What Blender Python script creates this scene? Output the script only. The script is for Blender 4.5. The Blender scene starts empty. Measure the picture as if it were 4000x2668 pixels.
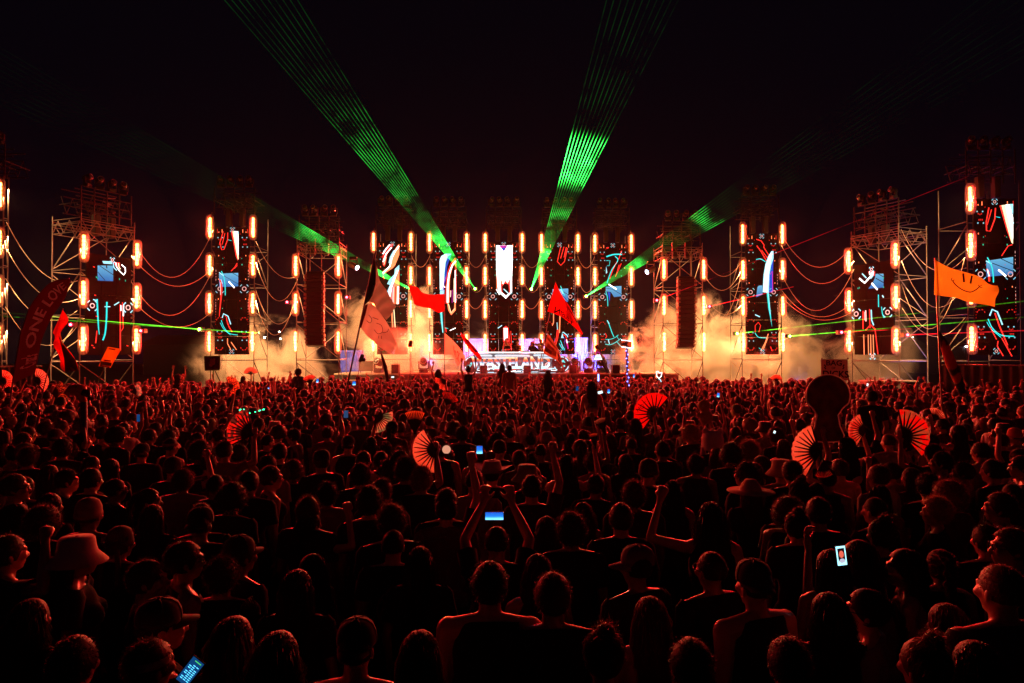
import bpy, bmesh, math, random
import numpy as np
from mathutils import Vector, Matrix, noise
random.seed(7); np.random.seed(7)
D = bpy.data
SC = bpy.context.scene
COL = SC.collection

# ------------------------------------------------------------------ camera
CAMZ = 3.05
FPX = 2667.0                      # focal length in photo pixels (24 mm on 36 mm, 4000 px wide)
PITCH = math.atan(44.0 / FPX)
cam_d = D.cameras.new('camera'); cam_d.lens = 24; cam_d.sensor_width = 36
cam_d.clip_end = 2000; cam_d.clip_start = 0.05
cam = D.objects.new('camera', cam_d); COL.objects.link(cam)
cam.location = (0, 0, CAMZ); cam.rotation_euler = (math.pi / 2 + PITCH, 0, 0)
SC.camera = cam
# ------------------------------------------------------------------ night sky
wd = D.worlds.new('World'); SC.world = wd; wd.use_nodes = True
bg = wd.node_tree.nodes['Background']
bg.inputs['Color'].default_value = (0.5, 0.36, 1.0, 1); bg.inputs['Strength'].default_value = 0.0022
SC.view_settings.view_transform = 'Standard'; SC.view_settings.look = 'None'
SC.view_settings.exposure = 0; SC.view_settings.gamma = 1
SC.render.engine = 'CYCLES'
cy = SC.cycles
cy.use_denoising = True; cy.max_bounces = 5; cy.diffuse_bounces = 2; cy.glossy_bounces = 2
cy.transmission_bounces = 3; cy.volume_bounces = 2; cy.transparent_max_bounces = 40
cy.sample_clamp_indirect = 6; cy.caustics_reflective = False; cy.caustics_refractive = False
cy.volume_step_rate = 1.0; cy.volume_max_steps = 128

_F = Vector((0, math.cos(PITCH), math.sin(PITCH))); _U = Vector((0, -math.sin(PITCH), math.cos(PITCH)))
def P(px, py, Y):
    """world point seen at photo pixel (px,py) at distance Y in front of the camera"""
    d = _F + Vector((1, 0, 0)) * ((px - 2000) / FPX) + _U * ((1334 - py) / FPX)
    return Vector((0, 0, CAMZ)) + d * (Y / d.y)
def HX(px, Y): return (px - 2000) / FPX * Y

# ------------------------------------------------------------------ materials
MATS = {}
def newmat(name):
    m = D.materials.new(name); m.use_nodes = True
    return m, m.node_tree, m.node_tree.nodes['Principled BSDF']
def pmat(name, col, rough=0.6, metal=0.0, spec=0.4, noise_amt=0.0, nscale=8.0, bump=0.0, trans=0.0):
    if name in MATS: return MATS[name]
    m, nt, b = newmat(name)
    b.inputs['Base Color'].default_value = (*col, 1); b.inputs['Roughness'].default_value = rough
    b.inputs['Metallic'].default_value = metal; b.inputs['Specular IOR Level'].default_value = spec
    if noise_amt or bump:
        tc = nt.nodes.new('ShaderNodeTexCoord')
        n = nt.nodes.new('ShaderNodeTexNoise'); n.inputs['Scale'].default_value = nscale; n.inputs['Detail'].default_value = 5
        nt.links.new(tc.outputs['Object'], n.inputs['Vector'])
        if noise_amt:
            r = nt.nodes.new('ShaderNodeValToRGB')
            r.color_ramp.elements[0].position = 0.3; r.color_ramp.elements[1].position = 0.7
            r.color_ramp.elements[0].color = tuple(c * (1 - noise_amt) for c in col) + (1,)
            r.color_ramp.elements[1].color = tuple(min(1, c * (1 + noise_amt)) for c in col) + (1,)
            nt.links.new(n.outputs['Fac'], r.inputs['Fac']); nt.links.new(r.outputs['Color'], b.inputs['Base Color'])
        if bump:
            bp = nt.nodes.new('ShaderNodeBump'); bp.inputs['Strength'].default_value = bump; bp.inputs['Distance'].default_value = 0.02
            nt.links.new(n.outputs['Fac'], bp.inputs['Height']); nt.links.new(bp.outputs['Normal'], b.inputs['Normal'])
    if trans:
        out = nt.nodes['Material Output']; mx = nt.nodes.new('ShaderNodeMixShader'); t = nt.nodes.new('ShaderNodeBsdfTranslucent')
        t.inputs['Color'].default_value = (*col, 1); mx.inputs['Fac'].default_value = trans
        if noise_amt: nt.links.new(r.outputs['Color'], t.inputs['Color'])
        nt.links.new(b.outputs[0], mx.inputs[1]); nt.links.new(t.outputs[0], mx.inputs[2]); nt.links.new(mx.outputs[0], out.inputs['Surface'])
    MATS[name] = m; return m
def emat(name, col, strength, sample=True):
    if name in MATS: return MATS[name]
    m = D.materials.new(name); m.use_nodes = True; nt = m.node_tree; nt.nodes.clear()
    out = nt.nodes.new('ShaderNodeOutputMaterial'); e = nt.nodes.new('ShaderNodeEmission')
    e.inputs['Color'].default_value = (*col, 1); e.inputs['Strength'].default_value = strength
    nt.links.new(e.outputs[0], out.inputs['Surface'])
    m.cycles.emission_sampling = 'FRONT_BACK' if sample else 'NONE'
    MATS[name] = m; return m

# ------------------------------------------------------------------ object helpers
def evaluated(o):
    """mesh of an object with its modifiers applied, worked out in a small scene of its own"""
    ts = D.scenes.new('workbench'); ts.collection.objects.link(o); vl = ts.view_layers[0]; vl.update()
    me = D.meshes.new_from_object(o.evaluated_get(vl.depsgraph)); D.objects.remove(o); D.scenes.remove(ts); return me
def link(name, me, parent=None, mat=None):
    o = D.objects.new(name, me); COL.objects.link(o)
    if parent: o.parent = parent
    if mat is not None and me is not None and len(me.materials) == 0: me.materials.append(mat)
    return o
def tag(o, label=None, cat=None, group=None, kind=None):
    if label: o['label'] = label
    if cat: o['category'] = cat
    if group: o['group'] = group
    if kind: o['kind'] = kind
    return o
def thing(name, label, cat, loc=(0, 0, 0), rotz=0, group=None):
    o = D.objects.new(name, None); COL.objects.link(o); o.location = loc; o.rotation_euler = (0, 0, rotz)
    o.empty_display_size = 0.1
    return tag(o, label, cat, group)
def mesh(name, verts, faces, smooth=False):
    me = D.meshes.new(name); me.from_pydata([tuple(v) for v in verts], [], faces); me.update()
    if smooth: me.polygons.foreach_set('use_smooth', [True] * len(me.polygons))
    return me
def bmesh_to(name, bm, smooth=False):
    me = D.meshes.new(name); bm.normal_update(); bm.to_mesh(me); bm.free()
    if smooth: me.polygons.foreach_set('use_smooth', [True] * len(me.polygons))
    return me
def box(bm, x0, x1, y0, y1, z0, z1, M=None):
    vs = [bm.verts.new(M @ Vector(p) if M else p) for p in ((x0,y0,z0),(x1,y0,z0),(x1,y1,z0),(x0,y1,z0),(x0,y0,z1),(x1,y0,z1),(x1,y1,z1),(x0,y1,z1))]
    for f in ((0,3,2,1),(4,5,6,7),(0,1,5,4),(1,2,6,5),(2,3,7,6),(3,0,4,7)): bm.faces.new([vs[i] for i in f])
def bevelled(bm, w=0.01, seg=1):
    bmesh.ops.bevel(bm, geom=list(bm.edges), offset=w, segments=seg, profile=0.6, affect='EDGES')
def boxmesh(name, sx, sy, sz, bev=0.0, z0=None):
    bm = bmesh.new(); zz = -sz / 2 if z0 is None else z0
    box(bm, -sx/2, sx/2, -sy/2, sy/2, zz, zz + sz)
    if bev: bevelled(bm, bev)
    return bmesh_to(name, bm)
def tube(bm, pts, rad, seg=6, caps=True):
    """swept tube; rad a number or list"""
    pts = [Vector(p) for p in pts]; n = len(pts); rings = []
    if not hasattr(rad, '__len__'): rad = [rad] * n
    prev = None
    for i, p in enumerate(pts):
        t = (pts[min(i+1, n-1)] - pts[max(i-1, 0)])
        t = t.normalized() if t.length > 1e-9 else Vector((0, 0, 1))
        a = prev - t * prev.dot(t) if prev else t.orthogonal()
        if a.length < 1e-6: a = t.orthogonal()
        a.normalize(); prev = a; b = t.cross(a)
        rings.append([bm.verts.new(p + (a * math.cos(2*math.pi*k/seg) + b * math.sin(2*math.pi*k/seg)) * rad[i]) for k in range(seg)])
    for i in range(n - 1):
        for k in range(seg):
            bm.faces.new([rings[i][k], rings[i][(k+1) % seg], rings[i+1][(k+1) % seg], rings[i+1][k]])
    if caps:
        bm.faces.new(list(reversed(rings[0]))); bm.faces.new(rings[-1])
def lathe(bm, prof, seg=16, M=None, close=True):
    rings = []
    for r, z in prof:
        rings.append([bm.verts.new((M @ Vector((r*math.cos(2*math.pi*k/seg), r*math.sin(2*math.pi*k/seg), z))) if M else (r*math.cos(2*math.pi*k/seg), r*math.sin(2*math.pi*k/seg), z)) for k in range(seg)])
    for i in range(len(rings) - 1):
        for k in range(seg):
            bm.faces.new([rings[i][k], rings[i][(k+1) % seg], rings[i+1][(k+1) % seg], rings[i+1][k]])
    if close:
        bm.faces.new(list(reversed(rings[0]))); bm.faces.new(rings[-1])
_cyl = {}
def rod(name, a, b, r, mat, parent=None, seg=8):
    """a straight tube as an object; all rods of one material share one unit mesh"""
    key = (mat.name, seg)
    if key not in _cyl:
        bm = bmesh.new(); tube(bm, [(0, 0, 0), (0, 0, 1)], 1.0, seg)
        me = bmesh_to('rod', bm)
        for p in me.polygons: p.use_smooth = len(p.vertices) == 4
        me.materials.append(mat); _cyl[key] = me
    a = Vector(a); b = Vector(b); d = b - a; L = d.length
    o = link(name, _cyl[key], parent)
    q = d.to_track_quat('Z', 'Y')
    o.rotation_mode = 'QUATERNION'; o.location = a; o.rotation_quaternion = q; o.scale = (r, r, L)
    return o
def copy_tree(o, parent=None):
    c = o.copy(); COL.objects.link(c); c.parent = parent
    for ch in o.children: copy_tree(ch, c)
    return c
def ribbon(bm, pts, w, z=0.0):
    """flat polyline strip in the local XZ plane (y=z offset)"""
    pts = [Vector((p[0], p[1])) for p in pts]; n = len(pts); L = []; R = []
    for i, p in enumerate(pts):
        t = (pts[min(i+1, n-1)] - pts[max(i-1, 0)]).normalized(); nn = Vector((-t.y, t.x))
        ww = w[i] if hasattr(w, '__len__') else w
        L.append(bm.verts.new((p.x + nn.x*ww/2, z, p.y + nn.y*ww/2))); R.append(bm.verts.new((p.x - nn.x*ww/2, z, p.y - nn.y*ww/2)))
    for i in range(n - 1): bm.faces.new([L[i], L[i+1], R[i+1], R[i]])
def smoothline(pts, n=6):
    """Catmull-Rom through 2-D/3-D points"""
    p = [Vector(q) for q in pts]; out = []
    for i in range(len(p) - 1):
        p0, p1, p2, p3 = p[max(i-1, 0)], p[i], p[i+1], p[min(i+2, len(p)-1)]
        for k in range(n):
            t = k / n
            out.append(0.5 * ((2*p1) + (p2-p0)*t + (2*p0-5*p1+4*p2-p3)*t*t + (3*p1-p0-3*p2+p3)*t*t*t))
    out.append(p[-1]); return out
ORD = ['first', 'second', 'third', 'fourth', 'fifth', 'sixth', 'seventh', 'eighth', 'ninth', 'tenth', 'eleventh', 'twelfth']

M_STEEL = pmat('galvanised_steel', (0.17, 0.155, 0.14), 0.45, 0.35, 0.5)
M_DARKSTEEL = pmat('black_truss', (0.02, 0.018, 0.018), 0.45, 0.2, 0.4)
M_DIMSTEEL = pmat('shaded_steel', (0.08, 0.07, 0.065), 0.5, 0.3, 0.4)  # darker copy of the steel, dim lighting put into its tone
M_BLACK = pmat('black_plastic', (0.018, 0.018, 0.02), 0.45)
M_SCREEN = pmat('led_panel_black', (0.005, 0.0045, 0.005), 0.8, 0, 0.15)
M_CLOTHBLACK = pmat('black_tarp', (0.03, 0.022, 0.02), 0.8, bump=0.5, nscale=3, noise_amt=0.3)
M_GLASS = pmat('lens_glass', (0.06, 0.06, 0.07), 0.08, 0.0, 0.8)
LED_RED_W = 190.0       # red wash thrown out over the crowd
LED_AMBER_W = 46.0      # amber from the front of the bar
ADDED_AMBER_BACK_W = 190.0
E_LED = emat('amber_led', (1.0, 0.15, 0.028), 32.0, False)
# ================================================================== SETTING
def ground():
    me = mesh('ground', [(-150, -15, 0), (150, -15, 0), (150, 190, 0), (-150, 190, 0)], [(0, 1, 2, 3)])
    tag(link('ground', me, mat=pmat('dusty_ground', (0.07, 0.055, 0.045), 0.95, nscale=0.8, noise_amt=0.35, bump=0.4)), kind='structure')
ground()

# ------------------------------------------------------------------ scaffold towers
LIFT = 2.01; Z0 = 3.65
TOWERS = {}
# key: (L px, L depth, R px, R depth, number of LED bars per side, phrase, kind)
TDEF = [
 ('F', None, None, -2, 28.6, 4, 'far left edge tower', 'screen'),
 ('T', 318, 29.7, 527, 32.0, 3, 'wide left scaffold tower', 'wide'),
 ('B', 819.5, 36.1, 988.5, 36.1, 4, 'tall left screen tower', 'screen'),
 ('C', 1155.4, 36.3, 1321.9, 36.4, 3, 'left loudspeaker tower', 'pa'),
 ('I1', 1459, 40.8, 1605, 40.8, 4, 'leftmost stage tower', 'screen'),
 ('I2', 1677.7, 41.0, 1823, 41.0, 4, 'second stage tower from left', 'screen'),
 ('I3', 1895, 41.0, 2039.6, 41.0, 4, 'middle stage tower', 'screen'),
 ('I4', 2115, 41.2, 2257.7, 41.2, 4, 'fourth stage tower from left', 'screen'),
 ('I5', 2324, 41.4, 2466, 41.4, 4, 'rightmost stage tower', 'screen'),
 ('G', 2593, 37.7, 2748, 37.8, 3, 'right loudspeaker tower', 'pa'),
 ('H', 2901.6, 38.1, 3056.5, 38.1, 4, 'tall right screen tower', 'screen'),
 ('D', 3323, 34.4, 3507, 32.05, 3, 'wide right scaffold tower', 'wide'),
 ('E', 3791, 29.4, None, None, 4, 'right edge tower', 'screen'),
]
BLOOM_D = 0.75
def make_led_bar_proto():
    root = thing('led_bar', 'amber LED bar', 'light bar', (0, 0, 0))
    bm = bmesh.new(); box(bm, -0.05, 0.05, 0.02, 0.09, -0.52, 0.52); bevelled(bm, 0.008)
    link('housing', bmesh_to('led_housing', bm), root, M_BLACK)
    bm = bmesh.new(); box(bm, -0.07, 0.07, 0.09, 0.12, -0.06, 0.06)
    link('clamp', bmesh_to('led_clamp', bm), root, M_DARKSTEEL)
    cell = None
    bm = bmesh.new()
    lathe(bm, [(0.035, -0.08), (0.062, -0.05), (0.062, 0.05), (0.035, 0.08)], 8)
    cm = bmesh_to('led_cell', bm, True); cm.materials.append(E_LED)
    for k in range(6):
        c = link('led_cell', cm, root); c.location = (0, -0.03, -0.43 + k * 0.172)
    bm = bmesh.new()                                         # scattering volume added round the cells to imitate lamp bloom
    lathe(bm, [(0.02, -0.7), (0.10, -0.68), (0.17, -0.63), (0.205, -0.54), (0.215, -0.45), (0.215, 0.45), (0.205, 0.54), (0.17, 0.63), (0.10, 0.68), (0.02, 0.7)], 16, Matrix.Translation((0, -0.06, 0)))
    dm = D.materials.new('lamp_bloom'); dm.use_nodes = True; nt = dm.node_tree; nt.nodes.clear(); ou = nt.nodes.new('ShaderNodeOutputMaterial'); pv = nt.nodes.new('ShaderNodeVolumePrincipled')
    pv.inputs['Color'].default_value = (1, .9, .8, 1); pv.inputs['Density'].default_value = BLOOM_D; pv.inputs['Anisotropy'].default_value = 0; nt.links.new(pv.outputs[0], ou.inputs['Volume'])
    link('bloom_volume', bmesh_to('led_bloom_volume', bm, True), root, dm)
    def lamp(w, col, y, rx, spread, wd):
        ld = D.lights.new('led_wash', 'AREA'); ld.shape = 'RECTANGLE'; ld.size = wd; ld.size_y = 0.98; ld.spread = math.radians(spread); ld.color = col; ld.energy = w
        lo = D.objects.new('led_wash', ld); COL.objects.link(lo); lo.parent = root; lo.location = (0, y, 0); lo.rotation_euler = (math.radians(rx), 0, 0)
    lamp(LED_RED_W, (1.0, 0.008, 0.014), -0.125, -84, 140, 0.02)
    lamp(LED_AMBER_W, (1.0, 0.42, 0.13), -0.12, -107, 78, 0.05)
    lamp(ADDED_AMBER_BACK_W, (1.0, 0.43, 0.16), 0.21, 56, 126, 0.08)  # added rear light that brightens the smoke behind the bar
    return root
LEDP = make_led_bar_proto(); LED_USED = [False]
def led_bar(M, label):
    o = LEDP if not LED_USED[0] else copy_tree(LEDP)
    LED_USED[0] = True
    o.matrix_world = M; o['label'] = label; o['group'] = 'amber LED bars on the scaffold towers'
def make_head_proto():
    root = thing('moving_head_light', 'moving head', 'stage light')
    bm = bmesh.new(); box(bm, -0.17, 0.17, -0.13, 0.13, 0, 0.14); bevelled(bm, 0.02); link('base', bmesh_to('head_base', bm), root, M_BLACK)
    bm = bmesh.new()
    for s in (-1, 1): box(bm, s*0.19-0.025, s*0.19+0.025, -0.06, 0.06, 0.16, 0.46)
    box(bm, -0.215, 0.215, -0.06, 0.06, 0.141, 0.18); bevelled(bm, 0.012); link('yoke', bmesh_to('head_yoke', bm), root, M_BLACK)
    bm = bmesh.new(); Mx = Matrix.Translation((0, 0, 0.42)) @ Matrix.Rotation(math.radians(72), 4, 'X')
    lathe(bm, [(0.09, -0.2), (0.14, -0.14), (0.155, 0.05), (0.135, 0.2)], 14, Mx)
    h = link('lamp_head', bmesh_to('lamp_head', bm, True), root, M_BLACK)
    bm = bmesh.new(); lathe(bm, [(0.135, 0.2), (0.14, 0.215), (0.115, 0.215), (0.11, 0.2)], 16, Mx, close=False)
    link('bezel', bmesh_to('bezel', bm, True), h, pmat('bezel_metal', (0.35, 0.33, 0.3), 0.3, 0.6))
    bm = bmesh.new(); lathe(bm, [(0.112, 0.2), (0.08, 0.222), (0.01, 0.23)], 14, Mx)
    link('lens', bmesh_to('lens', bm, True), h, M_GLASS)
    return root
HEADP = make_head_proto(); HEAD_USED = [False]
def moving_head(M, label, group):
    o = HEADP if not HEAD_USED[0] else copy_tree(HEADP)
    HEAD_USED[0] = True
    o.matrix_world = M; o['label'] = label; o['group'] = group

def build_tower(key, lp, ld, rp, rd, n, phrase, kind):
    if key == 'F':
        R = Vector((HX(rp, rd), rd, 0)); L = R + Vector((-2.27, 0, 0))
    elif key == 'E':
        L = Vector((HX(lp, ld), ld, 0)); R = L + Vector((2.27, 0, 0))
    else:
        L = Vector((HX(lp, ld), ld, 0)); R = Vector((HX(rp, rd), rd, 0))
    c = (L + R) / 2; dx = (R - L); w = dx.length; ang = math.atan2(dx.y, dx.x)
    cat = 'tower'
    t = thing('scaffold_tower', {'screen': 'scaffold tower with a tall LED screen, the ' + phrase, 'wide': 'scaffold tower with a squat LED screen, the ' + phrase,
              'pa': 'scaffold tower holding a speaker column, the ' + phrase}[kind], cat, c, ang, 'scaffold towers round the stage')
    M = Matrix.Translation(c) @ Matrix.Rotation(ang, 4, 'Z')
    h = w / 2; dep = 2.1 if key != 'F' else 0.4
    H = Z0 + LIFT * (n - 1) + (0.75 if kind == 'screen' else 1.25)
    fx = 0.0
    TOWERS[key] = dict(M=M, w=w, H=H, n=n, phrase=phrase, L=L, R=R, dep=dep, c=c, ang=ang, obj=t)
    r = 0.025; ST = M_DIMSTEEL if kind == 'screen' else M_STEEL
    for x in (-h, h):
        for y in (0.12, dep):
            rod('standard', (x, y, 0), (x, y, H + (0.25 if kind != 'screen' else 0.1)), r, ST, t)
    lv = [0.65] + [Z0 - 1.0 + LIFT * k for k in range(n + 1)]
    lv = [z for z in lv if z < H + 0.1]
    if kind != 'screen': lv.append(H)
    for i, z in enumerate(lv):
        for y in (0.12, dep): rod('ledger', (-h, y, z), (h, y, z), 0.019, ST, t)
        for x in (-h, h): rod('ledger', (x, 0.12, z + 0.06), (x, dep, z + 0.06), 0.019, ST, t)
        if i < len(lv) - 1:
            z2 = lv[i + 1]
            rod('brace', (-h, 0.15, z2 - 0.1), (-h, dep, z + 0.1), 0.023, ST, t)
            rod('brace', (h, 0.15, z2 - 0.1), (h, dep, z + 0.1), 0.023, ST, t)
            s = 1 if i % 2 else -1
            rod('brace', (-h * s, dep + 0.05, z + 0.1), (h * s, dep + 0.05, z2 - 0.1), 0.019, ST, t)
            if kind != 'screen':
                rod('brace', (h, 0.07, z + 0.1), (-h, 0.07, z2 - 0.1), 0.019, ST, t)
    # rig on top: lattice truss ring, cross bars and lamps
    zt = H + 0.15
    rng = random.Random(sum(ord(ch) * 31 for ch in key))
    if kind != 'screen':
        for y in (0.12, dep):
            for k in range(7):
                x0 = -h + w * k / 7; x1 = -h + w * (k + 1) / 7
                rod('lacing', (x0, y, H - 0.55 if k % 2 else H), (x1, y, H if k % 2 else H - 0.55), 0.018, ST, t)
            rod('truss_chord', (-h, y, H - 0.55), (h, y, H - 0.55), 0.019, ST, t)
        for x in (-h, h):
            for k in range(5):
                y0 = 0.12 + (dep - 0.12) * k / 5; y1 = 0.12 + (dep - 0.12) * (k + 1) / 5
                rod('lacing', (x, y0, H - 0.55 if k % 2 else H), (x, y1, H if k % 2 else H - 0.55), 0.018, ST, t)
            rod('truss_chord', (x, 0.12, H - 0.55), (x, dep, H - 0.55), 0.019, ST, t)
    hw = h * 0.94
    for zz in (0.25, 0.62, 1.0, 1.32):
        for y in (0.25, 0.95, 1.65):
            a = -hw * rng.uniform(0.75, 1.0); b = hw * rng.uniform(0.75, 1.0)
            rod('truss_chord', (a, y, zt + zz), (b, y, zt + zz), 0.026, M_DARKSTEEL if rng.random() < 0.75 else M_DIMSTEEL, t)
    for y in (0.25, 1.65):
        for k in range(9):
            x0 = -hw + 2 * hw * k / 9; x1 = -hw + 2 * hw * (k + 1) / 9
            rod('lacing', (x0, y, zt + (0.25 if k % 2 else 1.0)), (x1, y, zt + (1.0 if k % 2 else 0.25)), 0.016, M_DARKSTEEL, t)
    for k in range(5):
        x = -hw + 2 * hw * k / 4
        rod('upright', (x, 0.25, zt - 0.15), (x, 0.25, zt + 1.35), 0.03, M_DARKSTEEL, t)
        rod('cross_bar', (x, 0.2, zt + 0.62), (x, 1.75, zt + 0.62), 0.024, M_DARKSTEEL, t)
    for k in range(8):
        x = rng.uniform(-hw, hw * 0.6); z = zt + rng.uniform(0.1, 1.3); y = rng.uniform(0.1, 0.9)
        rod('cross_bar', (x, y, z), (x + rng.uniform(0.2, 0.6), y + rng.uniform(-0.1, 0.3), z + rng.uniform(-0.12, 0.12)), 0.018, M_DIMSTEEL, t)
    for s, x in ((-1, -0.36), (1, 0.36)):
        bm = bmesh.new(); box(bm, x - 0.13, x + 0.13, 0.3, 0.62, zt - 0.75, zt + 0.2); bevelled(bm, 0.03)
        link('winch_bag', bmesh_to('winch_bag', bm), t, M_BLACK)
    for k in range(4):
        x = -hw * 0.72 + 2 * hw * 0.72 * k / 3
        R4 = Matrix.Rotation(rng.uniform(-0.5, 0.5), 4, 'Z')
        moving_head(M @ Matrix.Translation((x, 0.35, zt + 1.36)) @ R4 @ Matrix.Scale(0.95, 4),
                    f'moving head light on top of the {phrase}, {ORD[k]} from left', 'moving head lights on the towers')
    # LED bars
    for side, x in (('left', -h), ('right', h)):
        for k in range(n):
            z = Z0 + LIFT * (n - 1 - k)
            if key == 'F' and side == 'left': continue
            if key == 'E' and side == 'right': continue
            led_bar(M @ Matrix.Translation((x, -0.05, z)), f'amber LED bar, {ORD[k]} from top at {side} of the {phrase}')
    return t
for d in TDEF: build_tower(*d)

# ------------------------------------------------------------------ LED screens with their picture
C_RED = emat('screen_red', (1.0, 0.03, 0.02), 1.6, False)
C_ORANGE = emat('screen_orange', (1.0, 0.22, 0.08), 2.0, False)
C_CYAN = emat('screen_cyan', (0.02, 0.75, 0.72), 1.3, False)
C_ICE = emat('screen_ice', (0.40, 0.85, 1.0), 1.35, False)
C_WHITE = emat('screen_white', (1.0, 0.97, 0.97), 3.2)
C_WARM = emat('screen_warm', (1.0, 0.80, 0.45), 1.8, False)
C_MAG = emat('screen_magenta', (0.75, 0.02, 0.45), 1.0, False)
C_PINK = emat('screen_pink', (1.0, 0.45, 0.40), 1.8, False)
C_GREEN = emat('screen_green', (0.02, 0.6, 0.35), 0.9, False)
C_DBLUE = emat('screen_deep_blue', (0.02, 0.10, 0.75), 0.9, False)
def blue_grad():
    m = D.materials.new('screen_blue'); m.use_nodes = True; nt = m.node_tree; nt.nodes.clear()
    out = nt.nodes.new('ShaderNodeOutputMaterial'); e = nt.nodes.new('ShaderNodeEmission')
    tc = nt.nodes.new('ShaderNodeTexCoord'); sp = nt.nodes.new('ShaderNodeSeparateXYZ'); r = nt.nodes.new('ShaderNodeValToRGB')
    r.color_ramp.elements[0].color = (0.035, 0.16, 0.5, 1); r.color_ramp.elements[1].color = (0.16, 0.5, 0.75, 1)
    nt.links.new(tc.outputs['Generated'], sp.inputs[0]); nt.links.new(sp.outputs['Z'], r.inputs[0]); nt.links.new(r.outputs[0], e.inputs['Color'])
    nt.links.new(e.outputs[0], out.inputs['Surface']); m.cycles.emission_sampling = 'NONE'; return m
C_BLUE = blue_grad()
SCREEN_Y = 0.03
class Gfx:
    """collects flat picture pieces for one screen; one mesh per colour and layer"""
    def __init__(s, key, org, sc, parent, name='graphic'):
        s.t = TOWERS[key]; s.org = org; s.sc = sc; s.b = {}; s.parent = parent; s.layer = 0; s.name = name
        s.Mi = s.t['M'].inverted()
    def at(s, o, sc): s.org = o; s.sc = sc; return s
    def loc(s, p):
        px = s.org[0] + p[0] / s.sc; py = s.org[1] + p[1] / s.sc
        o = Vector((0, 0, CAMZ)); d = P(px, py, 10) - o
        ol = s.Mi @ o; dl = (s.Mi.to_3x3() @ d); k = (SCREEN_Y - ol.y) / dl.y
        q = ol + dl * k; return (q.x, q.z)
    def _bm(s, mat):
        k = (mat, s.layer)
        if k not in s.b: s.b[k] = bmesh.new()
        return s.b[k]
    def y(s): return SCREEN_Y - 0.004 * (s.layer + 1)
    def line(s, mat, pts, w, smooth=False):
        q = [s.loc(p) for p in pts]
        if smooth: q = smoothline([Vector((a, b)) for a, b in q], 5)
        a = s.loc((0, 0)); b = s.loc((100, 0)); m = abs(b[0] - a[0]) / 100
        ribbon(s._bm(mat), q, (w * m if not hasattr(w, '__len__') else list(np.interp(np.linspace(0, 1, len(q)), np.linspace(0, 1, len(w)), w) * m)), s.y())
    def poly(s, mat, pts):
        bm = s._bm(mat); vs = [bm.verts.new((x, s.y(), z)) for x, z in (s.loc(p) for p in pts)]
        f = bm.faces.new(vs); f.normal_update()
    def lbox(s, mat, x, z, w, h):
        bm = s._bm(mat); vs = [bm.verts.new((x + a*w/2, s.y(), z + b*h/2)) for a, b in ((-1,-1),(1,-1),(1,1),(-1,1))]; bm.faces.new(vs)
    def larc(s, mat, x, z, r, w, a0, a1, n=8):
        pts = [(x + r*math.cos(math.radians(a0 + (a1-a0)*k/n)), z + r*math.sin(math.radians(a0 + (a1-a0)*k/n))) for k in range(n+1)]
        ribbon(s._bm(mat), pts, w, s.y())
    def lseg(s, mat, p, q, w): ribbon(s._bm(mat), [p, q], w, s.y())
    def flush(s):
        for (mat, ly), bm in s.b.items():
            bmesh.ops.triangulate(bm, faces=[f for f in bm.faces if len(f.verts) > 4])
            bmesh.ops.recalc_face_normals(bm, faces=bm.faces)
            o = link(s.name + '_' + mat.name.replace('screen_', ''), bmesh_to('picture', bm), s.parent, mat)
            if s.name == 'pixel_lights': o['kind'] = 'stuff'
        s.b = {}
def screen(key, x0, x1, z0, z1, label):
    t = TOWERS[key]
    s = thing('led_screen', label, 'LED screen', (0, 0, 0), 0, 'LED screens on the towers'); s.matrix_world = t['M']
    # cabinets: rows of panels with gaps
    rows = max(1, int(round((z1 - z0) / 0.95))); cols = 3
    ph = (z1 - z0) / rows; pw = (x1 - x0) / cols
    me = boxmesh('panel', pw - 0.012, 0.09, ph - 0.012, 0.006); me.materials.append(M_SCREEN)
    for r in range(rows):
        for c in range(cols):
            o = link('panel', me, s); o.location = (x0 + pw * (c + .5), SCREEN_Y + 0.047, z0 + ph * (r + .5))
    return s
C_ICED = emat('screen_pale_dots', (0.30, 0.75, 0.9), 0.8, False); C_REDD = emat('screen_red_dots', (1.0, 0.03, 0.02), 0.7, False); C_PINKD = emat('screen_pink_rings', (1.0, 0.5, 0.45), 0.9, False)
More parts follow.
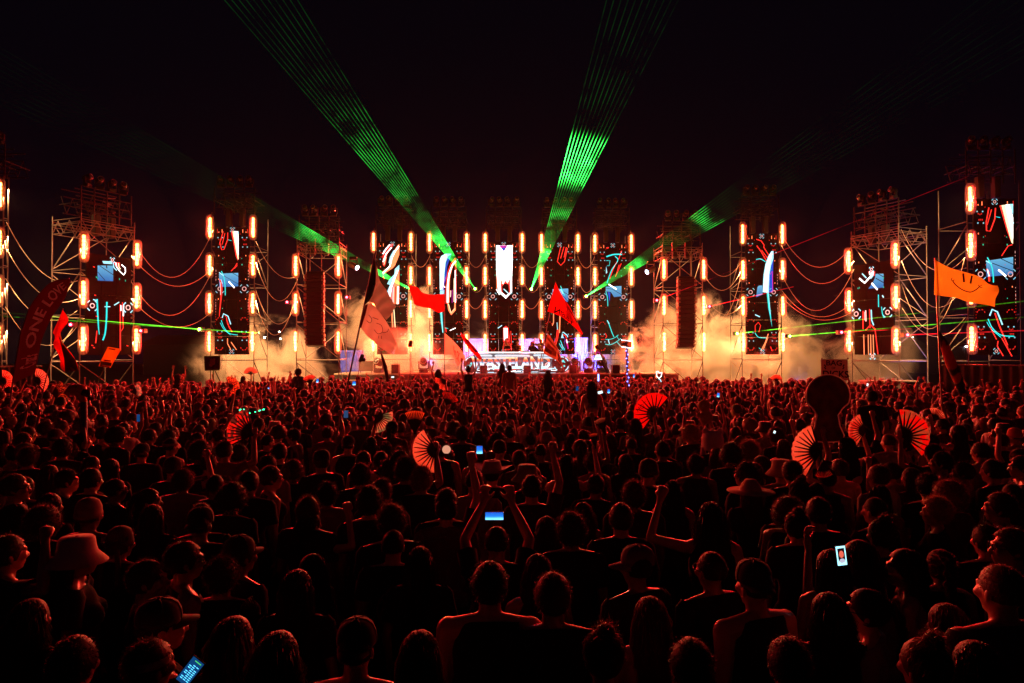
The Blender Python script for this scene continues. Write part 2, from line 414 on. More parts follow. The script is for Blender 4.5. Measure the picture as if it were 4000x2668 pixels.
def decals(g, cx=0.0):
    """the small lights around every tall picture: rings, arcs, squares, dots"""
    def ring(x, z, r, w): g.larc(C_PINKD, x, z, r, w, 0, 360, 18)
    def arcs(x, z, r, w, d=22):
        for a in (45, 135, 225, 315): g.larc(C_ICED, x, z, r, w * .7, a - d, a + d, 4)
    ring(cx, 9.58, 0.055, 0.028); arcs(cx, 9.58, 0.135, 0.045)
    ring(cx, 3.12, 0.055, 0.028); arcs(cx, 3.12, 0.135, 0.045)
    for s in (-1, 1):
        X = s * 0.645
        ring(X, 6.44, 0.10, 0.04); arcs(X, 6.44, 0.25, 0.055, 16)
        for zc, zr, zr2, zs in ((9.16, 9.06, 8.80, 8.66), (4.17, 4.07, 3.86, 3.71)):
            for a in (-0.12, 0.12):
                g.lbox(C_ICED, X + a, zc, 0.06, 0.06); g.lbox(C_ICED, X + a + 0.03, zs, 0.06, 0.06)
            for a in (-0.07, 0.0, 0.07):
                g.lbox(C_REDD, X + a, zr - 0.03 * (a == 0), 0.045, 0.06); g.lbox(C_REDD, X + a + .03, zr2, 0.045, 0.07)
        g.lbox(C_GREEN, s * 0.52, 7.72, 0.05, 0.07); g.lbox(C_GREEN, s * 0.5, 8.05, 0.03, 0.05); g.lbox(C_GREEN, s * 0.5, 5.4, 0.03, 0.05)
        for k in range(9):
            g.lbox(C_PINKD, s * 0.86, 7.4 - k * 0.16 - (k > 3) * .9, 0.02, 0.05 + 0.05 * (k % 3 == 0))
            g.lbox(C_REDD, s * 0.86, 5.6 - k * 0.13, 0.018, 0.04)
        for a in (20, 70, 120, 160): g.larc(C_REDD, X, 4.75, 0.17, 0.04, a - 12, a + 12, 2)
        for a in (200, 250, 300, 340): g.larc(C_REDD, X, 3.36, 0.17, 0.045, a - 14, a + 14, 2)
        for z in (9.45, 8.2, 6.95, 5.9): g.lbox(C_ORANGE, s * 0.72, z, 0.035, 0.06); g.lbox(C_REDD, s * 0.42, z - .1, 0.03, 0.04)
        g.lseg(C_ORANGE, (s*0.55, 9.42), (s*0.55, 9.6), 0.03); g.lseg(C_REDD, (s*0.8, 9.4), (s*0.8, 9.62), 0.03)
for k in ('B', 'I1', 'I2', 'I3', 'I4', 'I5', 'H', 'E'):
    sc_ = screen(k, -0.92, 0.92, 2.95, 9.72, f'tall black LED screen with red and cyan graphics on the {TOWERS[k]["phrase"]}')
    TOWERS[k]['scr'] = sc_
    g = Gfx(k, (0, 0), 1, sc_, 'pixel_lights'); decals(g); g.flush()
for k in ('T', 'D'):
    w = TOWERS[k]['w']
    TOWERS[k]['scr'] = screen(k, -w/2 + 0.2, w/2 - 0.2, 2.95, 7.45, f'squat black LED screen on the {TOWERS[k]["phrase"]}')
def G(key, org, sc): return Gfx(key, org, sc, TOWERS[key]['scr'])

def lower_motif(g, o, s):
    pass
# tall left screen
g = G('B', (790, 800), 2.5276)
g.line(C_RED, [(207,262),(174,375),(192,445),(215,440),(250,345),(252,275)], 8); g.line(C_RED, [(224,280),(196,395)], 6)
g.poly(C_RED, [(284,262),(300,262),(352,560),(330,500),(312,400)]); g.line(C_RED, [(345,575),(322,615),(285,655)], 7); g.line(C_RED, [(340,580),(345,600),(318,630)], 5)
g.poly(C_WARM, [(293,262),(358,262),(358,540),(352,540)]); g.poly(C_BLUE, [(166,680),(355,672),(355,805),(168,812)])
g.layer = 1
g.poly(C_WHITE, [(320,262),(345,262),(358,330),(358,500)]); g.poly(C_ICE, [(345,264),(359,264),(359,302)])
g.line(M_SCREEN, [(212,700),(356,782)], 4); g.line(M_SCREEN, [(300,674),(356,706)], 5); g.line(M_SCREEN, [(220,780),(250,806)], 3)
g.layer = 2
g.line(C_CYAN, [(190,655),(215,720),(226,800),(228,895)], 8, True); g.line(C_WHITE, [(262,757),(318,820)], 11); g.line(C_ICE, [(168,668),(212,700)], 9)
g.line(C_RED, [(176,740),(188,800),(188,890),(168,1105)], [10,20,16,4], True); g.layer = 3; g.line(C_PINK, [(180,765),(182,890)], 6); g.line(C_ICE, [(186,735),(202,780)], 5)
g.layer = 1
g.line(C_ICE, [(198,1115),(210,1075),(255,1100),(282,1180)], 10); g.line(C_CYAN, [(188,1140),(215,1210),(270,1270),(350,1285)], 6, True); g.line(C_CYAN, [(178,1165),(215,1230),(280,1285)], 5, True)
g.line(C_RED, [(240,1130),(262,1200),(295,1255)], 9); g.line(C_ORANGE, [(250,1320),(250,1370),(282,1430)], 7); g.line(C_ORANGE, [(285,1355),(338,1432)], 7); g.line(C_RED, [(225,1095),(240,1110),(250,1180)], 6)
g.line(C_CYAN, [(255,345),(290,355)], 4)
g.flush()
# right edge screen shows the same picture
g = G('E', (3600, 580), 1.7422)
g.line(C_RED, [(458,402),(440,500),(442,560),(468,562),(498,480),(503,405)], 8); g.line(C_RED, [(476,415),(446,520)], 6)
g.poly(C_RED, [(530,388),(545,388),(610,640),(580,560)]); g.line(C_RED, [(618,655),(590,662),(545,730)], 6)
g.poly(C_WARM, [(538,388),(605,378),(622,520),(622,650),(612,640)]); g.poly(C_BLUE, [(440,765),(623,738),(623,855),(442,875)])
g.layer = 1
g.poly(C_WHITE, [(570,384),(598,380),(622,470),(622,620)]); g.poly(C_ICE, [(593,380),(622,377),(622,450)])
g.line(M_SCREEN, [(480,780),(623,835)], 5); g.line(M_SCREEN, [(540,750),(623,790)], 5)
g.layer = 2
g.line(C_CYAN, [(447,742),(475,800),(486,860),(488,912)], 8, True); g.line(C_WHITE, [(522,825),(573,870)], 12); g.line(C_ICE, [(437,765),(475,785)], 8)
g.line(C_RED, [(443,820),(458,850),(460,905)], 12); g.layer = 3; g.line(C_WHITE, [(447,825),(458,870)], 5); g.layer = 1
g.line(C_ICE, [(463,1138),(480,1095),(515,1112),(550,1200)], 10); g.line(C_CYAN, [(452,1160),(480,1220),(540,1270),(630,1278)], 7, True); g.line(C_CYAN, [(443,1180),(475,1230),(540,1285)], 5, True)
g.line(C_RED, [(498,1120),(530,1210),(585,1340)], 9); g.line(C_RED, [(520,1310),(515,1345),(555,1412)], 7); g.line(C_RED, [(545,1290),(615,1415)], 7); g.line(C_RED, [(465,1215),(510,1300)], 6); g.line(C_CYAN, [(505,465),(535,470)], 4)
g.flush()
# tall right screen
g = G('H', (2860, 760), 2.306)
g.line(C_RED, [(218,402),(262,418),(288,455),(285,475),(330,545)], 7); g.line(C_RED, [(222,460),(265,520),(310,600)], 8); g.line(C_RED, [(265,500),(325,580)], 6)
g.line(C_CYAN, [(215,585),(255,580),(300,605)], 7, True); g.poly(C_BLUE, [(228,835),(240,820),(272,818),(274,900),(216,925)])
g.poly(C_DBLUE, [(372,540),(335,700),(330,882),(362,880),(368,700)])
g.layer = 1
g.poly(C_ICE, [(372,508),(352,512),(325,555),(300,625),(283,720),(274,880),(330,882),(336,720),(350,640),(372,575)])
g.poly(C_CYAN, [(311,882),(330,882),(345,1050),(359,1195),(345,1120),(325,1020)])
g.line(C_MAG, [(340,720),(362,690),(366,880)], 6)
g.layer = 2
g.poly(C_WHITE, [(360,512),(335,560),(305,640),(288,760),(282,876),(318,878),(325,720),(345,600)]); g.line(C_ICE, [(325,890),(345,1080)], 5)
g.line(C_ICE, [(207,1082),(250,1102)], 9); g.line(C_RED, [(207,1240),(207,1180),(235,1150),(256,1180),(240,1240)], 5); g.line(C_CYAN, [(205,1245),(238,1285),(310,1292)], 6, True)
g.line(C_ORANGE, [(325,1255),(300,1330),(258,1410)], 7); g.line(C_ORANGE, [(322,1285),(280,1395)], 6); g.line(C_CYAN, [(240,1380),(285,1412)], 4); g.line(C_RED, [(345,1370),(360,1410)], 6)
g.flush()
# leftmost stage tower
g = G('I1', (1400, 800), 3.135)
g.poly(C_RED, [(298,622),(340,540),(378,484),(434,483),(395,540),(350,610),(335,720),(318,756),(300,738)]); g.poly(C_RED, [(300,860),(322,905),(312,912),(300,890)])
g.poly(C_ORANGE, [(500,480),(500,612),(450,740),(420,775),(300,856),(298,815),(370,762),(395,690),(420,590),(470,510)])
g.poly(C_ORANGE, [(500,790),(500,1215),(432,1215),(410,1150),(365,1190),(345,1120),(385,1000),(430,890)])
g.line(C_ORANGE, [(405,1200),(420,1500)], 16); g.line(C_WARM, [(430,1220),(450,1500)], 10)
g.layer = 1
g.line(C_WHITE, [(300,602),(335,545),(384,488)], 13); g.line(C_WHITE, [(302,700),(340,600),(408,520)], 12); g.line(C_WARM, [(312,735),(340,640)], 7)
g.line(C_WHITE, [(497,505),(445,575),(410,650),(385,755),(300,838)], 15); g.line(C_ICE, [(440,560),(395,640),(378,715)], 18)
g.poly(C_ICE, [(500,735),(500,792),(450,870),(400,985),(352,970),(375,920),(440,850),(445,790)]); g.poly(C_ICE, [(328,1078),(372,1050),(374,1175),(345,1120)])
g.line(C_WHITE, [(480,800),(440,900),(400,1010),(375,1150)], 20); g.line(C_MAG, [(490,815),(445,920),(415,1060),(405,1160)], 6); g.line(C_WHITE, [(488,1000),(480,1215)], 16); g.line(C_PINK, [(430,1000),(425,1200)], 16); g.line(C_RED, [(455,1000),(450,1215)], 14)
g.layer = 2; g.line(C_ICE, [(400,960),(350,1080)], 10); g.line(C_MAG, [(432,590),(400,690),(382,770)], 4)
g.flush()
# second stage tower
g = G('I2', (1400, 800), 3.135)
g.poly(C_DBLUE, [(1140,600),(1090,660),(1066,760),(1048,1000),(1060,1250),(1020,1100),(1075,900),(1085,760)])
g.poly(C_ICE, [(995,672),(1015,625),(1070,597),(1142,600),(1100,632),(1072,700),(1055,830),(1045,1040),(998,1052)])
g.poly(C_ICE, [(1000,1056),(1052,1042),(1060,1255),(1022,1262),(1000,1205)])
g.line(C_RED, [(1192,655),(1140,720),(1098,830),(1080,1000),(1080,1210)], 22); g.line(C_RED, [(1190,680),(1192,1200)], 16)
g.poly(C_ORANGE, [(1088,1200),(1100,1290),(1136,1352),(1192,1290),(1192,1185),(1178,1185),(1172,1270),(1136,1312),(1112,1270),(1104,1200)])
g.poly(C_CYAN, [(1000,1300),(1026,1300),(1034,1450),(1042,1568),(1030,1568),(1008,1420)])
g.layer = 1
g.poly(C_WHITE, [(1000,690),(1018,640),(1060,610),(1085,615),(1052,720),(1038,1000),(1002,1040)])
g.line(C_WHITE, [(1192,690),(1150,740),(1110,850),(1092,1000),(1092,1200)], 16); g.line(C_ORANGE, [(1175,700),(1140,790),(1115,900),(1108,1200)], 10); g.line(C_WHITE, [(1186,800),(1188,1195)], 10); g.line(C_WARM, [(1172,900),(1170,1190)], 8)
g.line(C_ICE, [(1012,1310),(1034,1560)], 8); g.line(C_MAG, [(1070,880),(1045,960),(1040,1060)], 8); g.line(C_WHITE, [(1040,990),(1062,1012)], 10)
g.line(C_PINK, [(1130,1050),(1125,1130)], 14); g.line(C_MAG, [(1150,1040),(1148,1200)], 6); g.line(C_WARM, [(1104,1215),(1136,1325),(1180,1270)], 7)
g.line(C_CYAN, [(1055,1505),(1100,1515)], 6); g.line(C_WHITE, [(1120,1540),(1190,1508)], 8); g.line(C_RED, [(1070,1510),(1075,1560)], 10)
g.flush()
# middle stage tower: the overexposed white banner
g = G('I3', (1780, 900), 3.92)
g.poly(C_WHITE, [(620,230),(871,230),(868,560),(860,740),(862,940),(768,1044),(650,940),(636,760),(622,600)])
g.line(C_ORANGE, [(622,640),(628,930)], 6); g.line(C_WHITE, [(622,900),(672,985)], 12)
g.layer = 1
g.poly(C_MAG, [(660,232),(795,232),(765,285),(738,325),(700,275)]); g.poly(C_RED, [(684,760),(700,762),(730,826),(748,780),(742,640),(768,780),(800,812),(818,750),(832,750),(838,950),(770,1000),(694,940)])
g.line(C_WARM, [(845,640),(846,930)], 10); g.line(C_WARM, [(665,640),(668,920),(690,950)], 9); g.line(C_WARM, [(712,650),(712,820)], 16); g.line(C_WARM, [(795,650),(795,805)], 20)
g.layer = 2
g.poly(C_DBLUE, [(700,270),(775,262),(735,320)]); g.poly(M_SCREEN, [(710,850),(752,810),(812,830),(820,950),(772,1000),(712,945)])
g.layer = 3; g.line(C_ICE, [(735,895),(810,968)], 14)
g.at((1800, 1150), 3.359)
g.layer = 0; g.line(C_ICE, [(485,445),(541,406)], 11); g.poly(C_RED, [(555,440),(592,412),(625,440),(648,620),(600,640),(556,620)])
g.layer = 1
for a in (568, 588, 607): g.line(C_WHITE, [(a, 440), (a + 4, 600)], 8)
g.line(C_RED, [(655,480),(668,660)], 7); g.line(M_SCREEN, [(556,465),(625,468)], 5)
g.flush()
# fourth stage tower
g = G('I4', (2080, 800), 3.136)
g.line(C_RED, [(345,515),(305,695),(347,742),(392,695),(428,530)], 9); g.line(C_RED, [(385,515),(345,655)], 9); g.line(C_RED, [(415,520),(388,645)], 11)
g.poly(C_BLUE, [(245,1035),(438,1025),(438,1190),(345,1170),(300,1080),(245,1080)])
g.line(C_ORANGE, [(258,1300),(258,1440),(243,1480)], 10); g.line(C_ORANGE, [(338,1330),(330,1568)], 13)
g.layer = 1; g.line(M_SCREEN, [(380,1065),(440,1105)], 6); g.line(M_SCREEN, [(350,1100),(440,1180)], 5); g.line(C_CYAN, [(343,993),(370,1060),(392,1112)], 9)
g.line(C_ICE, [(300,1440),(306,1530)], 7); g.line(C_ICE, [(345,1035),(375,1090)], 14)
g.at((2100, 1290), 8.25); g.layer = 0
g.line(C_RED, [(640,-40),(610,220),(550,410)], 26); g.line(C_RED, [(695,-40),(640,270),(585,460)], 30)
g.line(C_CYAN, [(735,325),(800,500),(875,640)], 24); g.line(C_CYAN, [(700,425),(760,540),(830,640)], 24); g.line(C_MAG, [(765,450),(815,585)], 18)
g.poly(C_ICE, [(755,248),(795,90),(842,248)]); g.line(C_ICE, [(795,75),(825,60),(960,170),(970,225)], 28); g.line(C_RED, [(825,130),(905,190),(950,330),(985,600)], 28)
g.layer = 1; g.line(C_MAG, [(910,310),(985,590)], 30); g.layer = 2; g.line(C_WHITE, [(930,300),(955,420)], 18)
g.flush()
# rightmost stage tower
g = G('I5', (2080, 800), 3.136)
g.line(C_CYAN, [(905,636),(980,612),(1040,606),(1097,608)], 16, True); g.line(C_CYAN, [(905,684),(950,684),(940,746),(915,746)], 6); g.poly(C_ICE, [(902,750),(917,830),(900,845)])
g.line(C_CYAN, [(1012,630),(1046,680),(975,790),(935,890),(913,962)], 11, True)
g.line(C_RED, [(1092,563),(1055,668)], 9); g.line(C_RED, [(1032,700),(985,800),(945,910)], 8); g.line(C_RED, [(1088,718),(1015,882)], 8); g.line(C_RED, [(1062,735),(1032,840)], 9); g.line(C_RED, [(905,530),(935,525)], 12)
g.poly(C_BLUE, [(897,1003),(1090,995),(1090,1195),(1085,1120),(1000,1130),(960,1068),(898,1060)]); g.poly(C_DBLUE, [(920,1068),(955,1075),(945,1185)])
g.layer = 1; g.line(M_SCREEN, [(900,1020),(980,1035),(1090,1100)], 6); g.line(C_WHITE, [(932,974),(1030,1034)], 14); g.line(C_CYAN, [(898,1058),(918,1140),(923,1242)], 9, True)
g.line(C_CYAN, [(915,1415),(940,1470),(975,1568)], 10); g.line(C_ICE, [(915,1415),(940,1460)], 12)
g.at((1800, 1150), 3.359)
g.line(C_CYAN, [(1965,450),(1985,505),(2010,560)], 10); g.line(C_CYAN, [(1895,590),(1965,588),(2030,562),(2068,530)], 7, True); g.line(C_CYAN, [(1895,652),(1960,660),(2030,630),(2100,578)], 8, True)
g.line(C_CYAN, [(2050,625),(2102,685)], 8); g.line(C_CYAN, [(2045,540),(2072,595)], 5); g.line(C_ICE, [(1935,590),(1950,650)], 12); g.line(C_RED, [(1895,510),(1915,548),(1900,575)], 8)
g.flush()
# wide left tower
g = G('T', (340, 900), 2.7034)
def ring_px(g, x, y, r, w, aw):
    q = g.loc((x, y)); a = g.loc((x + r, y)); R_ = abs(a[0] - q[0]); wm = R_ * w / r
    g.larc(C_PINK, q[0], q[1], R_, wm, 0, 360, 18)
    if aw:
        for k in (45, 135, 225, 315): g.larc(C_ICE, q[0], q[1], R_ * aw, wm * 1.2, k - 18, k + 18, 4)
ring_px(g, 267, 312, 12, 7, 2.3); ring_px(g, 55, 795, 22, 9, 2.6); ring_px(g, 433, 815, 22, 9, 2.4)
g.poly(C_BLUE, [(110,370),(275,372),(275,536),(110,530)]); g.poly(C_ICE, [(160,322),(264,328),(264,356),(172,350)])
g.poly(C_RED, [(264,333),(346,340),(346,392),(322,402),(282,350)]); 
g.layer = 1
g.line(M_SCREEN, [(130,372),(276,470)], 7); g.line(M_SCREEN, [(112,440),(190,530)], 7); g.line(M_SCREEN, [(205,372),(207,400)], 12)
g.line(C_ICE, [(274,338),(282,392),(312,424)], 12); g.line(C_WHITE, [(302,340),(310,385),(345,432),(385,470),(404,442),(401,395),(363,362)], 10)
g.line(C_WARM, [(330,345),(335,385),(352,410)], 10)
g.line(C_CYAN, [(104,725),(112,900),(120,1030),(128,1100)], [16,16,12,6], True); g.line(C_ICE, [(62,730),(104,742)], 11)
g.line(C_CYAN, [(208,755),(204,920),(190,1080),(165,1160)], 17, True); g.line(C_ICE, [(285,790),(338,757)], 11); g.line(C_ICE, [(182,806),(245,806)], 9)
g.line(C_RED, [(350,780),(350,1270)], 14); g.line(C_RED, [(372,760),(380,1030),(360,1062),(345,1040)], 10); g.line(C_RED, [(103,1060),(90,1190)], 11)
g.layer = 2; g.line(C_WHITE, [(383,788),(381,905)], 11); g.line(C_WHITE, [(355,790),(356,850)], 8)
for p in ((75,682),(45,1212),(62,1235),(90,905),(415,1215),(62,383)): g.line(C_RED, [p, (p[0]+18, p[1]+6)], 9)
for p in ((95,485),(110,495),(340,505),(402,522)): g.line(C_GREEN, [p, (p[0]+2, p[1]+18)], 9)
g.flush()
# wide right tower
g = G('D', (3280, 800), 2.3056)
ring_px(g, 287, 582, 10, 6, 2.3); ring_px(g, 150, 983, 17, 7, 2.6); ring_px(g, 432, 968, 17, 7, 2.6); ring_px(g, 297, 1365, 11, 7, 2.5)
g.poly(C_BLUE, [(325,622),(396,620),(396,745),(258,756),(300,700),(318,660)]); g.poly(C_RED, [(258,600),(320,600),(318,640),(270,630)])
g.layer = 1
g.line(M_SCREEN, [(325,660),(396,700)], 6); g.line(M_SCREEN, [(350,622),(396,650)], 5); g.line(C_WHITE, [(178,662),(226,704),(285,640),(300,600)], 12); g.line(C_ICE, [(203,620),(242,660)], 10); g.line(C_WHITE, [(290,705),(342,765)], 11)
g.line(C_WHITE, [(270,602),(272,630)], 8); g.line(C_ICE, [(308,605),(300,640),(280,665)], 8)
g.line(C_CYAN, [(350,808),(352,920)], 8); g.line(C_CYAN, [(378,918),(386,980),(400,1018)], 7); g.line(C_ICE, [(385,815),(397,835)], 10)
g.line(C_RED, [(212,955),(212,1120)], 9); g.line(C_PINK, [(235,950),(238,1050)], 11); g.line(C_RED, [(270,940),(275,1110)], 8); g.line(C_ICE, [(285,945),(290,1040),(308,1085)], 10)
g.line(C_RED, [(235,1130),(280,1080),(325,1125)], 10); g.line(C_PINK, [(225,965),(226,1040)], 5)
for x in (218, 258, 280, 303): g.line(C_ORANGE, [(x, 1170), (x + 4, 1350)], 7)
g.line(C_RED, [(320,1118),(346,1345)], 8)
for p in ((165,745),(178,740),(395,650),(396,735)): g.line(C_GREEN, [p, (p[0]+2, p[1]+14)], 7)
g.flush()
# ------------------------------------------------------------------ stage
DECK = 1.9
M_DECK = pmat('worn_plywood_deck', (0.30, 0.26, 0.21), 0.7, noise_amt=0.3, nscale=5, bump=0.2)
M_SKIRT = pmat('stage_skirt', (0.02, 0.018, 0.018), 0.85, bump=0.4, nscale=6)
M_BLUELIT = pmat('blue_lit_container', (0.03, 0.06, 0.62), 0.45, noise_amt=0.25, nscale=3, bump=0.1)  # blue of the coloured light put into the base colour
def stage():
    x0, x1, y0, y1 = -9.9, 9.3, 37.9, 46.9
    s = thing('stage', 'low wide plywood stage with a black front skirt behind the crowd', 'stage')
    bm = bmesh.new(); box(bm, x0 + .05, x1 - .05, y0 + .05, y1, 0.01, DECK - 0.1); link('skirt', bmesh_to('skirt', bm), s, M_SKIRT)
    n = 8; pw = (x1 - x0) / n
    me = boxmesh('deck_panel', pw - 0.015, 2.98, 0.09, 0.006); me.materials.append(M_DECK)
    for r in range(3):
        for k in range(n):
            o = link('deck_panel', me, s); o.location = (x0 + pw * (k + .5), y0 + 1.5 + 3 * r, DECK - 0.045 - 0.002 * ((k + r) % 2))
    bm = bmesh.new(); box(bm, x0, x1, 37.15, 37.88, 1.45, 1.55); link('front_step', bmesh_to('front_step', bm), s, M_DECK)
    bm = bmesh.new(); box(bm, x0 + .1, x1 - .1, 37.2, 37.86, 0.01, 1.448); link('step_skirt', bmesh_to('step_skirt', bm), s, M_SKIRT)
stage()
# ------------------------------------------------------------------ performer's booth
E_TXT = None
def text_mesh(txt, size, extrude=0.0, shear=0.0, space=1.0, align='CENTER', xs=1.0, offset=0.0):
    cu = D.curves.new('text', 'FONT'); cu.body = txt; cu.size = size; cu.extrude = extrude; cu.shear = shear; cu.space_character = space
    cu.align_x = align; cu.align_y = 'CENTER'; cu.offset = offset; cu.resolution_u = 3
    me = evaluated(D.objects.new('text', cu)); D.curves.remove(cu)
    if xs != 1.0: me.transform(Matrix.Diagonal((xs, 1, 1, 1)))
    return me
def grad_emit(name, stops, strength, axis='Z'):
    m = D.materials.new(name); m.use_nodes = True; nt = m.node_tree; nt.nodes.clear()
    out = nt.nodes.new('ShaderNodeOutputMaterial'); e = nt.nodes.new('ShaderNodeEmission'); e.inputs['Strength'].default_value = strength
    tc = nt.nodes.new('ShaderNodeTexCoord'); sp = nt.nodes.new('ShaderNodeSeparateXYZ'); r = nt.nodes.new('ShaderNodeValToRGB')
    n = nt.nodes.new('ShaderNodeTexNoise'); n.inputs['Scale'].default_value = 14; n.inputs['Detail'].default_value = 4
    mp = nt.nodes.new('ShaderNodeMath'); mp.operation = 'MULTIPLY_ADD'; mp.inputs[1].default_value = 0.22; mp.inputs[2].default_value = -0.11
    ad = nt.nodes.new('ShaderNodeMath')
    nt.links.new(tc.outputs['Object'], n.inputs['Vector']); nt.links.new(n.outputs['Fac'], mp.inputs[0])
    nt.links.new(tc.outputs['Generated'], sp.inputs[0]); nt.links.new(sp.outputs[axis], ad.inputs[0]); nt.links.new(mp.outputs[0], ad.inputs[1])
    nt.links.new(ad.outputs[0], r.inputs[0])
    el = r.color_ramp.elements
    while len(el) < len(stops): el.new(0.5)
    for k, (p, c) in enumerate(stops): el[k].position = p; el[k].color = (*c, 1)
    nt.links.new(r.outputs[0], e.inputs['Color']); nt.links.new(e.outputs[0], out.inputs['Surface']); return m
def booth():
    Yb = 38.9; xa, xb = HX(1815, Yb), HX(2222, Yb); xc = (xa + xb) / 2; hw = (xb - xa) / 2
    b = thing('performer_booth', 'wide glowing LED booth lettered WASTELAND at centre of the stage', 'DJ booth', (xc, Yb, DECK))
    bm = bmesh.new(); box(bm, -hw + .5, hw - .5, 0.06, 0.9, 0.01, 1.1); bevelled(bm, 0.02); link('cabinet', bmesh_to('cabinet', bm), b, M_BLACK)
    bm = bmesh.new(); box(bm, -hw + .35, hw - .6, -0.1, 0.95, 1.13, 1.2); link('table_top', bmesh_to('table_top', bm), b, pmat('table_white', (0.7, 0.7, 0.72), 0.3))
    bm = bmesh.new(); box(bm, -hw + .35, hw - .6, -0.125, -0.103, 1.14, 1.19); link('edge_light', bmesh_to('edge_light', bm), b, C_WHITE)
    mt = grad_emit('letter_glow', [(0.0, (0.35, 0.85, 1.0)), (0.3, (0.9, 0.97, 1.0)), (0.5, (0.28, 0.55, 0.75)), (0.62, (0.55, 0.02, 0.02)), (0.75, (1.0, 0.2, 0.05)), (1.0, (1.0, 0.8, 0.5))], 1.6, 'Y')
    me = text_mesh('WASTELAND', 0.92, 0.03, 0.0, 0.95, offset=0.028)
    w = max(v.co.x for v in me.vertices) - min(v.co.x for v in me.vertices)
    me.transform(Matrix.Diagonal((4.5 / w, 1.05, 1, 1)))
    o = link('lettering', me, b, mt); o.rotation_euler = (math.pi / 2, 0, 0); o.location = (-0.32, -0.05, 0.55)
    mf = grad_emit('facade_glow', [(0.0, (0.5, 0.75, 0.9)), (0.35, (0.08, 0.14, 0.2)), (0.5, (0.35, 0.45, 0.55)), (0.65, (0.05, 0.05, 0.07)), (1.0, (0.5, 0.6, 0.7))], 0.3, 'Z')
    bm = bmesh.new(); box(bm, -hw + .55, hw - .95, 0.02, 0.055, 0.3, 1.06); link('facade_screen', bmesh_to('facade_screen', bm), b, mf)
    # glowing pipes over the letters
    mp = grad_emit('pipe_glow', [(0.0, (0.12, 0.22, 0.3)), (0.5, (0.8, 0.92, 1.0)), (1.0, (0.25, 0.35, 0.45))], 1.1, 'Z')
    for (a, c, z, r) in ((-2.35, -1.4, 0.98, 0.09), (-1.25, 0.75, 0.97, 0.085), (0.95, 2.2, 1.0, 0.08), (-2.0, -0.6, 0.83, 0.05), (1.2, 2.35, 0.86, 0.06)):
        bm = bmesh.new(); tube(bm, [(a, -0.08, z), (a + .1, -0.08, z + .02), (c - .1, -0.08, z), (c, -0.08, z - 0.04)], [r*.6, r, r, r*.6], 10)
        link('glow_pipe', bmesh_to('glow_pipe', bm, True), b, mp)
    # lower picture band: streaks of white, cyan and red
    rng = random.Random(5)
    for mat, nm, cnt in ((C_WHITE, 'white', 26), (C_ICE, 'ice', 18), (C_RED, 'red', 16)):
        bm = bmesh.new()
        for k in range(cnt):
            x = rng.uniform(-hw + .45, hw - .9); z = rng.uniform(0.03, 0.27) if mat is not C_RED else rng.uniform(0.18, 0.32); L = rng.uniform(0.12, 0.55)
            ribbon(bm, [(x, z), (x + L * .5, z + rng.uniform(-.02, .02)), (x + L, z + rng.uniform(-.03, .03))], rng.uniform(0.02, 0.055), 0.052 - 0.003 * (mat is C_ICE) - 0.006 * (mat is C_RED))
        link('picture_streaks_' + nm, bmesh_to('streaks', bm), b, mat)
    bm = bmesh.new(); box(bm, -hw + .5, hw - .75, -0.005, 0.05, 0.0, 0.022); link('base_light', bmesh_to('base_light', bm), b, C_ICE)
    for s in (-1, 1):
        x = s * (hw - 0.42)
        bm = bmesh.new(); Mx = Matrix.Translation((x, 0.25, 0.5)) @ Matrix.Rotation(math.pi / 2, 4, 'X')
        lathe(bm, [(0.30, -0.2), (0.48, -0.17), (0.5, 0.1), (0.47, 0.2), (0.3, 0.22)], 28, Mx)
        wh = link('wheel', bmesh_to('wheel', bm, True), b, pmat('tyre_rubber', (0.02, 0.02, 0.022), 0.6))
        bm = bmesh.new()
        for a0, a1 in ((25, 60), (70, 115), (120, 150), (200, 235), (300, 345)):
            ribbon(bm, [(x + 0.42*math.cos(math.radians(a0 + (a1-a0)*k/5)), 0.5 + 0.42*math.sin(math.radians(a0 + (a1-a0)*k/5))) for k in range(6)], 0.06, 0.02)
        link('rim_light', bmesh_to('rim_light', bm), wh, C_ICE)
        bm = bmesh.new()
        for k in range(7):
            a = rng.uniform(0, 6.28); r = rng.uniform(0.05, 0.3)
            cx, cz = x + r*math.cos(a), 0.5 + r*math.sin(a); rr = rng.uniform(0.03, 0.075)
            vs = [bm.verts.new((cx + rr*math.cos(2*math.pi*q/8), 0.025, cz + rr*math.sin(2*math.pi*q/8))) for q in range(8)]; bm.faces.new(vs)
        link('hub_light', bmesh_to('hub_light', bm), wh, C_CYAN)
        bm = bmesh.new(); ribbon(bm, [(x - s*0.75 + 0.17*math.cos(math.radians(a)), 0.42 + 0.17*math.sin(math.radians(a))) for a in range(60, 330, 18)], 0.05, -0.01)
        link('hub_ring', bmesh_to('hub_ring', bm), wh, C_PINK)
    # mixers on the table
    for x in (-1.2, -0.35, 0.5, 1.3):
        bm = bmesh.new(); box(bm, x - .22, x + .22, 0.2, 0.6, 1.2, 1.28); bevelled(bm, 0.01)
        link('mixer', bmesh_to('mixer', bm), b, M_BLACK)
    bm = bmesh.new(); Mx = Matrix.Translation((1.05, 0.1, 1.32)) @ Matrix.Rotation(0.7, 4, 'Y'); box(bm, -.22, .22, -.02, .02, -.15, .15, Mx)
    link('laptop_screen', bmesh_to('laptop_screen', bm), b, M_BLACK)
booth()
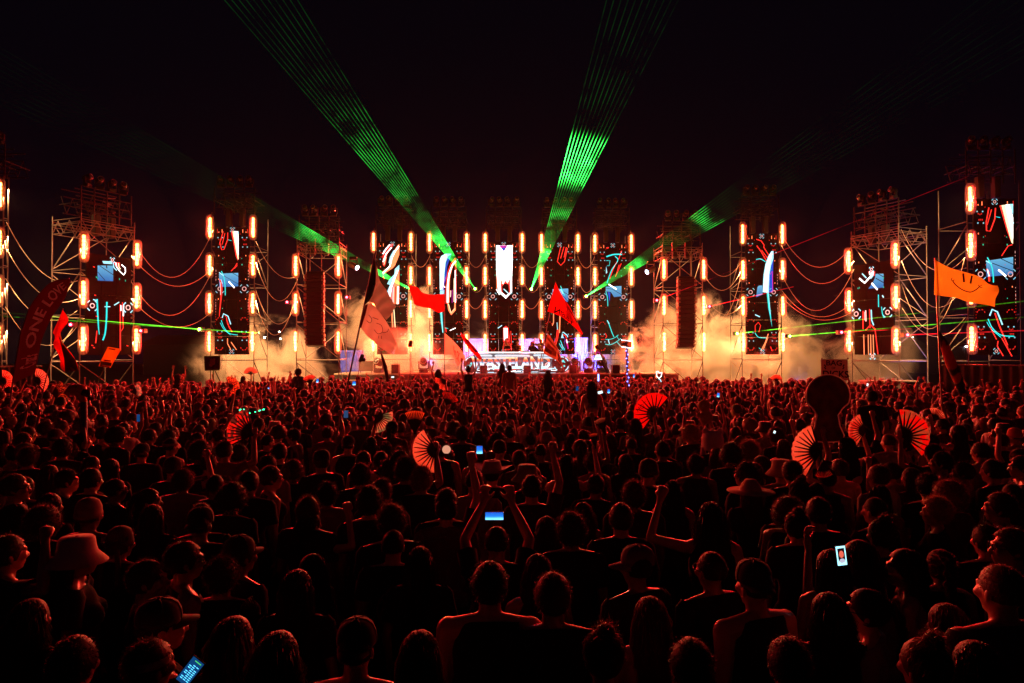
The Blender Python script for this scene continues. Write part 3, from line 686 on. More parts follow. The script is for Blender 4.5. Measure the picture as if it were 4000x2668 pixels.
# ------------------------------------------------------------------ floor lamps and cases on the deck
for px, lab in ((2246, 'moving head light on the deck right of the booth wheel'), (2299, 'moving head light on the deck in front of the blue barricade'), (2350, 'moving head light on the deck beside the bending dancer'), (1480, 'moving head light on the deck left, deep in smoke'), (1655, 'moving head light on the deck left of the booth')):
    moving_head(Matrix.Translation((HX(px, 39.4), 39.4, DECK + 0.002)) @ Matrix.Rotation(random.uniform(-.4, .4), 4, 'Z') @ Matrix.Scale(1.45, 4), lab, 'moving head lights on the deck')
def flight_case(px, Y, w, h, lab):
    c = thing('flight_case', lab, 'case', (HX(px, Y), Y, DECK + 0.002), 0, 'black cases along the stage edge')
    bm = bmesh.new(); box(bm, -w/2, w/2, -.22, .22, 0, h); bevelled(bm, 0.012); link('shell', bmesh_to('shell', bm), c, M_BLACK)
    bm = bmesh.new(); tube(bm, [(-.1, 0, h - .01), (-.1, 0, h + .07), (.1, 0, h + .07), (.1, 0, h - .01)], 0.012); link('handle', bmesh_to('handle', bm), c, M_STEEL)
    for s in (-1, 1):
        bm = bmesh.new(); box(bm, s*w/2 - .02, s*w/2 + .02, -.235, -.222, 0.01, h); link('corner_trim', bmesh_to('corner_trim', bm), c, pmat('alu_trim', (0.5, 0.48, 0.45), 0.4, 0.5))
for px, Y, w, h, lab in ((2237, 38.2, .42, .46, 'black flight case right of the booth wheel'), (2404, 38.2, .42, .46, 'black flight case right of the bending dancer'), (1546, 38.2, .42, .5, 'black flight case with handle in smoke at stage left'), (2059, 38.2, .38, .44, 'black flight case in front of the letters at right'), (1890, 38.2, .38, .44, 'black flight case in front of the letters at left')):
    flight_case(px, Y, w, h, lab)
def board():
    b = thing('dark_board', 'blank dark board standing on the deck at stage left', 'board', (HX(1430, 38.4), 38.4, DECK))
    bm = bmesh.new(); box(bm, -.4, .4, -.03, .03, .12, .68); bevelled(bm, .01); link('panel', bmesh_to('board_panel', bm), b, pmat('board_brown', (0.10, 0.06, 0.05), 0.6))
    for s in (-1, 1): rod('leg', (s*.3, .0, 0), (s*.3, .0, .13), .02, M_BLACK, b)
board()
# ------------------------------------------------------------------ blue container, cabin, barricades and their wash lamps
def container(x0, x1, Y, z0, z1, lab):
    c = thing('container', lab, 'container', ((x0 + x1) / 2, Y, z0)); w = x1 - x0; h = z1 - z0
    bm = bmesh.new(); n = int(w / 0.28); pts = []
    for k in range(n):                                   # corrugated front
        a = -w/2 + w * k / n; s = w / n
        pts += [(a, 0), (a + s*.35, 0), (a + s*.5, .05), (a + s*.85, .05)]
    pts.append((w/2, 0))
    lo = [bm.verts.new((x, y, 0.1)) for x, y in pts]; hi = [bm.verts.new((x, y, h - .1)) for x, y in pts]
    for k in range(len(pts) - 1): bm.faces.new([lo[k], lo[k+1], hi[k+1], hi[k]])
    link('corrugated_side', bmesh_to('corrugated_side', bm), c, M_BLUELIT)
    bm = bmesh.new(); box(bm, -w/2, w/2, .06, 2.2, .02, h - .02); link('body', bmesh_to('container_body', bm), c, M_BLUELIT)
    for z in (0.0, h - .12):
        bm = bmesh.new(); box(bm, -w/2 - .02, w/2 + .02, -.04, .055, z, z + .12); link('rail', bmesh_to('rail', bm), c, M_BLUELIT)
container(HX(1800, 44), HX(2120, 44), 44, DECK + .01, 3.95, 'long blue container behind the booth')
container(HX(2125, 44), HX(2215, 44), 44, DECK + .01, 3.95, 'short blue container right of the booth')
container(HX(2235, 43), HX(2295, 43), 43.0, DECK + .01, 4.0, 'blue cabin with a bright side behind the barricades')
container(HX(1330, 42), HX(1420, 42), 42, 0.01, 3.2, 'blue container in smoke behind the left loudspeaker tower')
container(HX(1640, 44), HX(1720, 44), 44, DECK + .01, 3.9, 'blue container in smoke left of the booth')
def barricade(px0, px1, Y, z, h, lab):
    x0, x1 = HX(px0, Y), HX(px1, Y); b = thing('barricade', lab, 'barrier', ((x0 + x1)/2, Y, z), 0, 'crowd barricades behind the stage lamps'); w = x1 - x0
    m = pmat('barricade_metal', (0.10, 0.12, 0.3), 0.4, 0.4)
    bm = bmesh.new(); tube(bm, [(-w/2, 0, .1), (-w/2, 0, h - .15), (-w/2 + .12, 0, h), (w/2 - .12, 0, h), (w/2, 0, h - .15), (w/2, 0, .1), (-w/2, 0, .1)], .022); link('frame', bmesh_to('barricade_frame', bm), b, m)
    n = max(5, int(w / .14))
    for k in range(1, n): rod('bar', (-w/2 + w*k/n, 0, .1), (-w/2 + w*k/n, 0, h), .009, m, b, 6)
    for s in (-1, 1): rod('foot', (s*w*.35, -.25, .02), (s*w*.35, .25, .02), .02, m, b)
    for s in (-1, 1): rod('leg', (s*w*.35, 0, .02), (s*w*.35, 0, .1), .02, m, b)
for a, b_, lab in ((2222, 2262, 'steel barricade beside the booth wheel'), (2268, 2320, 'steel barricade in front of the blue cabin'), (2326, 2384, 'steel barricade behind the bending dancer'), (2390, 2440, 'steel barricade at the edge of the right smoke')):
    barricade(a, b_, 42.0, DECK, 1.15, lab)
def wash_lamp(px, Y, z, col, power, tgt, lab, size=1.2):
    p = Vector((HX(px, Y), Y, z)); t = thing('wash_light', lab, 'stage light', p, 0, 'coloured wash lamps')
    bm = bmesh.new(); d = (Vector(tgt) - p).normalized(); Mx = d.to_track_quat('Z', 'Y').to_matrix().to_4x4()
    lathe(bm, [(.07, -.16), (.11, -.12), (.12, .1), (.11, .12)], 12, Matrix.Translation((0, 0, .22)) @ Mx); link('lamp_head', bmesh_to('wash_head', bm, True), t, M_BLACK)
    bm = bmesh.new(); lathe(bm, [(.1, .123), (.02, .13)], 12, Matrix.Translation((0, 0, .22)) @ Mx); link('lens', bmesh_to('wash_lens', bm), t, emat('lens_' + lab[:12], col, 12, False))
    bm = bmesh.new(); box(bm, -.1, .1, -.1, .1, 0, .08); link('base', bmesh_to('wash_base', bm), t, M_BLACK)
    ld = D.lights.new('wash', 'SPOT'); ld.color = col; ld.energy = power; ld.spot_size = size; ld.spot_blend = .5; ld.shadow_soft_size = .1
    lo = D.objects.new('lamp', ld); COL.objects.link(lo); lo.parent = t; lo.location = Vector((0, 0, .22)) + d * .16; lo.rotation_mode = 'QUATERNION'; lo.rotation_quaternion = d.to_track_quat('-Z', 'Y')
BL = (0.04, 0.10, 1.0)
for px, Y, z, pw, tx, ty, tz, lab in (
  (1860, 42.3, DECK, 800, HX(1850, 44), 44, 3.4, 'blue wash lamp behind the booth at left'), (2080, 42.3, DECK, 800, HX(2070, 44), 44, 3.4, 'blue wash lamp behind the booth at right'),
  (2180, 42.3, DECK, 600, HX(2175, 44), 44, 3.2, 'blue wash lamp between the booth and the cabin'), (2262, 41.9, DECK, 7000, HX(2268, 43), 43, 3.2, 'blue wash lamp shining up the cabin'),
  (2350, 41.0, DECK, 3000, HX(2330, 43), 43, 2.4, 'blue wash lamp behind the bending dancer'), (1375, 40.6, 0.0, 900, HX(1375, 42), 42, 1.9, 'blue wash lamp under the left loudspeaker tower'),
  (1680, 42.3, DECK, 800, HX(1680, 44), 44, 3.0, 'blue wash lamp in smoke left of the booth'), (3100, 40.0, 0.3, 2000, HX(3120, 43), 43, 3.0, 'blue wash lamp behind the tall right screen tower'),
  (3480, 35.5, 0.0, 2000, HX(3560, 34), 33.6, 2.6, 'blue wash lamp at the foot of the wide right scaffold tower')):
    wash_lamp(px, Y, z, BL, pw, (tx, ty, tz), lab)
# ------------------------------------------------------------------ hanging loudspeaker columns
def line_array(key, lit, zt, zb, xo, lab):
    t = TOWERS[key]; n = 16; h = (zt - zb) / n
    a = thing('speaker_column', lab, 'loudspeaker', (0, 0, 0), 0, 'hanging speaker columns'); a.matrix_world = t['M'] @ Matrix.Translation((xo, -0.28, 0))
    cm = boxmesh('cabinet', .92, .5, h * .94, .012); cm.materials.append(M_BLACK)
    pm = boxmesh('lit_side_edge', .03, .34, h * .62, .006); pm.materials.append(pmat('lit_edge_plate', (0.34, 0.30, 0.25), 0.5))  # lighter tone paints in the lit edges of the cabinets
    gm = boxmesh('grille', .86, .02, h * .84, .004); gm.materials.append(pmat('grille_mesh', (0.03, 0.03, 0.03), 0.6))
    for k in range(n):
        c = link('cabinet', cm, a); c.location = (0, .02 * max(0, k - 10) ** 1.5, zt - h * (k + .5)); c.rotation_euler = (-.03 * max(0, k - 9), 0, 0)
        g_ = link('grille', gm, c); g_.location = (0, -.262, 0)
        for s in (-1, 1):
            p = link('lit_side_edge', pm, c); p.location = (s * .478, -.08 + .05 * (k % 2), .0); 
            p2 = link('lit_front_edge', pm, c); p2.location = (s * .455, -.275, h * .12 * (1 if k % 2 else -1)); p2.rotation_euler = (0, 0, math.pi / 2); p2.scale = (1, .42, .8)
    for s in (-1, 1): rod('rigging_chain', (s*.3, 0.1, zt), (s*.3, 0.1, t['H'] - .3), .02, M_STEEL, a)
    bm = bmesh.new(); box(bm, -.45, .45, -.15, .25, zt + .02, zt + .14); bevelled(bm, .02); link('fly_frame', bmesh_to('fly_frame', bm), a, M_DARKSTEEL)
line_array('C', 1, 7.2, 3.4, -0.05, 'tall hanging speaker column on the left loudspeaker tower')
line_array('G', -1, 7.1, 3.3, 0.05, 'tall hanging speaker column on the right loudspeaker tower')
# side moving heads with a lit lens on the speaker towers
def side_head(key, s, px, py, lab):
    t = TOWERS[key]; p = P(px, py, t['c'].y + 0.2)
    o = thing('spotlight', lab, 'stage light', p, 0, 'tilted spotlights on the loudspeaker towers')
    d = Vector((-s * -0.8, -0.45, -0.42)).normalized(); Mx = d.to_track_quat('Z', 'Y').to_matrix().to_4x4()
    bm = bmesh.new(); lathe(bm, [(.1, -.3), (.15, -.24), (.15, .2), (.17, .3)], 14, Mx); link('lamp_head', bmesh_to('spot_body', bm, True), o, M_BLACK)
    bm = bmesh.new(); lathe(bm, [(.14, .302), (.02, .31)], 14, Mx); link('lens', bmesh_to('spot_lens', bm), o, emat('spot_lens_lit', (0.55, 0.75, 1.0), 6, False))
    bm = bmesh.new(); box(bm, -.2, .2, -.12, .12, .32, .48); bevelled(bm, .02); link('base', bmesh_to('spot_base', bm), o, M_BLACK)
    bm = bmesh.new(); tube(bm, [(-.2, 0, .4), (-.22, 0, 0), (-.2, 0, -.02)], .03); tube(bm, [(.2, 0, .4), (.22, 0, 0), (.2, 0, -.02)], .03); link('yoke', bmesh_to('spot_yoke', bm), o, M_BLACK)
side_head('C', 1, 1380, 1038, 'tilted spotlight with pale lens at right of the left loudspeaker tower')
side_head('G', -1, 2542, 1055, 'tilted spotlight with pale lens at left of the right loudspeaker tower')

# ------------------------------------------------------------------ cables slung between the towers
M_CABLE = pmat('pale_cable', (0.62, 0.55, 0.45), 0.5)
def cable(a, b, sag, lab):
    bm = bmesh.new(); a = Vector(a); b = Vector(b); pts = []
    for k in range(17):
        u = k / 16; p = a.lerp(b, u); p.z -= sag * 4 * u * (1 - u); pts.append(p)
    tube(bm, pts, 0.012, 5)
    o = link('slung_cable', bmesh_to('slung_cable', bm, True), None, M_CABLE); tag(o, lab, 'cable', 'cables slung between the towers')
def cables(ka, kb, rows, dep=0.3):
    A, B_ = TOWERS[ka], TOWERS[kb]
    ra = A['M'] @ Vector((A['w']/2, dep, 0)); lb = B_['M'] @ Vector((-B_['w']/2, dep, 0))
    for k, (za, zb, sag) in enumerate(rows):
        cable((ra.x, ra.y, za), (lb.x, lb.y, zb), sag, f'slung cable, {ORD[k]} from top between the {A["phrase"]} and {B_["phrase"]}'.replace('from left ', ''))
cables('F', 'T', [(8.6, 6.2, .9), (7.5, 5.4, .9), (6.2, 4.9, 1.0), (5.0, 4.2, 1.2)])
cables('T', 'B', [(8.5, 9.6, 2.2), (7.6, 7.6, 1.2), (6.4, 7.5, 2.0), (5.6, 5.3, 1.1)])
cables('B', 'C', [(9.0, 7.2, .8), (7.9, 7.0, 1.6), (6.4, 5.8, 1.5), (5.8, 6.4, 2.1)])
cables('G', 'H', [(8.6, 8.1, 1.0), (7.7, 7.6, 1.1), (6.6, 5.7, .9), (6.4, 7.3, 2.0)])
cables('H', 'D', [(9.9, 8.6, 1.6), (9.3, 7.7, 1.7), (7.7, 7.3, 2.2), (6.7, 5.7, 1.2), (6.3, 5.2, .9)])
cables('D', 'E', [(8.9, 7.2, 1.2), (7.4, 6.1, 1.6), (6.3, 7.2, 2.6), (5.2, 4.6, 1.1)])
for a, b_ in (('I1', 'I2'), ('I2', 'I3'), ('I3', 'I4'), ('I4', 'I5')): cables(a, b_, [(8.9, 8.9, .7), (7.6, 7.4, .8), (6.3, 6.5, .7)], .1)

# ------------------------------------------------------------------ fences, counter, far lamps
def tarp_fence(a, b, Y0, Y1, h, lab):
    A = Vector((HX(a, Y0), Y0, 0)); B_ = Vector((HX(b, Y1), Y1, 0)); d = B_ - A; L = d.length; ang = math.atan2(d.y, d.x)
    f = thing('tarp_fence', lab, 'fence', A, ang); bm = bmesh.new(); n = 40
    g_ = [[bm.verts.new((L*i/n, .05*math.sin(i*1.7)*(.3 + j/8) , .02 + (h-.06)*j/6)) for j in range(7)] for i in range(n+1)]
    for i in range(n):
        for j in range(6): bm.faces.new([g_[i][j], g_[i+1][j], g_[i+1][j+1], g_[i][j+1]])
    link('tarp', bmesh_to('tarp', bm, True), f, M_CLOTHBLACK)
    k = max(2, int(L / 2.2))
    for i in range(k + 1): rod('post', (L*i/k, .08, 0), (L*i/k, .08, h + .03), .024, M_STEEL, f)
    rod('top_rail', (0, .08, h), (L, .08, h), .022, M_STEEL, f)
tarp_fence(3672, 4080, 29.0, 26.0, 2.55, 'black tarp fence behind the crowd at the right edge')
tarp_fence(-80, 166, 26.5, 28.5, 2.5, 'black tarp fence behind the crowd at the left edge')
def counter():
    Y = 31.2; c = thing('draped_counter', 'pale draped counter at the foot of the wide right scaffold tower', 'counter', (HX(3465, Y), Y, 0)); bm = bmesh.new()
    box(bm, -1.1, .6, -.35, .35, 0.01, 1.72); bevelled(bm, .03); link('drape', bmesh_to('drape', bm), c, pmat('pale_drape', (0.45, 0.42, 0.42), .8, bump=.6, nscale=4))
    bm = bmesh.new(); box(bm, -1.15, 1.2, -.4, .4, 1.74, 1.79); link('top', bmesh_to('counter_top', bm), c, pmat('counter_top', (0.5, 0.48, 0.5), .5))
    bm = bmesh.new(); box(bm, .62, 1.15, -.33, .33, 0.01, 1.72); bevelled(bm, .03); link('side_case', bmesh_to('side_case', bm), c, M_BLACK)
    for k, (x, w) in enumerate(((-.95, .05), (-.3, .12), (.25, .1))):
        bm = bmesh.new(); lathe(bm, [(w*.7, 1.792), (w, 1.9), (w*.9, 1.9)], 10, Matrix.Translation((x, -.1, 0))); link('cup', bmesh_to('cup', bm), c, pmat('cup_plastic', (0.6, 0.6, 0.65), .3))
counter()
def far_lamp(px, py, Y, col, st, lab):
    p = P(px, py, Y); t = thing('street_lamp', lab, 'street lamp', (p.x, p.y, 0), 0, 'distant street lamps')
    rod('pole', (0, 0, 0), (0, 0, p.z), .09, M_DARKSTEEL, t)
    bm = bmesh.new(); bmesh.ops.create_icosphere(bm, subdivisions=1, radius=.16, matrix=Matrix.Translation((0, -.1, p.z + .1))); link('lamp', bmesh_to('lamp_globe', bm, True), t, emat('lamp_%d' % px, col, st, False))
for a in ((1035, 1320, 120, (0.85, 0.95, 1), 60, 'white distant street lamp just right of the tall left screen tower'), (1012, 1302, 120, (0.7, 1, 0.2), 25, 'greenish distant lamp right of the tall left screen tower'),
          (1092, 1298, 140, (0.9, 1, 0.7), 20, 'high pale distant lamp between the left towers'), (1096, 1325, 140, (1, 0.9, 0.7), 25, 'low warm distant lamp between the left towers'),
          (3565, 1322, 120, (0.8, 1, 0.9), 25, 'pale distant lamp right of the wide right scaffold tower'), (3773, 1356, 100, (0.9, 0.95, 1), 30, 'white distant lamp left of the right edge tower'),
          (3070, 1310, 120, (1, 0.85, 0.3), 30, 'yellow distant lamp right of the tall right screen tower')): far_lamp(*a)
def far_sign():
    Y = 110; p = P(3712, 1334, Y); s = thing('lit_sign', 'tiny distant lit sign left of the right edge tower', 'sign', (p.x, p.y, 0))
    bm = bmesh.new(); box(bm, -1.0, 1.0, -.1, .1, p.z - .25, p.z + .25); link('panel', bmesh_to('sign_panel', bm), s, emat('sign_yellow', (1, .75, .25), 2.5, False))
    for x in (-.8, .8): rod('post', (x, 0.15, 0), (x, 0.15, p.z + .2), .08, M_DARKSTEEL, s)
far_sign()
def shed(px0, px1, Y, h, lab):
    x0, x1 = HX(px0, Y), HX(px1, Y); s = thing('low_building', lab, 'building', ((x0+x1)/2, Y, 0)); w = x1 - x0
    bm = bmesh.new(); box(bm, -w/2, w/2, 0, 8, 0.01, h); link('wall', bmesh_to('shed_wall', bm), s, pmat('shed_wall', (0.04, 0.035, 0.035), .9))
    bm = bmesh.new(); v = [bm.verts.new(q) for q in ((-w/2-.4,-.5,h+.01),(w/2+.4,-.5,h+.01),(w/2+.4,8.5,h+.01),(-w/2-.4,8.5,h+.01),(-w/2,4,h+1.4),(w/2,4,h+1.4))]
    for f in ((0,1,5,4),(2,3,4,5),(0,4,3),(1,2,5),(3,2,1,0)): bm.faces.new([v[i] for i in f])
    link('roof', bmesh_to('shed_roof', bm), s, pmat('shed_roof', (0.03, 0.03, 0.03), .9))
shed(560, 780, 95, 4.2, 'dim low building far behind the left towers')
shed(3630, 3780, 100, 4.0, 'dim low building far behind the right towers')

# ------------------------------------------------------------------ drifting smoke and haze
GLOW_D = 0.0006
def smoke_mat(name, dens, scale, thr, seed, lo=0.0, warm=(1, .93, .82)):
    m = D.materials.new(name); m.use_nodes = True; nt = m.node_tree; nt.nodes.clear(); N = nt.nodes.new; L = nt.links.new
    out = N('ShaderNodeOutputMaterial'); pv = N('ShaderNodeVolumePrincipled'); pv.inputs['Color'].default_value = (*warm, 1); pv.inputs['Anisotropy'].default_value = 0.25
    tc = N('ShaderNodeTexCoord'); mp = N('ShaderNodeMapping'); mp.inputs['Location'].default_value = (seed * 3.1, seed * 1.7, seed)
    n = N('ShaderNodeTexNoise'); n.inputs['Scale'].default_value = scale; n.inputs['Detail'].default_value = 7; n.inputs['Roughness'].default_value = .68; n.inputs['Distortion'].default_value = .7
    L(tc.outputs['Object'], mp.inputs[0]); L(mp.outputs[0], n.inputs['Vector'])
    # soft ellipsoid falloff inside the box, flat on the ground
    sub = N('ShaderNodeVectorMath'); sub.operation = 'SUBTRACT'; sub.inputs[1].default_value = (.5, .5, .22)
    div = N('ShaderNodeVectorMath'); div.operation = 'DIVIDE'; div.inputs[1].default_value = (.5, .5, .78)
    ln = N('ShaderNodeVectorMath'); ln.operation = 'LENGTH'; L(tc.outputs['Generated'], sub.inputs[0]); L(sub.outputs[0], div.inputs[0]); L(div.outputs[0], ln.inputs[0])
    a = N('ShaderNodeMath'); a.operation = 'MULTIPLY_ADD'; a.inputs[1].default_value = -.75; a.inputs[2].default_value = .75 - thr
    L(ln.outputs['Value'], a.inputs[0])
    nz = N('ShaderNodeMath'); nz.operation = 'MULTIPLY_ADD'; nz.inputs[1].default_value = 2.6; nz.inputs[2].default_value = -.82; L(n.outputs['Fac'], nz.inputs[0])
    s = N('ShaderNodeMath'); s.operation = 'ADD'; L(a.outputs[0], s.inputs[0]); L(nz.outputs[0], s.inputs[1])
    r = N('ShaderNodeMapRange'); r.interpolation_type = 'SMOOTHSTEP'; r.inputs['From Min'].default_value = .52; r.inputs['From Max'].default_value = .82; r.inputs['To Min'].default_value = 0; r.inputs['To Max'].default_value = dens
    L(s.outputs[0], r.inputs['Value'])
    e = N('ShaderNodeMapRange'); e.interpolation_type = 'SMOOTHSTEP'; e.inputs['From Min'].default_value = 1.0; e.inputs['From Max'].default_value = .62; L(ln.outputs['Value'], e.inputs['Value'])
    mu = N('ShaderNodeMath'); mu.operation = 'MULTIPLY'; L(r.outputs[0], mu.inputs[0]); L(e.outputs[0], mu.inputs[1])
    L(mu.outputs[0], pv.inputs['Density']); L(pv.outputs[0], out.inputs['Volume']); return m
def smoke(px0, px1, y0, y1, z0, z1, dens, scale, thr, seed, lab, warm=(1, .93, .82)):
    Y = (y0 + y1) / 2; x0, x1 = HX(px0, Y), HX(px1, Y); c = Vector(((x0 + x1)/2, Y, 0))
    bm = bmesh.new(); box(bm, x0 - c.x, x1 - c.x, y0 - Y, y1 - Y, z0, z1)
    o = link('smoke', bmesh_to('smoke', bm), None, smoke_mat('smoke_%d' % seed, dens, scale, thr, seed, warm=warm)); o.location = c
    tag(o, lab, 'smoke', kind='stuff')
smoke(2300, 3400, 38.45, 43.6, 0.15, 7.2, 3.2, .62, .10, 1, 'thick amber-lit smoke bank at right of the stage')
smoke(660, 1330, 36.75, 41.5, 0.15, 5.6, 1.4, .6, .10, 2, 'amber-lit smoke at the foot of the left towers')
smoke(1240, 1840, 41.2, 43.95, 1.96, 8.6, 1.6, .6, .10, 3, 'bright amber-lit smoke over the left half of the stage')
smoke(1800, 2110, 41.3, 43.9, 1.96, 7.6, .13, .45, .2, 4, 'thin smoke behind the booth')
smoke(3120, 3660, 34.6, 38.0, 0.15, 9.0, .30, .40, .2, 5, 'thin smoke drifting round the wide right scaffold tower')
smoke(1330, 1790, 38.3, 40.6, 1.96, 5.2, .35, .6, .12, 7, 'low veil of smoke along the front of the stage at left')
smoke(2450, 3250, 36.2, 37.3, 0.15, 4.6, .25, .5, .16, 8, 'low veil of smoke in front of the right loudspeaker tower')
smoke(1180, 2700, 41.6, 43.9, 1.96, 4.4, .30, .5, .0, 9, 'low layer of amber smoke drifting along the back of the stage')
smoke(1150, 2600, 36.9, 37.8, 1.6, 3.4, .18, .6, .05, 10, 'thin low smoke rolling over the front edge of the stage')
def tower_haze(x, y, z, rx, ry, rz, dens, lab):  # even ellipsoid of thin haze added to spread the lamps' glow
    bm = bmesh.new(); bmesh.ops.create_icosphere(bm, subdivisions=4, radius=1.0, matrix=Matrix.Diagonal((rx, ry, rz, 1))); m = D.materials.new('tower_haze'); m.use_nodes = True; nt = m.node_tree; nt.nodes.clear()
    out = nt.nodes.new('ShaderNodeOutputMaterial'); pv = nt.nodes.new('ShaderNodeVolumePrincipled'); pv.inputs['Color'].default_value = (1, .96, .92, 1); pv.inputs['Density'].default_value = dens; pv.inputs['Anisotropy'].default_value = .1; nt.links.new(pv.outputs[0], out.inputs['Volume'])
    o = link('glow_smoke', bmesh_to('glow_smoke', bm, True), None, m); o.location = (x, y, z); tag(o, lab, 'smoke', kind='stuff')
for k_ in ('F', 'T', 'B', 'C', 'G', 'H', 'D', 'E'):
    t_ = TOWERS[k_]; o_h = 6.6 if t_['n'] == 4 else 5.7
    tower_haze(t_['c'].x, t_['c'].y - .1, o_h, 3.4, 2.6, 7.4 if t_['n'] == 4 else 6.4, GLOW_D, 'thin smoke added for lamp glow round the ' + t_['phrase'])
tower_haze(0.0, 40.9, 6.7, 11.6, 2.4, 7.4, GLOW_D, 'thin smoke added for lamp glow round the five stage towers')
def haze():
    bm = bmesh.new(); box(bm, -160, 160, -20, 200, -1, 27)
    m = D.materials.new('haze_air'); m.use_nodes = True; nt = m.node_tree; nt.nodes.clear()
    out = nt.nodes.new('ShaderNodeOutputMaterial'); pv = nt.nodes.new('ShaderNodeVolumePrincipled'); pv.inputs['Color'].default_value = (1, .97, .95, 1)
    pv.inputs['Density'].default_value = HAZE_D; pv.inputs['Anisotropy'].default_value = HAZE_G; nt.links.new(pv.outputs[0], out.inputs['Volume'])
    tag(link('haze', bmesh_to('haze', bm), None, m), kind='stuff')
HAZE_D = 0.00004; HAZE_G = 0.8
haze()

# ------------------------------------------------------------------ laser beams
def laser_mat(name, col, st, near, nscale, painted_spots=(), pw_=-2.1):
    m = D.materials.new(name); m.use_nodes = True; nt = m.node_tree; nt.nodes.clear(); N = nt.nodes.new; L = nt.links.new
    def mth(op, a, b=None, c_=None):
        n = N('ShaderNodeMath'); n.operation = op
        for k, v in enumerate((a, b, c_)):
            if v is None: continue
            if isinstance(v, (int, float)): n.inputs[k].default_value = v
            else: L(v, n.inputs[k])
        return n.outputs[0]
    out = N('ShaderNodeOutputMaterial'); e = N('ShaderNodeEmission'); e.inputs['Color'].default_value = (*col, 1); t = N('ShaderNodeBsdfTransparent'); ad = N('ShaderNodeAddShader')
    geo = N('ShaderNodeNewGeometry'); n = N('ShaderNodeTexNoise'); n.inputs['Scale'].default_value = nscale; n.inputs['Detail'].default_value = 6; n.inputs['Roughness'].default_value = .7
    L(geo.outputs['Position'], n.inputs['Vector'])
    r = N('ShaderNodeMapRange'); r.inputs['From Min'].default_value = .40; r.inputs['From Max'].default_value = .64; r.inputs['To Min'].default_value = .06; r.inputs['To Max'].default_value = 2.6; L(n.outputs['Fac'], r.inputs['Value'])
    tc = N('ShaderNodeTexCoord'); ln = N('ShaderNodeVectorMath'); ln.operation = 'LENGTH'; L(tc.outputs['Object'], ln.inputs[0]); d = ln.outputs['Value']
    k = mth('POWER', mth('MULTIPLY_ADD', d, 1.0 / near, .55), pw_)
    for d0, w, amp in painted_spots:                              # smoke-caught brightness painted into the beam's emission
        q = mth('DIVIDE', mth('SUBTRACT', d, d0), w); k = mth('ADD', k, mth('MULTIPLY', mth('POWER', 2.718, mth('MULTIPLY', mth('POWER', mth('ABSOLUTE', q), 5.0), -1.0)), amp))
    L(mth('MULTIPLY', mth('MULTIPLY', k, r.outputs[0]), st), e.inputs['Strength'])
    L(e.outputs[0], ad.inputs[0]); L(t.outputs[0], ad.inputs[1]); L(ad.outputs[0], out.inputs['Surface']); m.cycles.emission_sampling = 'NONE'; return m
LG2 = laser_mat('laser_green_thin', (0.15, 1.0, 0.03), .4, 9.0, .5)
LR = laser_mat('laser_red', (1.0, 0.01, 0.02), .4, 6.0, .35)
E_GL = emat('laser_aperture_green', (0.35, 1.0, 0.05), 120, False); E_RL = emat('laser_aperture_red', (1.0, 0.02, 0.04), 60, False)
def laser_unit(p, col, lab):
    t = thing('laser_projector', lab, 'laser', p, 0, 'laser projectors on the towers')
    bm = bmesh.new(); box(bm, -.14, .14, .04, .34, -.1, .1); bevelled(bm, .01); link('case', bmesh_to('laser_case', bm), t, M_BLACK)
    bm = bmesh.new(); bmesh.ops.create_icosphere(bm, subdivisions=2, radius=.055); link('aperture', bmesh_to('aperture', bm, True), t, col)
    return t
def pixel(p):
    v = p - Vector((0, 0, CAMZ)); f = v.dot(_F); return 2000 + FPX * v.x / f, 1334 - FPX * v.dot(_U) / f
def laser_fan(o, ends, mat, r0, r1, lab):
    f = thing('laser_fan', lab, 'laser beam', o, 0, 'laser beams over the crowd')
    for e in ends:
        d = Vector(e) - Vector(o); bm = bmesh.new()
        tube(bm, [d * .004, d * .3, d * .65, d], [r0, r0 + (r1-r0)*.3, r0 + (r1-r0)*.65, r1], 5, False)
        link('beam', bmesh_to('beam', bm, True), f, mat)
def fan(px, py, Y, e0, e1, Ye, n, lab, unit=None, marks=(), st=.30, pw_=-2.5):
    o = P(px, py, Y); ends = [P(e0[0] + (e1[0]-e0[0])*k/(n-1), e0[1] + (e1[1]-e0[1])*k/(n-1), Ye) for k in range(n)]
    if unit: laser_unit(o, E_GL, unit)
    mid = ends[n // 2]; pf = []
    for mx, my, w, amp in marks:                         # distance along the fan of the bright stretch painted at pixel (mx,my)
        best = min(range(200), key=lambda q: (lambda s: abs(s[0] - mx) + abs(s[1] - my))(pixel(o.lerp(mid, q / 199)))); pf.append(((mid - o).length * best / 199, w, amp))
    laser_fan(o, ends, laser_mat('laser_green_%d' % px, (0.035, 1.0, 0.085), st, 5.0, .6, pf, pw_), .010, .024, lab)
fan(1856, 1128, 40.2, (860, -20), (1150, -20), 27, 11, 'green laser fan rising up and left from the stage', 'green laser projector between second and middle stage towers', [(1745, 960, 1.0, 2.0), (1560, 640, 3, .3)], .34, -3.0)
fan(2075, 1130, 40.2, (2375, -20), (2660, -20), 27, 11, 'green laser fan rising steeply right of centre', 'green laser projector between middle and fourth stage towers', [(2290, 635, 1.3, 9.0), (2130, 1000, .5, 4.0), (2180, 860, .8, 1.2)], .32, -3.2)
fan(2290, 1157, 40.2, (3900, -60), (4330, 40), 22, 11, 'green laser fan slanting up to the right', 'green laser projector between fourth and rightmost stage towers', [(2480, 1010, .6, 3.0), (2760, 820, .5, 1.5)], .2, -3.6)
fan(1640, 1148, 40.2, (-60, 150), (-60, 380), 27, 11, 'green laser fan slanting up to the left', 'green laser projector between leftmost and second stage towers', [(1250, 925, 1.2, 2.4), (1480, 1050, .6, 4)], .17, -3.6)
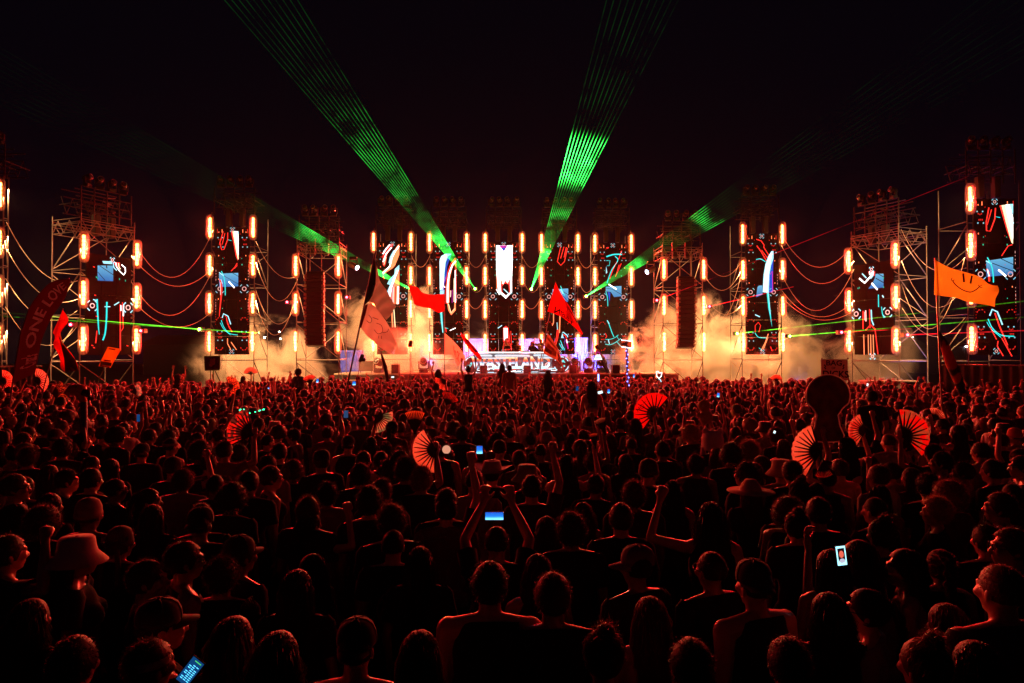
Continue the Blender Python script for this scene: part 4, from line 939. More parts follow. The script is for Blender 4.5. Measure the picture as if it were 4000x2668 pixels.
def beam(px, py, Y, ex, ey, Ye, mat, lab, unit=None, r=.016):
    o = P(px, py, Y); laser_fan(o, [P(ex, ey, Ye)], mat, r, r, lab)
    if unit: laser_unit(o, E_GL if mat is LG2 else E_RL, unit)
beam(778, 1286, 34.5, -40, 1216, 24, LG2, 'upper thin green laser beam at the left edge', 'green laser projector left of the tall left screen tower')
beam(1012, 1301, 35.0, -40, 1232, 24, LG2, 'lower thin green laser beam at the left edge')
beam(2880, 1303, 37.0, 4040, 1172, 25, LG2, 'upper thin green laser beam at the right', 'green laser projector left of the tall right screen tower', .02)
beam(3086, 1313, 37.0, 4040, 1236, 25, LG2, 'lower thin green laser beam at the right', 'green laser projector right of the tall right screen tower', .02)
beam(3288, 1298, 33.0, 3560, 1284, 28, LR, 'short red laser beam across the wide right scaffold tower', 'red laser projector left of the wide right scaffold tower', .02)
beam(3546, 1308, 31.5, 4040, 1290, 25, LR, 'red laser beam leaving the wide right scaffold tower', 'red laser projector right of the wide right scaffold tower', .02)
beam(2566, 1173, 37.4, 3780, 690, 26, LR, 'long red laser beam climbing past the tall right screen tower', 'red laser projector at left of the right loudspeaker tower', .012)
beam(2772, 1197, 37.4, 3100, 1120, 33, LR, 'faint red laser beam right of the right loudspeaker tower', 'red laser projector at right of the right loudspeaker tower')
for px, py, Y, lab in ((1354, 1161, 36.0, 'red laser projector at right of the left loudspeaker tower'), (1121, 1180, 36.0, 'red laser projector at left of the left loudspeaker tower'), (549, 1292, 31.6, 'red laser projector at right of the wide left scaffold tower'), (275, 1268, 29.4, 'red laser projector at left of the wide left scaffold tower')):
    laser_unit(P(px, py, Y), E_RL, lab)
# ================================================================== PEOPLE
def remesh(name, build, voxel, smooth_it=4, target=None):
    """union of overlapping blobs -> one continuous surface"""
    bm = bmesh.new(); build(bm); me = D.meshes.new('tmp'); bm.to_mesh(me); bm.free()
    o = D.objects.new('tmp', me)
    m = o.modifiers.new('r', 'REMESH'); m.mode = 'VOXEL'; m.voxel_size = voxel
    s = o.modifiers.new('s', 'SMOOTH'); s.factor = 0.5; s.iterations = smooth_it
    out = evaluated(o); D.meshes.remove(me); out.name = name
    if target and len(out.polygons) * 2 > target:
        o = D.objects.new('tmp', out); q = o.modifiers.new('d', 'DECIMATE'); q.ratio = target / (len(out.polygons) * 2)
        new = evaluated(o); D.meshes.remove(out); out = new; out.name = name
    out.polygons.foreach_set('use_smooth', [True] * len(out.polygons)); return out
def blob(bm, c, r, M=None, sub=2):
    T = Matrix.Translation(c) @ (M or Matrix()) @ Matrix.Diagonal((r[0], r[1], r[2], 1)) if hasattr(r, '__len__') else Matrix.Translation(c) @ Matrix.Scale(r, 4)
    bmesh.ops.create_icosphere(bm, subdivisions=sub, radius=1.0, matrix=T)
def limb(bm, a, b, ra, rb, seg=10):
    a = Vector(a); b = Vector(b); tube(bm, [a, b], [ra, rb], seg); blob(bm, a, ra * .99, sub=2); blob(bm, b, rb * .99, sub=2)
def hand(bm, w, d, side, kind, up):
    """w wrist, d direction of the hand, up: palm side normal"""
    w = Vector(w); d = Vector(d).normalized(); n = Vector(up); n = (n - d * n.dot(d)).normalized(); s = d.cross(n) * side
    limb(bm, w, w + d * .03, .026, .03)
    R = Matrix((s, d, n)).transposed().to_4x4()
    blob(bm, w + d * .06, (.042, .05, .018), R)
    if kind == 'fist':
        blob(bm, w + d * .085 + n * .012, (.043, .036, .034), R)
        for k in range(4):
            p = w + d * (.108 - .004 * abs(k - 1.4)) + s * (-.031 + .0205 * k); limb(bm, p, p + n * .034 - d * .008, .0115, .0105, 6); limb(bm, p + n * .034 - d * .008, p + n * .026 - d * .035, .0105, .0095, 6)
        limb(bm, w + d * .05 + s * -.042, w + d * .085 + s * -.03 + n * .042, .013, .011, 6); limb(bm, w + d * .085 + s * -.03 + n * .042, w + d * .088 + s * .0 + n * .05, .011, .0095, 6)
    else:
        sp = {'open': .16, 'point': .05, 'horns': .12, 'grip': .03}.get(kind, .1)
        for k in range(4):
            L = (.072, .082, .077, .06)[k]; base = w + d * .102 + s * (-.033 + .022 * k); dd = (d + s * (k - 1.5) * sp).normalized()
            curl = .25 if kind == 'open' else 1.2
            if kind == 'point': curl = .05 if k == 0 else 2.4
            if kind == 'horns': curl = .05 if k in (0, 3) else 2.4
            if kind == 'grip': curl = 1.7
            m1 = base + (dd * math.cos(curl * .3) + n * math.sin(curl * .3)) * L * .5
            m2 = m1 + (dd * math.cos(curl) + n * math.sin(curl)) * L * .5
            limb(bm, base, m1, .0105, .0095, 6); limb(bm, m1, m2, .0095, .0078, 6)
        t0 = w + d * .04 - s * .035; t1 = t0 - s * .028 + d * .03 + n * .012; t2 = t1 + d * .03 - s * .006 + n * .012
        limb(bm, t0, t1, .0135, .0115, 6); limb(bm, t1, t2, .0115, .0092, 6)
def pose_points(pose, sx):
    """shoulder, elbow, wrist, hand direction, palm normal, hand kind for one arm; sx = +1 right, -1 left (the person faces +Y)"""
    S = Vector((sx * .185, -.005, 1.425))
    A = {
     'down':  ((sx*.235, -.03, 1.14), (sx*.225, .06, .90), (0, .25, -1), (-sx, .2, 0), 'open'),
     'fold':  ((sx*.25, .0, 1.16), (sx*.12, .22, 1.14), (-sx, .35, .15), (0, -1, 0), 'fist'),
     'up':    ((sx*.255, .06, 1.68), (sx*.20, .10, 1.93), (-sx*.05, .0, 1), (0, 1, 0), 'fist'),
     'upopen':((sx*.27, .05, 1.67), (sx*.24, .10, 1.92), (0, .1, 1), (0, 1, 0), 'open'),
     'point': ((sx*.27, .10, 1.66), (sx*.23, .22, 1.88), (0, .45, 1), (0, 1, -.4), 'point'),
     'horns': ((sx*.27, .08, 1.66), (sx*.22, .17, 1.89), (0, .3, 1), (0, 1, -.3), 'horns'),
     'flex':  ((sx*.43, .04, 1.47), (sx*.36, .08, 1.735), (-sx*.25, .0, 1), (-sx*.4, 1, 0), 'fist'),
     'phone': ((sx*.25, .20, 1.40), (sx*.10, .30, 1.66), (-sx*.15, .25, 1), (-sx*.3, -1, 0), 'grip'),
     'phonehi':((sx*.24, .16, 1.62), (sx*.11, .22, 1.87), (-sx*.15, .1, 1), (-sx*.3, -1, 0), 'grip'),
     'fan':   ((sx*.34, .06, 1.50), (sx*.30, .14, 1.76), (0, .0, 1), (-sx*.6, .8, 0), 'grip'),
     'low':   ((sx*.28, .05, 1.18), (sx*.24, .26, 1.28), (-sx*.2, .6, .7), (-sx, -.3, 0), 'grip'),
    }[pose]
    return (S,) + tuple(Vector(v) if isinstance(v, tuple) else v for v in A)
def head_shape(bm, f=1.0, hy=0.0):
    blob(bm, (0, -.012, 1.655), (.077, .097, .095), sub=3); blob(bm, (0, .022, 1.60), (.063, .075, .085), sub=3)
    blob(bm, (0, .055, 1.545), (.036, .04, .03)); blob(bm, (0, .03, 1.555), (.052, .055, .035))       # chin, jaw
    blob(bm, (0, .092, 1.655), (.05, .016, .016))                                                          # brow
    limb(bm, (0, .09, 1.645), (0, .115, 1.605), .011, .016, 8); blob(bm, (0, .102, 1.602), (.02, .014, .011))
    for s in (-1, 1):
        blob(bm, (s * .042, .075, 1.61), (.026, .028, .024)); blob(bm, (s * .079, -.008, 1.62), (.010, .023, .033), Matrix.Rotation(s * .35, 4, 'Z'))
        blob(bm, (s * .031, .086, 1.637), (.015, .012, .011))
    blob(bm, (0, .094, 1.572), (.024, .013, .006)); blob(bm, (0, .092, 1.561), (.02, .013, .007))
def make_body(name, L, R, fem=False, seat=False, big=1.0, target=9000):
    def b(bm):
        k = (.9 if fem else 1.0) * big
        head_shape(bm)
        limb(bm, (0, -.02, 1.44), (0, -.008, 1.57), .062 * (.86 if fem else 1), .056 * (.84 if fem else 1), 12)
        blob(bm, (0, 0, 1.27), (.165 * k, .112 * big, .2), sub=3); blob(bm, (0, 0, 1.08), (.14 * k, .1 * big, .17), sub=3); blob(bm, (0, -.01, .93), (.165 * (1.02 if fem else .98) * big, .12 * big, .14), sub=3)
        for s in (-1, 1):
            limb(bm, (s * .02, -.03, 1.475), (s * .15 * k, -.02, 1.435), .05, .06, 10)
            blob(bm, (s * .09 * k, -.055, 1.33), (.075, .055, .11)); blob(bm, (s * .08, -.085 if not fem else -.09, .90), (.085, .075, .09))
            if fem: blob(bm, (s * .075, .095, 1.27), (.06, .055, .06))
            else: blob(bm, (s * .085, .07, 1.32), (.085, .05, .07))
        for s, p in ((-1, L), (1, R)):
            S, E, W, hd, up, hk = pose_points(p, s); S = Vector((S.x * k, S.y, S.z)); q = .84 if fem else 1.0 * big
            limb(bm, S, S.lerp(E, .35), .058 * q, .05 * q); limb(bm, S.lerp(E, .35), E, .05 * q, .039 * q); limb(bm, E, E.lerp(W, .35), .039 * q, .038 * q); limb(bm, E.lerp(W, .35), W, .038 * q, .026 * q)
            hand(bm, W, hd, s, hk, up)
        for s in (-1, 1):
            if seat:
                K = (s * .14, .42, .86); A = (s * .13, .40, .42); F = (s * .13, .5, .36); limb(bm, (s * .09, .0, .9), K, .09, .062)
            else:
                K = (s * .105, .02, .49); A = (s * .11, -.02, .09); F = (s * .125, .13, .035); limb(bm, (s * .088, -.01, .88), K, .09, .06)
            limb(bm, K, Vector(K).lerp(Vector(A), .3), .058, .056); limb(bm, Vector(K).lerp(Vector(A), .3), A, .056, .036); limb(bm, A, F, .038, .032); blob(bm, F, (.042, .06, .03))
    me = remesh(name, b, .0095, 3, target)
    return me
def make_shirt(name, L, R, fem, sleeve, hem=.90, big=1.0, top=1.49, target=2600):
    def torso(bm):
        k = (.9 if fem else 1.0) * big; e = .016
        blob(bm, (0, 0, 1.27), (.165 * k + e, .112 * big + e, .2), sub=3); blob(bm, (0, 0, 1.08), (.145 * k + e, .105 * big + e, .19), sub=3); blob(bm, (0, -.01, .92), (.18 * big + e, .14 * big + e, .17), sub=3)
        limb(bm, (0, 0, 1.2), (0, -.005, .93), .125 * k + e, .14 * big + e, 14)
        for s in (-1, 1):
            limb(bm, (s * .015, -.025, 1.47), (s * (.15 if sleeve else .105) * k, -.02, 1.435), .05 + e, .06 + e * .8, 10)
            blob(bm, (s * .09 * k, -.055, 1.33), (.075 + e, .055 + e, .11 + e)); blob(bm, (s * .08, -.09, .92), (.1 + e, .085 + e, .1))
            if fem: blob(bm, (s * .075, .095, 1.27), (.06 + e, .055 + e, .06 + e))
            else: blob(bm, (s * .085, .07, 1.32), (.085 + e, .05 + e, .07 + e))
    me = remesh(name, torso, .014, 4, target)
    bm = bmesh.new(); bm.from_mesh(me)
    bmesh.ops.bisect_plane(bm, geom=bm.verts[:] + bm.edges[:] + bm.faces[:], plane_co=(0, 0, hem), plane_no=(0, .05, -1), clear_outer=True)
    bmesh.ops.bisect_plane(bm, geom=bm.verts[:] + bm.edges[:] + bm.faces[:], plane_co=(0, -.03, top), plane_no=(0, .45 if top > 1.45 else .05, 1), clear_outer=True)
    for v in bm.verts:                                    # cloth folds
        q = noise.noise(Vector((v.co.x * 9, v.co.y * 9, v.co.z * 4.2 + len(name)))); v.co += v.normal * (q * .012) if v.normal.length > 0 else Vector()
    if sleeve:
        for s, p in ((-1, L), (1, R)):
            S, E, W = pose_points(p, s)[:3]; k = (.9 if fem else 1.0) * big; S = Vector((S.x * k, S.y, S.z)); ax = (E - S).normalized(); Lg = (E - S).length
            e1 = S + ax * Lg * .62
            pts = [S - ax * .05, S, S.lerp(e1, .5), e1]; tube(bm, pts, [.045, .074, .07, .068 + .006], 12, False)
            if sleeve == 'long':
                tube(bm, [e1, E, E.lerp(W, .5), W], [.066, .052, .048, .04], 12, False)
    bm.normal_update(); bm.to_mesh(me); bm.free(); me.polygons.foreach_set('use_smooth', [True] * len(me.polygons)); return me
def make_trousers(name, seat=False):
    def b(bm):
        e = .014; blob(bm, (0, -.01, .93), (.165 + e, .12 + e, .13), sub=3)
        for s in (-1, 1):
            blob(bm, (s * .08, -.085, .90), (.085 + e, .075 + e, .09))
            if seat:
                limb(bm, (s * .09, .0, .9), (s * .14, .42, .86), .09 + e, .075); limb(bm, (s * .14, .42, .86), (s * .13, .40, .5), .074, .06)
            else:
                limb(bm, (s * .088, -.01, .88), (s * .105, .02, .49), .09 + e, .076); limb(bm, (s * .105, .02, .49), (s * .11, -.02, .12), .074, .06)
    return remesh(name, b, .016, 3, 1500)

def make_shoes(seat):
    bm = bmesh.new()
    for s in (-1, 1):
        y0, z0 = (.40, .36) if seat else (-.02, .0); rings = []
        for y, w, h in ((-.05, .035, .075), (0, .042, .09), (.07, .047, .075), (.14, .05, .055), (.19, .036, .04)):
            rings.append([bm.verts.new((s * (.11 if not seat else .13) + s * .1 * max(0, y) + w * math.cos(a), y0 + y, z0 + (h * math.sin(a) if math.sin(a) > 0 else .0) + .004)) for a in [2 * math.pi * k / 10 for k in range(10)]])
        for i in range(4):
            for k in range(10): bm.faces.new([rings[i][k], rings[i][(k+1) % 10], rings[i+1][(k+1) % 10], rings[i+1][k]])
        bm.faces.new(list(reversed(rings[0]))); bm.faces.new(rings[-1])
    return bmesh_to('shoes', bm, True)
# ------------------------------------------------------------------ skin, hair, cloth materials (tinted per person through the object colour)
def tint_mat(name, rough, spec, k=(1, 1, 1), nscale=0, namt=0.0, trans=0.0, bump=0.0, sheen=0.0):
    m, nt, b = newmat(name); oi = nt.nodes.new('ShaderNodeObjectInfo'); mx = nt.nodes.new('ShaderNodeMix'); mx.data_type = 'RGBA'; mx.blend_type = 'MULTIPLY'; mx.inputs[0].default_value = 1
    mx.inputs[7].default_value = (*k, 1); nt.links.new(oi.outputs['Color'], mx.inputs[6]); src = mx.outputs[2]
    b.inputs['Roughness'].default_value = rough; b.inputs['Specular IOR Level'].default_value = spec
    if sheen: b.inputs['Sheen Weight'].default_value = sheen; b.inputs['Sheen Roughness'].default_value = .4
    if namt or bump:
        tc = nt.nodes.new('ShaderNodeTexCoord'); n = nt.nodes.new('ShaderNodeTexNoise'); n.inputs['Scale'].default_value = nscale; n.inputs['Detail'].default_value = 4; nt.links.new(tc.outputs['Object'], n.inputs['Vector'])
        if namt:
            mr = nt.nodes.new('ShaderNodeMapRange'); mr.inputs['To Min'].default_value = 1 - namt; mr.inputs['To Max'].default_value = 1 + namt; nt.links.new(n.outputs['Fac'], mr.inputs['Value'])
            m2 = nt.nodes.new('ShaderNodeMix'); m2.data_type = 'RGBA'; m2.blend_type = 'MULTIPLY'; m2.inputs[0].default_value = 1; nt.links.new(src, m2.inputs[6]); nt.links.new(mr.outputs[0], m2.inputs[7]); src = m2.outputs[2]
        if bump:
            bp = nt.nodes.new('ShaderNodeBump'); bp.inputs['Strength'].default_value = bump; bp.inputs['Distance'].default_value = .01; nt.links.new(n.outputs['Fac'], bp.inputs['Height']); nt.links.new(bp.outputs[0], b.inputs['Normal'])
    nt.links.new(src, b.inputs['Base Color'])
    if trans:
        out = nt.nodes['Material Output']; ms = nt.nodes.new('ShaderNodeMixShader'); t = nt.nodes.new('ShaderNodeBsdfTranslucent'); nt.links.new(src, t.inputs['Color']); ms.inputs[0].default_value = trans
        nt.links.new(b.outputs[0], ms.inputs[1]); nt.links.new(t.outputs[0], ms.inputs[2]); nt.links.new(ms.outputs[0], out.inputs['Surface'])
    return m
M_SKIN = tint_mat('skin', .34, .55, nscale=25, namt=.12)
M_HAIR = tint_mat('hair', .55, .3, nscale=60, namt=.5, trans=.1, bump=.5)
M_STRAND = tint_mat('hair_strands', .4, .45, k=(1.6, 1.3, 1.1), trans=.3)
M_CLOTH = tint_mat('cloth', .85, .2, nscale=12, namt=.2, bump=.25, sheen=.12)
M_EYE = pmat('eye', (0.5, 0.5, 0.48), .15, 0, .6)

# ------------------------------------------------------------------ hair and hats (all fitted to the same head)
HC = Vector((0, -.012, 1.655)); HR = Vector((.083, .104, .102))
def scalp(n, seed, low=1.585):
    rng = random.Random(seed); out = []
    while len(out) < n:
        v = Vector((rng.gauss(0, 1), rng.gauss(0, 1), rng.gauss(0, 1))).normalized(); p = HC + Vector((v.x * HR.x, v.y * HR.y, v.z * HR.z))
        lim = low if p.y < .0 else low + (p.y) * .95 + .02
        if p.z > lim and not (p.y > .06 and p.z < 1.70): out.append((p, Vector((v.x / HR.x, v.y / HR.y, v.z / HR.z)).normalized()))
    return out
def strand(bm, pts, w, rng):
    a = Vector((rng.gauss(0, 1), rng.gauss(0, 1), rng.gauss(0, 1))); prev = None; n = len(pts)
    for i, p in enumerate(pts):
        t = (pts[min(i+1, n-1)] - pts[max(i-1, 0)]); s = t.cross(a); s = s.normalized() * w * (1 - .75 * i / (n - 1)) if s.length > 1e-9 else Vector((w, 0, 0))
        cur = (bm.verts.new(p - s), bm.verts.new(p + s))
        if prev: bm.faces.new([prev[0], prev[1], cur[1], cur[0]]).material_index = 1
        prev = cur
def cap_shell(bm, grow, low=1.585, seed=0, amp=.006):
    tmp = bmesh.new(); bmesh.ops.create_icosphere(tmp, subdivisions=3, radius=1.0); idx = {}
    for v in tmp.verts:
        p = HC + Vector((v.co.x * (HR.x + grow), v.co.y * (HR.y + grow), v.co.z * (HR.z + grow)))
        q = noise.noise(p * 28 + Vector((seed, 0, 0))) * amp; idx[v.index] = (p + v.co * q)
    new = {}
    for f in tmp.faces:
        c = sum((idx[v.index] for v in f.verts), Vector()) / 3
        lim = low if c.y < 0 else low + c.y * .95 + .02
        if c.z > lim and not (c.y > .075 and c.z < 1.705):
            vs = []
            for v in f.verts:
                if v.index not in new: new[v.index] = bm.verts.new(idx[v.index])
                vs.append(new[v.index])
            try: bm.faces.new(vs)
            except ValueError: pass
    tmp.free()
def hair_mesh(style, seed):
    rng = random.Random(seed); bm = bmesh.new(); G_ = lambda s: Vector((rng.gauss(0, s), rng.gauss(0, s), rng.gauss(0, s)))
    if style == 'buzz':
        cap_shell(bm, .001, 1.60, seed, .002)
        for p, n in scalp(500, seed, 1.6): strand(bm, [p, p + (n + G_(.4)).normalized() * rng.uniform(.006, .012)], .0016, rng)
    elif style in ('short', 'quiff'):
        cap_shell(bm, .008, 1.575, seed, .007)
        for p, n in scalp(950, seed, 1.575):
            top = max(0, (p.z - 1.66) * 10); L = rng.uniform(.014, .024) * (1 + top * (.45 if style == 'short' else 1.2)); dr = (n * .55 + Vector((rng.choice((-.3, .3)) if style == 'short' else 0, .5 if style == 'quiff' else -.35, .1)) + G_(.3)).normalized()
            m = p + dr * L * .6; strand(bm, [p, m, m + (dr + Vector((0, -.25, -.6)) + G_(.3)).normalized() * L * .5], .0018, rng)
    elif style in ('curly', 'afro', 'fur'):
        g = {'curly': .020, 'afro': .05, 'fur': .05}[style]; cap_shell(bm, g, 1.575 if style != 'fur' else 1.55, seed, .014)
        if style == 'fur':
            for p, n in scalp(1300, seed, 1.56):
                q = p + n * g * .8; pts = [q]
                for k in range(3): q = q + (n * .5 + G_(.7)).normalized() * .024; pts.append(q)
                strand(bm, pts, .0016, rng)
        else:
            for p, n in scalp(560 if style == 'curly' else 700, seed, 1.565):       # curls
                r = rng.uniform(.004, .009); blob(bm, p + n * (g * rng.uniform(.7, 1.15)), (r, r * rng.uniform(.7, 1), r * rng.uniform(.7, 1)), None, 1)
            for p, n in scalp(2000, seed + 1, 1.565):
                q = p + n * (g + .002); a1 = q + G_(.009) + n * .006; strand(bm, [q, a1, a1 + G_(.010)], .0009, rng)
    elif style in ('long', 'wavy', 'pony', 'bun', 'braids'):
        cap_shell(bm, .009, 1.57, seed, .004)
        if style in ('long', 'wavy'):
            zb = 1.22 if style == 'long' else 1.18
            tmp = []
            for i in range(11):                           # sheet of hair hanging down the back
                a = math.pi * (1.02 + .96 * i / 10); row = []
                for j in range(9):
                    u = j / 8; z = 1.66 + (zb - 1.66) * u; r = .088 + .03 * math.sin(u * 2.6); rr = (.095 + .028 * u)
                    q = noise.noise(Vector((i * .9, j * .5, seed))) * .018
                    row.append(bm.verts.new((math.cos(a) * (r + q + .03 * u), math.sin(a) * (rr + q) - .012, z + q)))
                tmp.append(row)
            for i in range(10):
                for j in range(8): bm.faces.new([tmp[i][j], tmp[i+1][j], tmp[i+1][j+1], tmp[i][j+1]])
            for p, n in scalp(760, seed, 1.57):
                v = p - HC; a = math.atan2(v.y, v.x); 
                if p.y > .02: a = -math.pi * rng.uniform(.02, .98)
                fx, fy = math.cos(a), -abs(math.sin(a)); pts = [p, p + n * .012 + Vector((0, -.01, 0))]; ze = zb + rng.uniform(-.06, .12); ph = rng.uniform(0, 6)
                for k in range(1, 6):
                    u = k / 5; z = p.z - .02 + (ze - p.z) * u; w = (.012 if style == 'long' else .03) * math.sin(u * 14 + ph) * (style == 'wavy') 
                    pts.append(Vector((fx * (.097 + .035 * u + w) + rng.gauss(0, .006), fy * (.112 + .02 * u + w) - .015 + rng.gauss(0, .006), z)))
                strand(bm, pts, .0022, rng)
        else:
            for p, n in scalp(700, seed, 1.57):
                tgt = Vector((0, -.06, 1.76)) if style == 'bun' else Vector((0, -.12, 1.69)); m = p.lerp(tgt, .4) ; m = HC + (m - HC).normalized() * .112
                strand(bm, [p, m, tgt + G_(.015)], .0022, rng)
            if style == 'bun':
                blob(bm, (0, -.05, 1.775), (.045, .045, .038))
                for k in range(240):
                    v = G_(1).normalized(); q = Vector((0, -.05, 1.775)) + v * .042; strand(bm, [q, q + (v * .5 + G_(.8)).normalized() * .02, q + v * .02 + G_(.012)], .002, rng)
            elif style == 'pony':
                for k in range(260):
                    q = Vector((0, -.12, 1.69)) + G_(.012); pts = [q]
                    for i in range(1, 6): u = i / 5; pts.append(Vector((rng.gauss(0, .018) , -.14 - .04 * math.sin(u * 2.5) + rng.gauss(0, .012), 1.70 - .32 * u)))
                    strand(bm, pts, .0035, rng)
            else:
                for s in (-1, 1): tube(bm, [(s*.05, -.1, 1.62), (s*.075, -.11, 1.5), (s*.08, -.12, 1.36), (s*.075, -.12, 1.24)], [.02, .022, .02, .01], 7)
    me = bmesh_to('hair_' + style, bm, True); me.materials.append(M_HAIR); me.materials.append(M_STRAND); return me
def hat_mesh(kind):
    bm = bmesh.new(); C = Matrix.Translation((0, -.012, 0))
    if kind == 'cap':
        prof = [(.094, 1.665), (.096, 1.69), (.092, 1.72), (.078, 1.752), (.05, 1.773), (.012, 1.781)]
        lathe(bm, prof, 20, Matrix.Translation((0, -.012, 0)) @ Matrix.Diagonal((1, 1.13, 1, 1)))
        for k in range(6): 
            a = 2 * math.pi * k / 6; tube(bm, [(math.cos(a)*r*1.01, math.sin(a)*r*1.14 - .012, z + .001) for r, z in prof], .0025, 4)
        blob(bm, (0, -.012, 1.783), (.009, .009, .006))
        n = 10; up = []; lo = []
        for i in range(n + 1):
            a = math.pi * (.14 + .72 * i / n); e = math.sin(math.pi * i / n) ** .6
            x, y = math.cos(a) * .094, math.sin(a) * .106 - .012; x2, y2 = math.cos(a) * .086, y + .085 * e; z = 1.668 - .018 * (x / .09) ** 2
            up.append((bm.verts.new((x, y, z + .006)), bm.verts.new((x2, y2, z - .01)))); lo.append((bm.verts.new((x, y, z)), bm.verts.new((x2, y2, z - .016))))
        for i in range(n):
            bm.faces.new([up[i][0], up[i][1], up[i+1][1], up[i+1][0]]); bm.faces.new([lo[i][0], lo[i+1][0], lo[i+1][1], lo[i][1]]); bm.faces.new([up[i][1], lo[i][1], lo[i+1][1], up[i+1][1]])
    elif kind == 'bucket':
        lathe(bm, [(.165, 1.60), (.168, 1.604), (.112, 1.668), (.104, 1.70), (.096, 1.755), (.085, 1.768), (.01, 1.772)], 24, Matrix.Translation((0, -.01, 0)) @ Matrix.Diagonal((1, 1.1, 1, 1)), False)
    elif kind == 'cowboy':
        for i in range(1):
            rings = []
            for r, z, e in ((.225, 1.69, 1), (.2, 1.682, .9), (.112, 1.668, 0), (.104, 1.73, 0), (.09, 1.785, 0), (.06, 1.79, 0), (.012, 1.772, 0)):
                rings.append([bm.verts.new((r*math.cos(2*math.pi*k/28), r*math.sin(2*math.pi*k/28)*1.15 - .012, z + e*.055*abs(math.cos(2*math.pi*k/28))**2)) for k in range(28)])
            for i in range(len(rings)-1):
                for k in range(28): bm.faces.new([rings[i][k], rings[i][(k+1)%28], rings[i+1][(k+1)%28], rings[i+1][k]])
    elif kind == 'straw':
        prof = [(.245, 1.662), (.24, 1.668), (.115, 1.672)]
        for k in range(9): prof += [(.113 - .0006*k*k, 1.675 + .011*k), (.108 - .0006*k*k, 1.679 + .011*k)]
        prof += [(.06, 1.785), (.01, 1.788)]
        lathe(bm, prof, 28, Matrix.Translation((0, -.012, 0)) @ Matrix.Diagonal((1, 1.08, 1, 1)), False)
    elif kind == 'beanie':
        lathe(bm, [(.093, 1.625), (.098, 1.63), (.099, 1.665), (.095, 1.668), (.093, 1.71), (.075, 1.755), (.04, 1.778), (.008, 1.784)], 22, Matrix.Translation((0, -.012, 0)) @ Matrix.Diagonal((1, 1.13, 1, 1)), False)
    elif kind == 'headband':
        lathe(bm, [(.0905, 1.652), (.092, 1.655), (.0905, 1.685), (.089, 1.688)], 24, Matrix.Translation((0, -.012, 0)) @ Matrix.Diagonal((1, 1.17, 1, 1)), False)
    elif kind == 'bear':
        lathe(bm, [(.135, 1.56), (.15, 1.62), (.15, 1.72), (.13, 1.79), (.08, 1.825), (.01, 1.835)], 22, None, False)
        for s in (-1, 1): blob(bm, (s*.1, -.01, 1.82), (.045, .03, .045)); tube(bm, [(s*.12, .0, 1.6), (s*.13, .03, 1.45), (s*.12, .05, 1.25)], [.04, .035, .03], 8)
        rng = random.Random(3)
        for v in list(bm.verts):
            for q in range(2):
                d = (v.co - Vector((0, 0, 1.68))).normalized() + Vector((rng.gauss(0, .5), rng.gauss(0, .5), rng.gauss(0, .5))); a = v.co.copy(); b2 = a + d * .022; s_ = d.cross(Vector((0, 0, 1))).normalized() * .003
                bm.faces.new([bm.verts.new(a - s_), bm.verts.new(a + s_), bm.verts.new(b2)])
    elif kind == 'glasses':
        for s in (-1, 1):
            tube(bm, [(s*.036 + .026*math.cos(2*math.pi*k/10), .106, 1.637 + .021*math.sin(2*math.pi*k/10)) for k in range(11)], .003, 5)
            tube(bm, [(s*.06, .104, 1.64), (s*.085, .07, 1.642), (s*.089, -.01, 1.64)], .003, 5)
        tube(bm, [(-.01, .11, 1.642), (.01, .11, 1.642)], .003, 5)
    me = bmesh_to('hat_' + kind, bm, True); me.materials.append(M_CLOTH if kind != 'glasses' else pmat('glasses_frame', (0.03, 0.03, 0.03), .2, 0, .8)); return me
BODIES = {}; SHIRTS = {}; HAIRS = {}; HATS = {}; TROUSERS = {}; SHOES = {}
def get_body(L, R, fem, seat, big):
    k = (L, R, fem, seat, big)
    if k not in BODIES:
        me = make_body('body', L, R, fem, seat, big); me.materials.append(M_SKIN); BODIES[k] = me
    return BODIES[k]
def get_shirt(L, R, fem, kind, big):
    k = (L if kind in ('tee', 'long') else '', R if kind in ('tee', 'long') else '', fem, kind, big)
    if k not in SHIRTS:
        me = make_shirt('shirt', L, R, fem, {'tee': 'short', 'long': 'long'}.get(kind), {'crop': 1.17, 'band': 1.13}.get(kind, .90), big, {'tee': 1.49, 'long': 1.5, 'tank': 1.468, 'crop': 1.40, 'band': 1.31}[kind])
        me.materials.append(M_CLOTH); SHIRTS[k] = me
    return SHIRTS[k]
def get_hair(style, seed=0):
    k = (style, seed)
    if k not in HAIRS: HAIRS[k] = hair_mesh(style, seed * 17 + len(style))
    return HAIRS[k]
def get_hat(kind):
    if kind not in HATS: HATS[kind] = hat_mesh(kind)
    return HATS[kind]
EYE = None
SKINS = [(.52, .24, .15), (.42, .19, .12), (.60, .32, .21), (.30, .13, .08), (.20, .09, .055)]
HAIRC = [(.012, .009, .008), (.02, .012, .009), (.035, .02, .013), (.009, .008, .008), (.06, .03, .016)]
CLOTHC = [(.010, .010, .012), (.015, .015, .017), (.02, .02, .024), (.012, .012, .025), (.012, .011, .012), (.02, .018, .018), (.22, .18, .17), (.10, .015, .015), (.03, .035, .03), (.3, .27, .25)]
